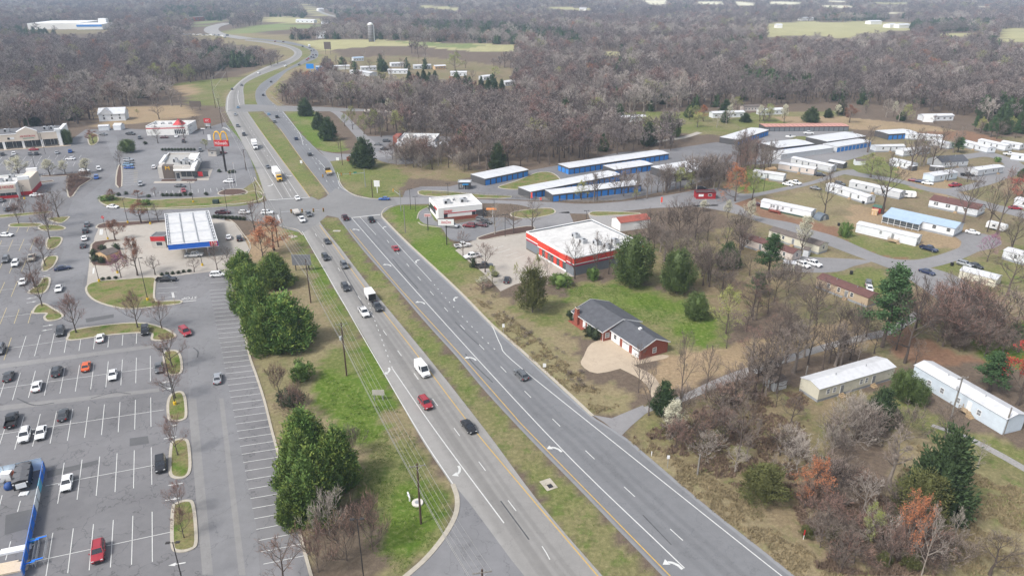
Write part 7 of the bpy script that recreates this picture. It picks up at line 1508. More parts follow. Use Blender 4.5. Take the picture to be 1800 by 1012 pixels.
def leaf_cloud(pts, n, size, R, jit=.35, flat=.5):
 """n small leaf-shaped faces scattered round the given points (arrays, one mesh)"""
 P = np.array([tuple(p) for p in pts]); g = np.random.default_rng(R)
 c = P[g.integers(0, len(P), n)]+g.normal(0, jit, (n, 3)); sz = size*g.uniform(.55, 1.3, n)
 a = g.normal(0, 1, (n, 3)); a[:, 2] *= flat; a /= np.linalg.norm(a, axis=1)[:, None]
 b = g.normal(0, 1, (n, 3)); b -= (b*a).sum(1)[:, None]*a; b /= np.linalg.norm(b, axis=1)[:, None]
 A, B_ = a*sz[:, None], b*(sz*.55)[:, None]
 v = np.stack([c-A*.5, c+B_*.5, c+A*.5, c-B_*.5], 1).reshape(-1, 3); f = np.arange(n*4).reshape(-1, 4); return v, f
def np_mesh(name, v, f, m):
 me = bpy.data.meshes.new(name); me.vertices.add(len(v)); me.vertices.foreach_set('co', np.ascontiguousarray(v, np.float32).ravel())
 k = f.shape[1]; me.loops.add(f.size); me.loops.foreach_set('vertex_index', f.ravel().astype(np.int32)); me.polygons.add(len(f)); me.polygons.foreach_set('loop_start', np.arange(0, f.size, k, dtype=np.int32)); me.polygons.foreach_set('loop_total', np.full(len(f), k, np.int32))
 for q in (m if isinstance(m, (list, tuple)) else [m]): me.materials.append(q)
 me.update(); return me
M_BARK = mat('bark', (.095, .075, .063), .95, var=.3, scale=2, rnd=.25); M_BARKM = mat('grey_bark', (.19, .16, .135), .95, var=.3, scale=2, rnd=.2); M_BARKL = mat('pale_bark', (.27, .235, .20), .95, var=.3, scale=2, rnd=.15)
M_TWIG = mat('grey_twigs', (.22, .178, .148), .95, var=.25, scale=.5, rnd=.28, huevar=.012); M_TWIGR = mat('ruddy_twigs', (.235, .150, .115), .95, var=.25, scale=.5, rnd=.2, huevar=.01); M_TWIGL = mat('pale_twigs', (.34, .30, .26), .95, var=.25, scale=.5, rnd=.15); M_TWIGD = mat('dark_twigs', (.115, .092, .078), .95, var=.25, scale=.5, rnd=.25)
M_BLW = mat('pear_blossom', (.50, .48, .36), .9, var=.2, scale=.8, rnd=.12); M_BLY = mat('spring_leaf', (.27, .29, .085), .9, var=.25, scale=.8, rnd=.2, huevar=.015); M_BLR = mat('maple_red_buds', (.38, .055, .04), .9, var=.25, scale=.8, rnd=.1); M_BLO = mat('orange_buds', (.36, .145, .07), .9, var=.25, scale=.8, rnd=.12); M_BLP = mat('redbud_pink', (.36, .13, .27), .9, var=.2, scale=.8); M_BLB = mat('brown_oak_leaf', (.21, .095, .055), .9, var=.25, scale=.8); M_BLM = mat('reddish_bud', (.23, .115, .095), .9, var=.25, scale=.8, rnd=.1)
M_EVG = mat('cypress_leaf', (.096, .160, .036), .85, var=.45, scale=.55, rnd=.12, huevar=.012); M_EVT = mat('cypress_tip', (.19, .245, .052), .85, var=.35, scale=.55, rnd=.1); M_EVD = mat('cedar_leaf', (.046, .074, .027), .85, var=.4, scale=.5, rnd=.25, huevar=.012); M_PINE = mat('pine_needles', (.050, .098, .034), .85, var=.4, scale=.6, rnd=.18); M_OLV = mat('olive_leaf', (.095, .100, .032), .85, var=.4, scale=.5, rnd=.2); M_MAG = mat('magnolia_leaf', (.08, .115, .034), .6, var=.4, scale=.5, rnd=.15, spec=.3); M_SHR = mat('dark_shrub_leaf', (.035, .050, .022), .85, var=.35, scale=.8, rnd=.25)
PROTO = {}
def proto_bare(key, seeds, twig, bark, bloom=None, nb=0, bs=.25, jit=.25, h=12.0, **kw):
 L = []
 for sd in seeds:
  g = TreeGen(sd, h=h, **kw); w = g.wood.mesh('trunk', bark)
  cr = g.twig; v = np.array(cr.v); tri_f = [f for f in cr.f]
  if bloom:
   lv, lf = leaf_cloud(g.tip, nb, bs, sd, jit); base = len(cr.v)
   cr.v += [tuple(x) for x in lv]; cr.f += [tuple(int(i)+base for i in f) for f in lf]; cr.m += [1]*len(lf)
   me = cr.mesh('crown', [twig, bloom])
  else: me = cr.mesh('crown', twig)
  L.append((w, me))
 PROTO[key] = (h, L)
proto_bare('bare', (1, 2, 3, 4, 5), M_TWIG, M_BARK, spread=.95)
proto_bare('bare_tall', (11, 12, 13), M_TWIG, M_BARKM, spread=.55, nl=(13, 5, 5, 4), clear=.35, up=.4)
proto_bare('bare_dark', (21, 22), M_TWIGD, M_BARK, spread=1.0, nl=(10, 6, 5, 3))
proto_bare('bare_pale', (31, 32, 33), M_TWIGL, M_BARKL, spread=.95, nl=(9, 6, 5, 4))
proto_bare('bare_ruddy', (41, 42, 43), M_TWIGR, M_BARK, M_BLM, 700, .16, .15, spread=1.05)
proto_bare('lot_tree', (44, 45, 46), M_TWIGR, M_BARK, M_BLM, 2200, .2, .18, spread=1.25, nl=(12, 6, 6, 4), up=.25, clear=.2, tw=.042)
proto_bare('pear', (51, 52, 53), M_TWIG, M_BARK, M_BLW, 3600, .34, .28, spread=.8, nl=(11, 6, 4, 3), up=.5, clear=.15)
proto_bare('leafing', (61, 62, 63), M_TWIGL, M_BARK, M_BLY, 3000, .32, .3, spread=.95)
proto_bare('red_maple', (71, 72), M_TWIG, M_BARK, M_BLR, 3600, .36, .25, spread=.95)
proto_bare('orange_tree', (81, 82, 83), M_TWIG, M_BARK, M_BLO, 3400, .34, .25, spread=.95, clear=.12)
proto_bare('redbud', (91,), M_TWIG, M_BARK, M_BLP, 2200, .28, .2, spread=1.15, clear=.18)
proto_bare('oak', (95, 96), M_TWIG, M_BARK, M_BLB, 2800, .34, .3, spread=.8)
proto_bare('thicket', (101, 102, 103), M_TWIG, M_BARK, spread=1.6, nl=(15, 7, 5, 3), clear=.03, up=.35, h=5.0, r0=.016, tw=.04)
proto_bare('thicket_ruddy', (111, 112), M_TWIGR, M_BARK, M_BLM, 300, .12, .15, spread=1.6, nl=(15, 7, 5, 3), clear=.03, up=.35, h=5.0, r0=.016, tw=.04)
proto_bare('thicket_pale', (121, 122), M_TWIGL, M_BARKL, spread=1.6, nl=(15, 7, 5, 3), clear=.03, up=.35, h=5.0, r0=.016, tw=.04)
def evergreen(seed, prof, R_, h, nplume, per, size, m, bark, core=.60, trunk=True, upw=.75, spread=.28, m2=None, lump=.18, zlo=.03, long=1.9):
 """dense evergreen: opaque core + plumes of narrow sprays pointing out and up"""
 g = np.random.default_rng(seed); V, F = [], []; base = 0
 nu, nv = 14, 9
 ph = g.uniform(0, 6.28, 4)
 def rad(th, t): return R_*prof(t)*(1+lump*np.sin(3*th+ph[0]+5*t)+lump*.7*np.sin(5*th+ph[1]-9*t)+lump*.5*np.sin(2*th+ph[2]+13*t))
 for j in range(nv+1):
  t = zlo+(1-zlo-.02)*j/nv
  for i in range(nu):
   th = 6.2832*i/nu; r = max(.02, rad(th, t))*core; V.append((r*math.cos(th), r*math.sin(th), t*h*.97))
 for j in range(nv):
  for i in range(nu): a = j*nu+i; b = j*nu+(i+1) % nu; F.append((a, b, b+nu, a+nu))
 F.append(tuple(range(nu))[:4]);
 V = np.array(V); F = np.array(F)
 tt = g.uniform(zlo, .99, nplume*6); keep = g.uniform(0, 1, len(tt)) < np.maximum(.06, np.array([prof(q) for q in tt])); tt = tt[keep][:nplume]; n = len(tt)
 th = g.uniform(0, 6.2832, n); rr = np.array([rad(a, t) for a, t in zip(th, tt)])
 C = np.stack([rr*np.cos(th), rr*np.sin(th), tt*h], 1)
 D = np.stack([np.cos(th)*(1-upw*.6), np.sin(th)*(1-upw*.6), np.full(n, upw)], 1); D += g.normal(0, .16, D.shape); D /= np.linalg.norm(D, axis=1)[:, None]
 idx = np.repeat(np.arange(n), per); N = len(idx)
 ps = R_*spread
 pos = C[idx]*np.where(g.uniform(0, 1, (N, 1)) < .25, g.uniform(.62, 1, (N, 1)), 1)*[1, 1, 0]+C[idx]*[0, 0, 1]+D[idx]*(g.uniform(-1.0, .55, N)*ps)[:, None]+g.normal(0, ps*.28, (N, 3))*(1.0-.0)
 d = D[idx]+g.normal(0, .42, (N, 3)); d /= np.linalg.norm(d, axis=1)[:, None]
 w = g.normal(0, 1, (N, 3)); w -= (w*d).sum(1)[:, None]*d; w /= np.linalg.norm(w, axis=1)[:, None]
 s_ = size*g.uniform(.6, 1.3, N); ln = s_*long
 A, Bm, T = pos-w*(s_*.16)[:, None], pos+d*(ln*.45)[:, None], pos+d*ln[:, None]
 v = np.stack([pos, Bm-w*(s_*.36)[:, None], T, Bm+w*(s_*.36)[:, None]], 1).reshape(-1, 3)
 f = np.arange(N*4).reshape(-1, 4)+len(V)
 me = np_mesh('crown', np.concatenate([V, v]), np.concatenate([F, f]), [m, m2 or m])
 bright_plume = (g.uniform(0, 1, n) < .38)[idx] & (g.uniform(0, 1, N) < .8)  # plumes picked at random take the second, yellower leaf colour
 me.polygons.foreach_set('material_index', np.concatenate([np.zeros(len(F)), bright_plume]).astype(np.int32))
 tk = MB().tube([(0, 0, 0), (0, 0, h*.35), (0, 0, h*.9)], [h*.022, h*.016, h*.004], 7).mesh('trunk', bark)
 return tk, me
cone = lambda t: max(.02, (1-t)**.72*(min(1, .55+t*6)))
ovoid = lambda t: max(.02, math.sqrt(max(0, 1-(2*t*.92-.78)**2))*.98 if t < .95 else .2)
tear = lambda t: max(.02, (1-t**1.8)**.85*min(1, .62+t*3.2))
colm = lambda t: max(.02, (1-t**3)**.8*min(1, .75+t*2))
def proto_ev(key, n, h, **kw):
 PROTO[key] = (h, [evergreen(1000+hash(key) % 1 + i*7+len(key)*31, h=h, **kw) for i in range(n)])
proto_ev('cypress', 4, 10.0, prof=tear, R_=3.6, nplume=330, per=34, size=.27, m=M_EVG, bark=M_BARK, m2=M_EVT, upw=.75)
proto_ev('cedar', 3, 10.0, prof=tear, R_=3.3, nplume=260, per=26, size=.30, m=M_EVD, bark=M_BARK, upw=.6)
proto_ev('round_evergreen', 2, 10.0, prof=ovoid, R_=4.6, nplume=330, per=32, size=.27, m=M_MAG, bark=M_BARK, upw=.45, zlo=.1)
proto_ev('olive_evergreen', 2, 10.0, prof=ovoid, R_=3.6, nplume=260, per=34, size=.24, m=M_OLV, bark=M_BARK, core=.4, upw=.5, zlo=.16, lump=.25)
proto_ev('shrub', 3, 2.0, prof=ovoid, R_=1.25, nplume=60, per=26, size=.13, m=M_SHR, bark=M_BARK, upw=.4, zlo=.0)
proto_ev('green_shrub', 2, 2.0, prof=ovoid, R_=1.3, nplume=60, per=26, size=.14, m=M_EVG, bark=M_BARK, upw=.5, zlo=.0)
proto_ev('far_evergreen', 3, 10.0, prof=cone, R_=3.2, nplume=42, per=14, size=.7, m=M_EVD, bark=M_BARK, upw=.6, long=1.4)
def pine(seed, h=12.0):
 g = random.Random(seed); w = MB().tube([(0, 0, 0), (g.uniform(-.2, .2), g.uniform(-.2, .2), h*.5), (0, 0, h*.97)], [h*.02, h*.014, h*.003], 7); tips = []
 for k in range(26):
  t = .28+.68*k/25; az = k*2.4+g.uniform(-.4, .4); ln = h*.30*(1.1-t)**.7*g.uniform(.7, 1.15); p = Vector((0, 0, h*t)); d = Vector((math.cos(az), math.sin(az), .25+.5*t)).normalized()
  e = p+d*ln; w.tube([p, p+d*ln*.5, e], [.07*(1.2-t), .04, .015], 4, cap=False)
  for q in range(9): f = .35+.65*q/8; tips.append(p+d*ln*f+Vector((g.uniform(-1, 1), g.uniform(-1, 1), g.uniform(-.1, .5)))*ln*.20)
 v, f = leaf_cloud(tips, 7500, .34, seed, .30, .8)
 return w.mesh('trunk', M_BARK), np_mesh('crown', v, f, M_PINE)
PROTO['pine'] = (12.0, [pine(5), pine(6), pine(8)])
TN = dict(bare='bare_tree', bare_tall='bare_tree', bare_dark='bare_tree', bare_pale='bare_tree', bare_ruddy='budding_tree', lot_tree='budding_tree', pear='pear_tree', leafing='leafing_tree', red_maple='maple_tree', orange_tree='budding_tree', redbud='redbud_tree', oak='oak_tree', thicket='bare_shrub', thicket_ruddy='bare_shrub', thicket_pale='bare_shrub', cypress='cypress_tree', cedar='cedar_tree', round_evergreen='evergreen_tree', olive_evergreen='evergreen_tree', shrub='shrub', green_shrub='shrub', far_evergreen='cedar_tree', pine='pine_tree')
TREE_N = [0]
def tree_at(kind, p, h, wscale, label, group=None, rz=None):
 ph, L = PROTO[kind]; TREE_N[0] += 1
 tk, cr = L[rng.randrange(len(L))]; s_ = h/ph
 shr = 'shrub' in TN[kind]
 r = empty(TN[kind], p, rng.uniform(0, 6.28) if rz is None else rz, label, 'shrub' if shr else 'tree', group); r.scale = (s_*wscale, s_*wscale, s_)
 link('trunk' if not shr else 'stem', tk, r); link('crown' if not shr else 'foliage', cr, r); return r
W0 = {}
for k_, (h_, L_) in PROTO.items():
 W0[k_] = float(np.mean([2*np.percentile(np.hypot(*np.array([v.co[:2] for v in m_.vertices]).T), 96) for _, m_ in L_]))
def tree(kind, bx, by, ty, wpx, label, group=None):
 """foot at (bx,by), top row ty, crown width in picture pixels"""
 h = hgt(bx, by, ty); ph = PROTO[kind][0]; nat = W0[kind]*h/ph; w = wpx*mpp(bx, by)
 return tree_at(kind, G(bx, by) if by > 120 else Gt(bx, by), h, max(.35, min(2.2, w/nat)), label, group)
for a in [(428,492,440,58,'dark cypress at the upper end of the hedge by the fuel station'),(485,503,446,66,'dark rounded cypress right of the hedge top'),(441,545,462,66,'cypress second from the upper end of the hedge'),(462,588,490,70,'cypress left of the big one in the hedge middle'),(505,607,512,102,'big bright cypress in the middle of the hedge'),(470,618,540,60,'low cypress at the left foot of the big one'),(540,800,716,84,'darker cypress at the back of the nearest group'),(595,850,748,84,'right-hand cypress of the nearest group'),(528,860,756,86,'left cypress of the nearest group'),(555,905,790,100,'bright cypress at the front of the nearest group'),(515,918,850,60,'low cypress at the lower left of the nearest group')]: tree('cypress', *a[:4], a[4], 'cypresses between car park and highway')
for a in [('thicket_ruddy',490,690,650,54,'rusty bare shrub above the nearest cypresses'),('thicket_ruddy',520,735,690,60,'brown bare shrub touching the nearest cypresses'),('shrub',510,712,684,52,'dark spreading shrub between brown bare ones'),('green_shrub',530,668,634,46,'green feathery shrub right of the bright hedge cypress'),('thicket',622,800,760,50,'grey bare shrub right of the nearest cypresses'),('thicket_pale',580,940,880,80,'pale bare shrub at the foot of the nearest cypresses'),('thicket_ruddy',610,985,920,90,'rust-brown bare shrub at the bottom by the lamp'),('thicket_ruddy',655,965,890,70,'tall rust-brown bare shrub right of the lamp'),('thicket_ruddy',560,1005,940,80,'rust-brown bare shrub at the car park corner'),('bare_ruddy',500,1030,955,100,'bare red-twigged tree over the last parking stalls'),('thicket_ruddy',492,492,478,34,'rusty shrub between the two upper cypresses'),('orange_tree',482,440,386,72,'orange budding tree by the utility pole'),('orange_tree',462,452,408,50,'orange budding shrub-tree below the side street'),('bare_ruddy',448,408,358,52,'bare reddish tree behind the hedge of the fuel station')]: tree(*a)
CP_ = 'bare reddish trees on the car park islands'
for x, y, t, w, lb in [(134,585,530,54,'round reddish bare tree at the left of the curved island'),(242,576,524,56,'bare tree in the middle of the curved island'),(285,577,535,44,'bare reddish tree at the right of the curved island'),(303,645,596,60,'bare reddish tree on the uppermost long island'),(308,700,650,54,'bare reddish tree beside the tall lamp'),(313,800,742,48,'bare reddish tree on the third long island'),(319,905,858,46,'bare tree on the nearest island, upper one'),(324,945,902,42,'bare tree on the nearest island, lower one'),(74,538,488,48,'bare reddish tree on the L-shaped island'),(62,505,456,48,'dark bare tree on the small upper island'),(80,468,424,46,'reddish bare tree on the upper aisle island'),(88,420,372,44,'bare reddish tree right of the yellow stalls'),(103,382,336,44,'bare tree at the corner of the aisle'),(33,393,364,34,'small bare tree at the upper left lane'),(42,374,352,28,'small dark reddish tree below the noodle restaurant'),(85,400,350,40,'thin reddish tree behind the aisle corner')]: tree('lot_tree' if 'dark bare' not in lb and 'corner of' not in lb else 'bare', x, y, t, w, lb, CP_)
for a in [('oak',242,484,425,40,'tall brown-twigged oak below the fuel station'),('bare',273,483,452,34,'small bare tree right of the tall oak'),('redbud',213,488,452,40,'pink-purple redbud beside the bin enclosure'),('oak',203,422,389,36,'brown-leaved oak by the stop sign'),('oak',248,392,357,38,'brown-leaved oak on the side street'),('bare',279,391,360,34,'bare tree left of the fuel canopy'),('bare',342,478,455,30,'small bare tree under the canopy edge'),('bare_ruddy',382,474,432,36,'bare reddish tree right of the white pickup'),('bare',402,470,436,28,'bare tree at the right of the fuel forecourt'),('oak',197,354,335,18,'small dark red tree at the planted corner'),('oak',243,347,335,26,'dark reddish bush-tree above the side street'),('bare_ruddy',274,346,330,16,'small bare tree by the burger restaurant lot'),('bare',212,292,266,22,'bare tree beside the burger restaurant hedge'),('pear',33,312,279,34,'white-blossoming pear leftmost in the strip mall lot'),('pear',88,309,283,26,'white-blossoming pear second in the strip mall lot'),('pear',115,306,284,20,'white-blossoming pear third in the strip mall lot'),('pear',153,305,281,24,'white-blossoming pear rightmost in the strip mall lot'),('oak',164,252,232,26,'dark red bush-tree on the round island'),('round_evergreen',118,254,228,22,'round green tree at the end of the strip mall'),('round_evergreen',226,268,245,28,'dark round evergreen at the restaurant corner'),('bare',278,252,222,24,'bare tree before the chicken restaurant'),('bare_dark',325,252,212,30,'bare dark tree right of the chicken restaurant'),('leafing',362,262,246,16,'small olive-green tree by the brick hut'),('bare_dark',345,225,205,34,'dark bare bush behind the restaurant sign')]: tree(*a)
SHG = 'clipped round shrubs'
for (x, y) in [(165,446),(168,456),(180,459),(181,438),(205,436)]: tree('shrub', x, y+3, y-9, 15, 'clipped dark round shrub around the tan bin enclosure', SHG)
for (x, y) in [(181,491),(192,490),(204,489),(285,483),(294,482),(304,481),(314,480),(323,478),(333,477)]: tree('shrub', x, y+1, y-4.5, 8, 'small clipped shrub along the fuel station kerb', SHG)
for k in range(11): tree('shrub', 286+k*5.6, 265+(k % 2)*.3, 260, 6, 'clipped shrub in the hedge row behind the burger restaurant', SHG)
for (x, y) in [(209,343),(222,341),(262,346),(287,344),(294,344),(302,344),(310,344),(317,344),(326,343),(335,343),(363,342),(386,302),(411,303),(404,304),(256,253)]: tree('shrub', x, y+1, y-5, 8, 'dark clipped shrub around the burger restaurant lot', SHG)
for (x, y, w, lb) in [(190,352,30,'yellow-green low shrub in the planted corner'),(257,360,20,'olive low shrub by the side street')]: tree('green_shrub', x, y, y-9, w, lb)
for k in range(9): tree('shrub', 377+k*6.5, 383+k*.5, 377+k*.4, 9, 'clipped hedge plant along the fuel station back', SHG)
for (x, y, w) in [(122,342,14),(124,337,16),(127,334,20),(129,329,22),(133,326,24),(136,322,24),(140,319,24),(145,316,24),(150,314,20),(155,314,14),(124,320,14),(123,328,14),(130,318,18)]: tree('thicket_ruddy', x, y+1, y-11, w, 'brown bare shrub on the wedge-shaped island', 'brown shrubs of the wedge island')
for a in [('cedar',538,204,171,28,'dark cedar at the crossover'),('cedar',561,228,196,24,'dark cedar second from the crossover'),('cedar',579,247,204,32,'dark cedar third from the crossover'),('cedar',640,294,240,46,'large dark round cedar by the bar entrance'),('bare_ruddy',596,262,236,20,'small brown bush-tree beside the third cedar'),('olive_evergreen',936,549,470,54,'olive round-crowned evergreen left of the brick house'),('round_evergreen',1110,500,415,72,'large green evergreen at the right end of the parts shop'),('round_evergreen',1188,514,440,62,'round green evergreen behind the brick house'),('round_evergreen',1222,560,515,46,'dark round evergreen on the back lawn of the brick house'),('pine',1350,488,414,44,'dark pine beside the maroon-roofed home'),('pine',1550,610,473,76,'tall green white pine by the gravel lane'),('pine',1330,520,480,36,'dark pine bush left of the tan home'),('cedar',1278,470,424,46,'dark cedar behind the evergreens'),('round_evergreen',1585,700,652,50,'dark green bush left of the blue-white home'),('round_evergreen',1605,708,668,50,'second dark green bush before the blue-white home'),('cedar',1543,748,680,60,'olive-green cedar before the cream home'),('cedar',1640,905,752,110,'large dark cedar at the lower right'),('olive_evergreen',1612,925,834,96,'olive-green cedar in front of the large dark one'),('olive_evergreen',1340,880,820,84,'dark green evergreen at the roadside thicket'),('olive_evergreen',1330,850,835,60,'low dark evergreen in the roadside thicket'),('cedar',1165,725,668,44,'dark cedar at the mouth of the gravel lane'),('pine',1738,688,622,56,'green pine right of the blue-white home'),('red_maple',1788,712,616,84,'bright red budding maple at the right edge'),('red_maple',1795,350,312,60,'red budding maple at the right of the estate'),('green_shrub',1484,416,391,24,'dark green round bush on the estate verge'),('pear',1408,446,386,32,'tall pale flowering pear behind the beige home'),('orange_tree',1292,354,298,54,'orange budding tree beside the red kiosk'),('leafing',1322,352,306,36,'yellow-green leafing tree right of the orange one'),('leafing',1262,340,314,0,'x')][:-1]: tree(*a)
for a in [('leafing',1022,352,322,26,'yellow-green leafing tree before the storage rows'),('leafing',1195,336,300,34,'bright yellow-green tree right of the storage rows'),('leafing',1215,334,306,24,'yellow-green tree behind the red kiosk'),('leafing',1118,352,334,16,'small yellow-green bush at the storage fence'),('pear',1236,372,354,18,'white-blossoming pear by the side road'),('pear',1278,384,356,18,'white-blossoming pear right of the first by the side road'),('pear',1316,391,356,22,'yellow-green pear by the estate road'),('bare',903,410,362,40,'bare tree left of two on the mulch strip'),('bare',935,406,352,46,'bare tree right of two on the mulch strip'),('bare_pale',870,412,362,40,'pale bare tree beside the doughnut shop lot'),('bare_ruddy',853,478,432,48,'pink budding tree at the parts shop lot'),('bare_ruddy',814,452,412,34,'brown budding tree at the lot corner'),('leafing',865,498,472,30,'yellow-green bush behind the black car'),('pear',848,507,488,22,'white flowering bush at the lot edge'),('leafing',907,492,466,12,'narrow yellow-green tree before the parts shop'),('leafing',945,498,452,22,'tall yellow-green sapling before the parts shop'),('bare_ruddy',930,495,456,30,'pinkish bare tree before the parts shop'),('bare_pale',962,500,448,28,'pale bare tree before the shop windows'),('bare',1010,490,424,44,'thin bare tree before the shop corner'),('bare',1048,488,414,40,'thin bare tree before the shop side wall'),('bare',1070,482,420,36,'bare tree at the right end of the shop wall'),('green_shrub',1041,492,470,24,'dark green conical bush at the shop wall'),('green_shrub',985,502,482,44,'olive spreading bush at the shop corner'),('shrub',832,470,452,14,'dark shrub at the parts lot edge'),('shrub',870,486,476,14,'dark shrub below the pink tree'),('thicket_ruddy',850,512,500,40,'low brown brush at the lot edge')]: tree(*a)
for a in [('leafing',1276,586,516,58,'yellow-tinged old tree at the back lawn of the brick house'),('bare_dark',1277,612,560,36,'dark bare tree behind the brick house lawn'),('bare_dark',1122,690,612,44,'dark bare tree in front of the brick garage'),('bare',1196,700,592,46,'bare vine-clad tree by the brick house lane'),('bare',1240,694,610,44,'thin double-stemmed bare tree by the lane'),('bare',1140,730,640,40,'thin bare tree at the lane mouth'),('pear',1180,765,712,44,'white flowering bush in the roadside thicket'),('bare_pale',1292,830,790,60,'pale bare tree at the edge of the thicket'),('bare',1297,805,700,60,'tall thin bare tree in the roadside thicket'),('bare',1290,715,640,70,'spreading bare tree above the thicket'),('bare',1340,690,600,64,'bare tree by the gravel lane, left of three'),('bare_tall',1365,676,580,44,'bare tree by the gravel lane, middle of three'),('bare_tall',1395,655,565,50,'bare tree by the gravel lane, right of three'),('bare_dark',1445,650,560,64,'dark leaning bare tree above the cream home'),('bare_dark',1420,640,556,60,'dark bare tree behind the cream home'),('bare_dark',1500,625,540,50,'vine-covered bare tree left of the white pine'),('bare_pale',1508,634,590,30,'pale dead trunk left of the white pine'),('bare_dark',1590,638,498,96,'large dark spreading bare tree behind the two near homes'),('bare_dark',1575,615,520,50,'dark bare tree right of the white pine'),('orange_tree',1425,890,818,72,'orange budding tree in the lower thicket, left one'),('orange_tree',1590,985,880,70,'orange budding tree in the lower thicket, right one'),('bare_pale',1515,905,838,88,'silvery bare tree in the middle of the lower thicket'),('leafing',1525,960,896,44,'yellow budding tree in the lower thicket'),('bare_tall',1562,858,757,60,'tall pale-trunked bare tree left of the dark cedar'),('bare_dark',1482,815,770,70,'leaning dark bare tree above the silvery one'),('bare_pale',1620,1010,902,50,'pale bare tree at the bottom right'),('bare_pale',1672,960,900,50,'pale broken bare tree right of the olive cedar'),('bare',1740,1010,940,90,'low spreading bare tree at the lower right corner'),('bare_pale',1718,820,778,40,'small pale bare tree by the farm track'),('bare',1660,770,715,60,'bare sapling before the blue-white home'),('bare',1480,1000,930,50,'grey bare tree at the bottom of the thicket'),('bare_ruddy',1560,1000,930,60,'ruddy bare tree at the bottom of the thicket')]: tree(*a)
for a in [('bare',1448,380,302,44,'tall bare tree beside the half-round hut'),('bare',1550,376,278,66,'big bare tree beside the red shed'),('bare_dark',1692,392,312,72,'tall dark bare tree behind the blue-roofed house'),('bare_dark',1735,408,320,40,'tall bare tree right of the white car'),('bare_ruddy',1752,412,306,66,'large ruddy bare tree at the right of the estate'),('leafing',1530,312,276,58,'yellow budding tree left of the big bare one'),('redbud',1735,460,418,40,'pink redbud at the estate road corner'),('bare',1775,450,380,60,'bare tree right of the redbud'),('bare_dark',1770,520,450,96,'low spreading dark bare tree at the right edge'),('bare',1665,318,286,34,'bare tree before the pale blue home'),('bare',1600,300,232,46,'bare tree among the white homes'),('bare',1637,296,238,46,'tall bare tree left of the grey-shingled house'),('pine',1683,268,242,30,'green pine among the white homes'),('green_shrub',1753,285,276,12,'small blue-green spruce at the turning circle'),('cedar',1800,312,295,24,'dark spruce at the right edge above the red maple'),('bare',1700,320,290,26,'bare tree at the grey-sided home'),('bare_dark',1525,268,224,56,'grey bare tree before the storage end'),('bare_ruddy',1740,600,560,110,'brown thicket tree right of the dark spreading one'),('bare',1680,590,540,90,'grey thicket tree left of the pines'),('pine',1780,600,570,40,'dark pine left of the red maple'),('bare',1608,640,600,30,'thin bare tree at the corner of the blue-white home')]: tree(*a)
for a in [('pear',683,196,174,14,'white-blossoming pear beside the back road'),('pear',547,182,165,8,'small white-blossoming tree above the first cedar'),('leafing',620,228,192,24,'yellow-green tree left of three by the frontage road'),('leafing',660,238,198,34,'yellow-green tree in the middle by the frontage road'),('leafing',697,236,200,34,'yellow-green tree right of three by the frontage road'),('leafing',606,222,203,16,'yellow-green bush beside the frontage road'),('leafing',640,236,205,30,'dull green tree between the frontage road trees'),('leafing',497,178,150,34,'yellow-green bush in the curve of the highway'),('bare_pale',528,172,128,44,'pale sycamore in the curve of the highway'),('bare_pale',1050,262,222,40,'white-barked sycamore left of the storage rows'),('bare_pale',1190,190,128,60,'large white-barked sycamore before the dark wood'),('bare_pale',1054,185,135,36,'pale sycamore in the middle of the bare wood'),('cedar',673,126,104,22,'dark cedar left of the white far homes'),('round_evergreen',1187,242,208,20,'round pine at the gravel road bend'),('round_evergreen',1170,238,200,24,'dark pine left of the round one'),('orange_tree',1236,214,188,26,'rusty tree left of the long white home'),('leafing',800,125,97,34,'large yellow-green tree in the far clearing'),('leafing',870,135,120,20,'yellow-green tree right of the far clearing'),('cedar',1425,215,188,30,'dark cedar before the reddish storage roof'),('cedar',1455,207,190,16,'dark cedar right of the pale pears'),('pear',1282,212,186,14,'yellow-green pear before the long white home'),('pear',1352,214,190,16,'pale pear left of the white-roofed home'),('pear',1378,216,186,14,'pale pear before the white-roofed home'),('pear',1335,214,188,16,'pale green pear in the row behind the yard'),('pear',1473,205,186,14,'white-blossoming pear beside the brown oak'),('oak',1493,216,188,26,'brown-leaved oak beside the white pear'),('pear',1570,205,180,10,'narrow white pear before the dark far wood'),('cedar',1310,215,198,20,'dark cedar bush before the long white home'),('bare_pale',295,148,100,30,'pale bare tree above the green field'),('leafing',312,142,115,40,'pale green bush at the left wood edge'),('leafing',335,145,118,34,'pale green bush right of the first at the wood edge'),('leafing',275,152,118,40,'grey-green bush left of the first at the wood edge'),('bare_tall',302,186,158,20,'clump tree left of the dark billboard'),('bare_tall',318,188,160,18,'clump tree right at the dark billboard'),('leafing',242,202,193,8,'small yellow bush in the yard of the white house'),('bare',280,210,184,30,'bare tree behind the chicken restaurant')]: tree(*a)
for k, (x, y) in enumerate([(720,140),(735,142),(745,138),(755,142),(765,140),(806,146),(818,148),(826,150),(846,150),(858,152),(870,154),(882,155),(905,160),(913,162)]): tree('cedar', x, y+6, y-16, 12, 'small dark cedar in the row beyond the bare wood', 'cedars in the row beyond the wood')
for (x, y) in [(795,175),(818,172),(830,174),(840,173),(790,168)]: tree('cedar', x, y+2, y-14, 12, 'dark cedar inside the bare wood', 'cedars inside the bare wood')
for a in [('shrub',1001,556,545,14,'dark round shrub at the left front of the brick house'),('shrub',1014,565,558,14,'low grey shrub at the brick house step'),('shrub',1036,590,571,22,'large clipped shrub by the brick house front'),('shrub',1047,596,577,20,'second clipped shrub by the brick house front'),('shrub',1005,563,556,10,'small shrub at the brick house chimney')]: tree(*a)
import re
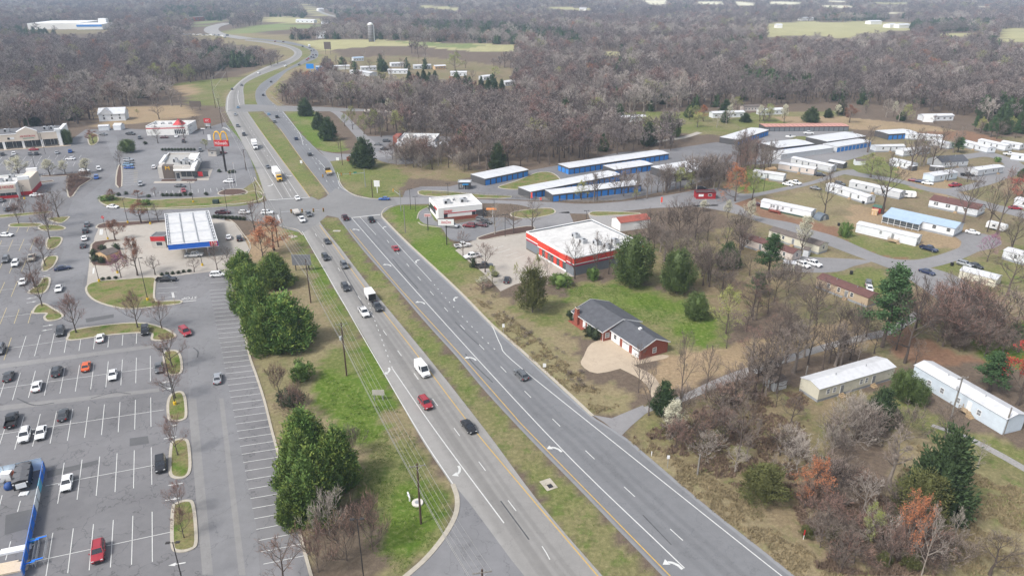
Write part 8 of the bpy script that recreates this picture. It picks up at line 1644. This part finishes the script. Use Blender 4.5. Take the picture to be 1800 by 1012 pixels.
ADJ = dict(bare='grey bare tree', bare_tall='slender bare tree', bare_dark='dark bare tree', bare_pale='pale bare tree', bare_ruddy='ruddy budding tree', thicket='grey bare shrub', thicket_ruddy='brown bare shrub', thicket_pale='silvery bare shrub', leafing='yellow-green leafing tree', cedar='dark cedar', far_evergreen='dark cedar', pine='green pine', olive_evergreen='olive-green bush')
def scatter(poly, n, kinds, hr_, label, group, wr=(.8, 1.3), seed=1, keep=None):
 R = random.Random(seed); xs = [p[0] for p in poly]; ys = [p[1] for p in poly]; c = 0; t = 0
 while c < n and t < n*60:
  t += 1; x, y = R.uniform(min(xs), max(xs)), R.uniform(min(ys), max(ys))
  if not bool(inpoly(np.array([x]), np.array([y]), poly)[0]): continue
  k = R.choice(kinds); h = R.uniform(*hr_); fx = (x-min(xs))/(max(xs)-min(xs)); lb = f"{ADJ[k]} {label[re.search(' (in|along|between|behind|before|below|on|among) ', label).start()+1:]}, {'far' if y < (min(ys)+max(ys))/2 else 'near'} {('left', 'middle', 'right')[min(2, int(fx*3))]} part"; tree_at(k, G(x, y) if y > 120 else Gt(x, y), h, R.uniform(*wr), lb, group); c += 1
scatter([(1120,760),(1180,730),(1300,690),(1400,690),(1420,760),(1400,830),(1340,840),(1220,810)], 34, ['thicket','bare','thicket_ruddy','thicket_pale','bare_tall','bare_dark'], (2.2, 6), 'grey bare shrub in the roadside thicket', 'roadside thicket shrubs', seed=2)
scatter([(1380,850),(1480,840),(1600,880),(1680,960),(1700,1010),(1480,1010),(1400,930)], 42, ['thicket','thicket_pale','thicket_ruddy','bare','thicket','thicket','olive_evergreen'], (2.0, 6), 'bare shrub in the lower right thicket', 'lower thicket shrubs', seed=3)
scatter([(1280,690),(1400,650),(1500,620),(1560,610),(1500,640),(1420,680),(1300,710)], 15, ['bare_dark','bare_tall','bare','bare_tall'], (7, 12), 'bare sapling along the gravel lane', 'saplings along the gravel lane', seed=4)
scatter([(1100,440),(1220,400),(1310,420),(1330,480),(1290,530),(1220,520),(1160,470)], 34, ['bare_dark','bare','bare','thicket','bare_tall'], (6, 12), 'bare dark tree in the thicket behind the evergreens', 'bare thicket behind the parts shop', seed=5)
scatter([(1230,560),(1330,540),(1400,590),(1420,640),(1320,660),(1280,610)], 16, ['bare','bare_ruddy','bare_tall','bare_dark'], (6, 11), 'bare tree in the grove right of the brick house', 'grove beside the brick house', seed=6)
scatter([(1040,350),(1120,342),(1200,325),(1260,312),(1310,318),(1280,335),(1180,345),(1100,355),(1010,357)], 32, ['bare_tall','bare_tall','bare','thicket'], (7, 12), 'thin bare tree in the strip before the storage rows', 'bare trees before the storage rows', seed=7)
scatter([(1260,312),(1300,270),(1330,262),(1370,285),(1350,305),(1300,330)], 26, ['bare_tall','bare_ruddy','bare'], (9, 14), 'bare tree in the clump left of the mobile homes', 'bare clump beside the mobile homes', seed=8)
scatter([(1600,560),(1700,560),(1790,590),(1760,640),(1690,620),(1620,590)], 22, ['thicket','thicket_ruddy','bare'], (3, 7), 'brown thicket shrub behind the blue-white home', 'thicket behind the near homes', seed=9)
scatter([(650,272),(740,268),(800,270),(860,298),(800,305),(740,300),(690,290)], 50, ['bare_tall','thicket','bare','thicket_ruddy','thicket','thicket_pale'], (4, 10), 'bare tree between the bar and the storage office', 'bare strip beside the bar', seed=10)
scatter([(690,212),(780,206),(860,212),(900,230),(830,240),(760,240),(700,236)], 40, ['thicket_ruddy','bare','thicket','bare_pale'], (4, 10), 'bare shrub below the back road', 'bare brush below the back road', seed=11)
scatter([(820,505),(870,515),(900,560),(1000,620),(1050,690),(1010,690),(900,590),(830,520)], 40, ['thicket'], (.5, 1.0), 'low dry weed clump on the verge by the highway', 'dry weeds on the verge', (1.0, 1.6), seed=12)
scatter([(1590,268),(1700,252),(1720,262),(1650,285),(1600,300)], 12, ['bare','bare_tall'], (8, 13), 'bare tree among the white homes of the estate', 'bare trees of the estate', seed=13)
scatter([(590,104),(690,100),(800,106),(905,124),(930,150),(830,150),(760,138),(690,145),(575,128)], 30, ['bare','bare_ruddy','bare_tall','bare_pale','far_evergreen'], (7, 13), 'tree between the homes of the far clearing', 'trees of the far clearing', seed=14)
scatter([(1070,205),(1160,200),(1300,190),(1500,186),(1680,206),(1660,222),(1500,215),(1300,222),(1150,232)], 32, ['bare','bare_tall','bare_pale','cedar','leafing','bare_ruddy'], (5, 12), 'tree on the dry field behind the storage yard', 'trees of the dry field', seed=15)
scatter([(1700,225),(1800,232),(1800,262),(1760,250)], 16, ['bare','cedar','leafing','pine'], (6, 12), 'tree on the bank behind the white homes', 'trees on the bank', seed=16)
scatter([(850,62),(450,62),(420,64),(540,72),(850,78)], 20, ['far_evergreen'], (6, 12), 'dark cedar along the far fields', 'cedars along the far fields', seed=17)
scatter([(1560,570),(1640,560),(1720,560),(1800,580),(1800,640),(1720,625),(1640,605)], 20, ['bare','bare_dark','bare_ruddy','thicket_ruddy','thicket'], (6, 11), 'tree behind the two nearest mobile homes', 'trees behind the two near homes', seed=18)
scatter([(1330,500),(1420,520),(1500,560),(1540,600),(1440,610),(1360,590)], 12, ['bare','bare_ruddy','thicket','bare_dark'], (6, 11), 'tree between the gravel lane and the tan home', 'trees above the gravel lane', seed=19)
scatter([(1490,750),(1560,755),(1600,775),(1540,805),(1460,795),(1450,755)], 14, ['thicket_pale','thicket','bare','bare_pale'], (2.5, 7), 'shrub on the rough ground below the cream home', 'brush below the cream home', seed=21)
# ------------------------------------------------------------------ woods
ROADCLEAR = [[(318,58),(405,60),(408,70),(320,67)], [(360,60),(400,62),(500,67),(562,80),(572,100),(548,116),(500,124),(465,128),(500,106),(506,94),(480,84),(400,74)], [(335,60),(345,42),(410,36),(403,48),(385,60)],
    [(535,10),(550,12),(600,28),(590,34),(560,26)], [(395,200),(395,165),(420,145),(500,112),(560,95),(575,118),(520,130),(480,155),(480,195)]]
EVER = [[(0,54),(82,55),(127,72),(125,82),(82,78),(0,72)], [(345,100),(450,92),(450,118),(350,128)], [(722,42),(900,48),(905,76),(725,62)], [(900,50),(1010,62),(1025,88),(900,78)], [(1440,31),(1592,32),(1592,37),(1440,37)],
  [(1600,43),(1740,40),(1765,46),(1735,55),(1600,57)], [(445,48),(545,48),(545,70),(447,66)], [(1720,195),(1810,190),(1810,240),(1740,242)], [(1250,75),(1400,78),(1400,90),(1250,92)], [(1310,140),(1360,142),(1365,165),(1315,165)], [(490,22),(700,25),(720,40),(560,40)], [(290,15),(345,18),(430,30),(345,40),(290,38)], [(1010,130),(1050,120),(1100,128),(1090,140),(1030,140)]]
def wood_points():
 P = []; g = np.random.default_rng(5); y = 190.0
 Xs, Ys = [], []
 while y < 6800:
  s_ = 5.6+y*.0052
  half = y*.82+120
  n = int(2*half/s_); x = np.linspace(-half, half, n)+g.uniform(-.45, .45, n)*s_; Xs.append(x); Ys.append(np.full(n, y)+g.uniform(-.45, .45, n)*s_); y += s_
 X, Y = np.concatenate(Xs), np.concatenate(Ys); Z = terr(X, Y)
 px, py = nproj(X, Y, Z); _, pt = nproj(X, Y, Z+15.0)
 keep = (py < 330) & (px > -420) & (px < 2220)
 for poly in CLEAR+[f[0] for f in FIELDS]+ROADCLEAR:
  keep &= ~inpoly(px, py, poly)
  if poly is not CLEAR[2]: keep &= ~inpoly(px, pt, poly)
 for poly in [f[0] for f in FIELDS]:
  for t in (.3, .6): keep &= ~inpoly(px, py+(pt-py)*t, poly)
 for poly in ROADCLEAR+[CLEAR[1], LEFT_MEDIAN, UP_MEDIAN, [(560,186),(640,189),(830,203),(830,207),(640,199),(560,198)], [(1080,196),(1300,190),(1520,186),(1700,206),(1700,222),(1300,222),(1080,222)]]: keep &= ~inpoly(px, (py+pt)/2, poly)
 keep &= ~((py > 236) & ((px < 0) | (px > 1800)))
 X, Y, Z, px, py = (a[keep] for a in (X, Y, Z, px, py))
 ev = np.zeros(len(X), bool)
 for poly in EVER: ev |= inpoly(px, py, poly)
 n1 = fbm(X, Y, 1/260., 41, 3)
 pe = np.where(ev, .8, .035+.10*(n1 > .62)); isev = g.uniform(0, 1, len(X)) < pe
 n2 = fbm(X, Y, 1/110., 57, 3)+g.normal(0, .10, len(X))
 kind = np.where(n2 < .42, 3, np.where(n2 < .58, 0, np.where(n2 < .66, 1, 2)))     # dark, grey, ruddy, pale
 u = g.uniform(0, 1, len(X)); kind = np.where(u < .30, 0, kind); kind = np.where(u > .975, 4, kind); kind = np.where((u > .968) & (u <= .975), 5, kind)
 h = g.uniform(8, 17.5, len(X))*(1+.14*np.clip((Y-600)/2500, 0, 1)); h = np.where(isev, h*.85, h)
 return X, Y, Z, h, kind, isev, px, py
WX, WY, WZ, WH, WK, WE, WPX, WPY = wood_points()
order = np.argsort(WY)
IND = set()
cnt = dict(b=0, e=0)
names = {0: ('bare', 'grey bare tree in the front of the wood', 'grey trees at the wood front'), 1: ('bare_ruddy', 'ruddy budding tree in the front of the wood', 'ruddy trees at the wood front'), 2: ('bare_pale', 'pale bare tree in the front of the wood', 'pale trees at the wood front'), 3: ('bare_tall', 'tall dark bare tree in the front of the wood', 'tall bare trees at the wood front'), 4: ('leafing', 'yellow-green leafing tree in the front of the wood', 'leafing trees at the wood front'), 5: ('orange_tree', 'orange budding tree in the front of the wood', 'orange trees at the wood front')}
for i in order:
 if not (-10 < WPX[i] < 1810): continue
 if WE[i]:
  if cnt['e'] < 40: tree_at('cedar', (WX[i], WY[i], WZ[i]), WH[i], .85, 'dark cedar in the front of the wood', 'cedars at the wood front'); IND.add(int(i)); cnt['e'] += 1
 elif cnt['b'] < 12:
  k, lb, gr = names[int(WK[i])]; tree_at(k, (WX[i], WY[i], WZ[i]), WH[i], rng.uniform(.8, 1.05), lb, gr); IND.add(int(i)); cnt['b'] += 1
rest = np.array([i for i in range(len(WX)) if i not in IND])
KIT = bpy.data.collections.new('woodland_kit')
def kit(name, g, twig, bark, bloom=None, nb=0, bs=.4):
 mb = g.wood; base = len(mb.v); mb.v += g.twig.v; mb.f += [tuple(i+base for i in f) for f in g.twig.f]; mb.m += [1]*len(g.twig.f); ms = [bark, twig]
 if bloom:
  lv, lf = leaf_cloud(g.tip, nb, bs, 5, .4); base = len(mb.v); mb.v += [tuple(x) for x in lv]; mb.f += [tuple(int(i)+base for i in f) for f in lf]; mb.m += [2]*len(lf); ms.append(bloom)
 o = bpy.data.objects.new(name, mb.mesh(name, ms)); KIT.objects.link(o)
FK = dict(nl=(9, 6, 5, 4), tw=.085, h=10.0)
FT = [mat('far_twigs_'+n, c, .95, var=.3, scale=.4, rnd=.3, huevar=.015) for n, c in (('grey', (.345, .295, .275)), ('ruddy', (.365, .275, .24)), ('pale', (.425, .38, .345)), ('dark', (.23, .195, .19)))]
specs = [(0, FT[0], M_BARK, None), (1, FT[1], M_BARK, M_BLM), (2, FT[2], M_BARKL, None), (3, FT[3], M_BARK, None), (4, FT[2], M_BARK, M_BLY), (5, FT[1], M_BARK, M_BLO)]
for k, tw, bk, bl in specs:
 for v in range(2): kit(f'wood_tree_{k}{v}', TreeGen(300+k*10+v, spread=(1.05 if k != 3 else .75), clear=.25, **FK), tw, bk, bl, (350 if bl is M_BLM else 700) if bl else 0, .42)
for v in range(3):
 tk, cr = PROTO['far_evergreen'][1][v]; o = bpy.data.objects.new(f'wood_tree_6{v}', cr); KIT.objects.link(o)
def instancer():
 ng = bpy.data.node_groups.new('plant_trees', 'GeometryNodeTree')
 ng.interface.new_socket('Geometry', in_out='INPUT', socket_type='NodeSocketGeometry'); ng.interface.new_socket('Geometry', in_out='OUTPUT', socket_type='NodeSocketGeometry')
 N, L = ng.nodes, ng.links; gi, go = N.new('NodeGroupInput'), N.new('NodeGroupOutput'); ci = N.new('GeometryNodeCollectionInfo'); ci.inputs['Collection'].default_value = KIT; ci.inputs['Separate Children'].default_value = True; ci.inputs['Reset Children'].default_value = True
 ip = N.new('GeometryNodeInstanceOnPoints'); ip.inputs['Pick Instance'].default_value = True
 def att(nm, ty):
  a = N.new('GeometryNodeInputNamedAttribute'); a.data_type = ty; a.inputs['Name'].default_value = nm; return a.outputs['Attribute']
 L.new(gi.outputs[0], ip.inputs['Points']); L.new(ci.outputs[0], ip.inputs['Instance']); L.new(att('pick', 'INT'), ip.inputs['Instance Index']); L.new(att('turn', 'FLOAT_VECTOR'), ip.inputs['Rotation']); L.new(att('size', 'FLOAT_VECTOR'), ip.inputs['Scale'])
 L.new(ip.outputs[0], go.inputs[0]); return ng
NG = instancer()
def woodland(name, idx, label, cat):
 g = np.random.default_rng(9); me = bpy.data.meshes.new(name); n = len(idx)
 me.vertices.add(n); me.vertices.foreach_set('co', np.stack([WX[idx], WY[idx], WZ[idx]-.1], 1).astype(np.float32).ravel())
 pick = np.where(WE[idx], 12+g.integers(0, 3, n), WK[idx]*2+g.integers(0, 2, n)).astype(np.int32)
 me.attributes.new('pick', 'INT', 'POINT').data.foreach_set('value', pick)
 tn = np.zeros((n, 3), np.float32); tn[:, 2] = g.uniform(0, 6.28, n); me.attributes.new('turn', 'FLOAT_VECTOR', 'POINT').data.foreach_set('vector', tn.ravel())
 s_ = WH[idx]/10.0; w = s_*g.uniform(.85, 1.2, n)*(1+.25*np.clip((WY[idx]-700)/2500, 0, 1)); me.attributes.new('size', 'FLOAT_VECTOR', 'POINT').data.foreach_set('vector', np.stack([w, w, s_], 1).astype(np.float32).ravel())
 me.update(); o = link(name, me); md = o.modifiers.new('plant_trees', 'NODES'); md.node_group = NG; o['kind'] = 'stuff'; o['label'] = label; o['category'] = cat; return o
far_ = WY[rest] > 1500; lft = WPX[rest] < 470
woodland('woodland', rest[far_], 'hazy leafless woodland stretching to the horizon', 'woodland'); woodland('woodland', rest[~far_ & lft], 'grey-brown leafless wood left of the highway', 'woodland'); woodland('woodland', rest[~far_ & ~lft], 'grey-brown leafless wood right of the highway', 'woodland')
def tufts(name, polys, n, m, hmin, hmax, label, seed):
 g = np.random.default_rng(seed); V = []; per = 5
 for poly, share in polys:
  W = gp(poly); xs = np.array([p.x for p in W]); ys = np.array([p.y for p in W]); k = int(n*share*2.2)
  x, y = g.uniform(xs.min(), xs.max(), k), g.uniform(ys.min(), ys.max(), k); x, y = x[(q := inpoly(x, y, [(a, b) for a, b in zip(xs, ys)]))], y[q]
  d = fbm(x, y, .35, seed, 2) > .45; V.append(np.stack([x[d], y[d]], 1))
 P = np.concatenate(V); N_ = len(P)*per; c = np.repeat(P, per, 0)+g.normal(0, .12, (N_, 2)); h = g.uniform(hmin, hmax, N_); a = g.uniform(0, 6.28, N_); w = h*.16; lean = g.normal(0, .35, (N_, 2))*h[:, None]
 q = np.stack([np.cos(a), np.sin(a)], 1)*w[:, None]
 v = np.stack([np.concatenate([c-q, np.zeros((N_, 1))], 1), np.concatenate([c+q, np.zeros((N_, 1))], 1), np.concatenate([c+lean, h[:, None]], 1)], 1).reshape(-1, 3)
 o = link(name, np_mesh(name, v, np.arange(N_*3).reshape(-1, 3), m)); o['kind'] = 'stuff'; o['label'] = label; o['category'] = 'grass'
M_STRAW = mat('dry_straw', (.25, .20, .115), .95, var=.3, scale=.3); M_BLADE = mat('grass_blades', (.09, .145, .022), .95, var=.35, scale=.25); M_BRUSH = mat('dead_brush', (.17, .12, .085), .95, var=.3, scale=.3)
tufts('dry_grass', [([(1098,768),(1125,765),(1300,870),(1480,1015),(1402,1015),(1240,889)], .3), ([(830,520),(900,560),(1000,640),(1090,715),(1045,728),(900,603)], .4), ([(1560,760),(1800,860),(1800,1010),(1700,1010),(1600,950)], .3)], 15000, M_STRAW, .25, .6, 'dry straw-coloured grass along the highway verge', 3)
tufts('grass', [(LEFT_MEDIAN, .4), ([(560,650),(700,720),(790,870),(780,940),(700,1010),(640,960),(620,800)], .35), ([(960,510),(1060,498),(1265,570),(1240,610),(1040,530)], .25)], 16000, M_BLADE, .10, .28, 'short green and straw grass of the median and verge', 4)
tufts('brush', [([(1110,770),(1300,690),(1420,690),(1420,840),(1300,860)], .5), ([(1380,850),(1600,880),(1690,1010),(1440,1010)], .5)], 9000, M_BRUSH, .3, .8, 'dead brush and weeds on the thicket floor', 5)
# ------------------------------------------------------------------ haze
hm = bpy.data.materials.new('haze'); hm.use_nodes = True; hn, hlk = hm.node_tree.nodes, hm.node_tree.links; hn.clear()
ho = hn.new('ShaderNodeOutputMaterial'); hv = hn.new('ShaderNodeVolumePrincipled'); hv.inputs['Color'].default_value = (.62, .78, 1.0, 1); hv.inputs['Density'].default_value = 0.00013; hv.inputs['Anisotropy'].default_value = 0.0; hlk.new(hv.outputs[0], ho.inputs['Volume'])
hz = MB().box(-16000, 16000, -600, 32000, -32, 98).obj('haze', hm); hz['kind'] = 'stuff'; hz['label'] = 'thin pale haze over the far country'; hz['category'] = 'haze'
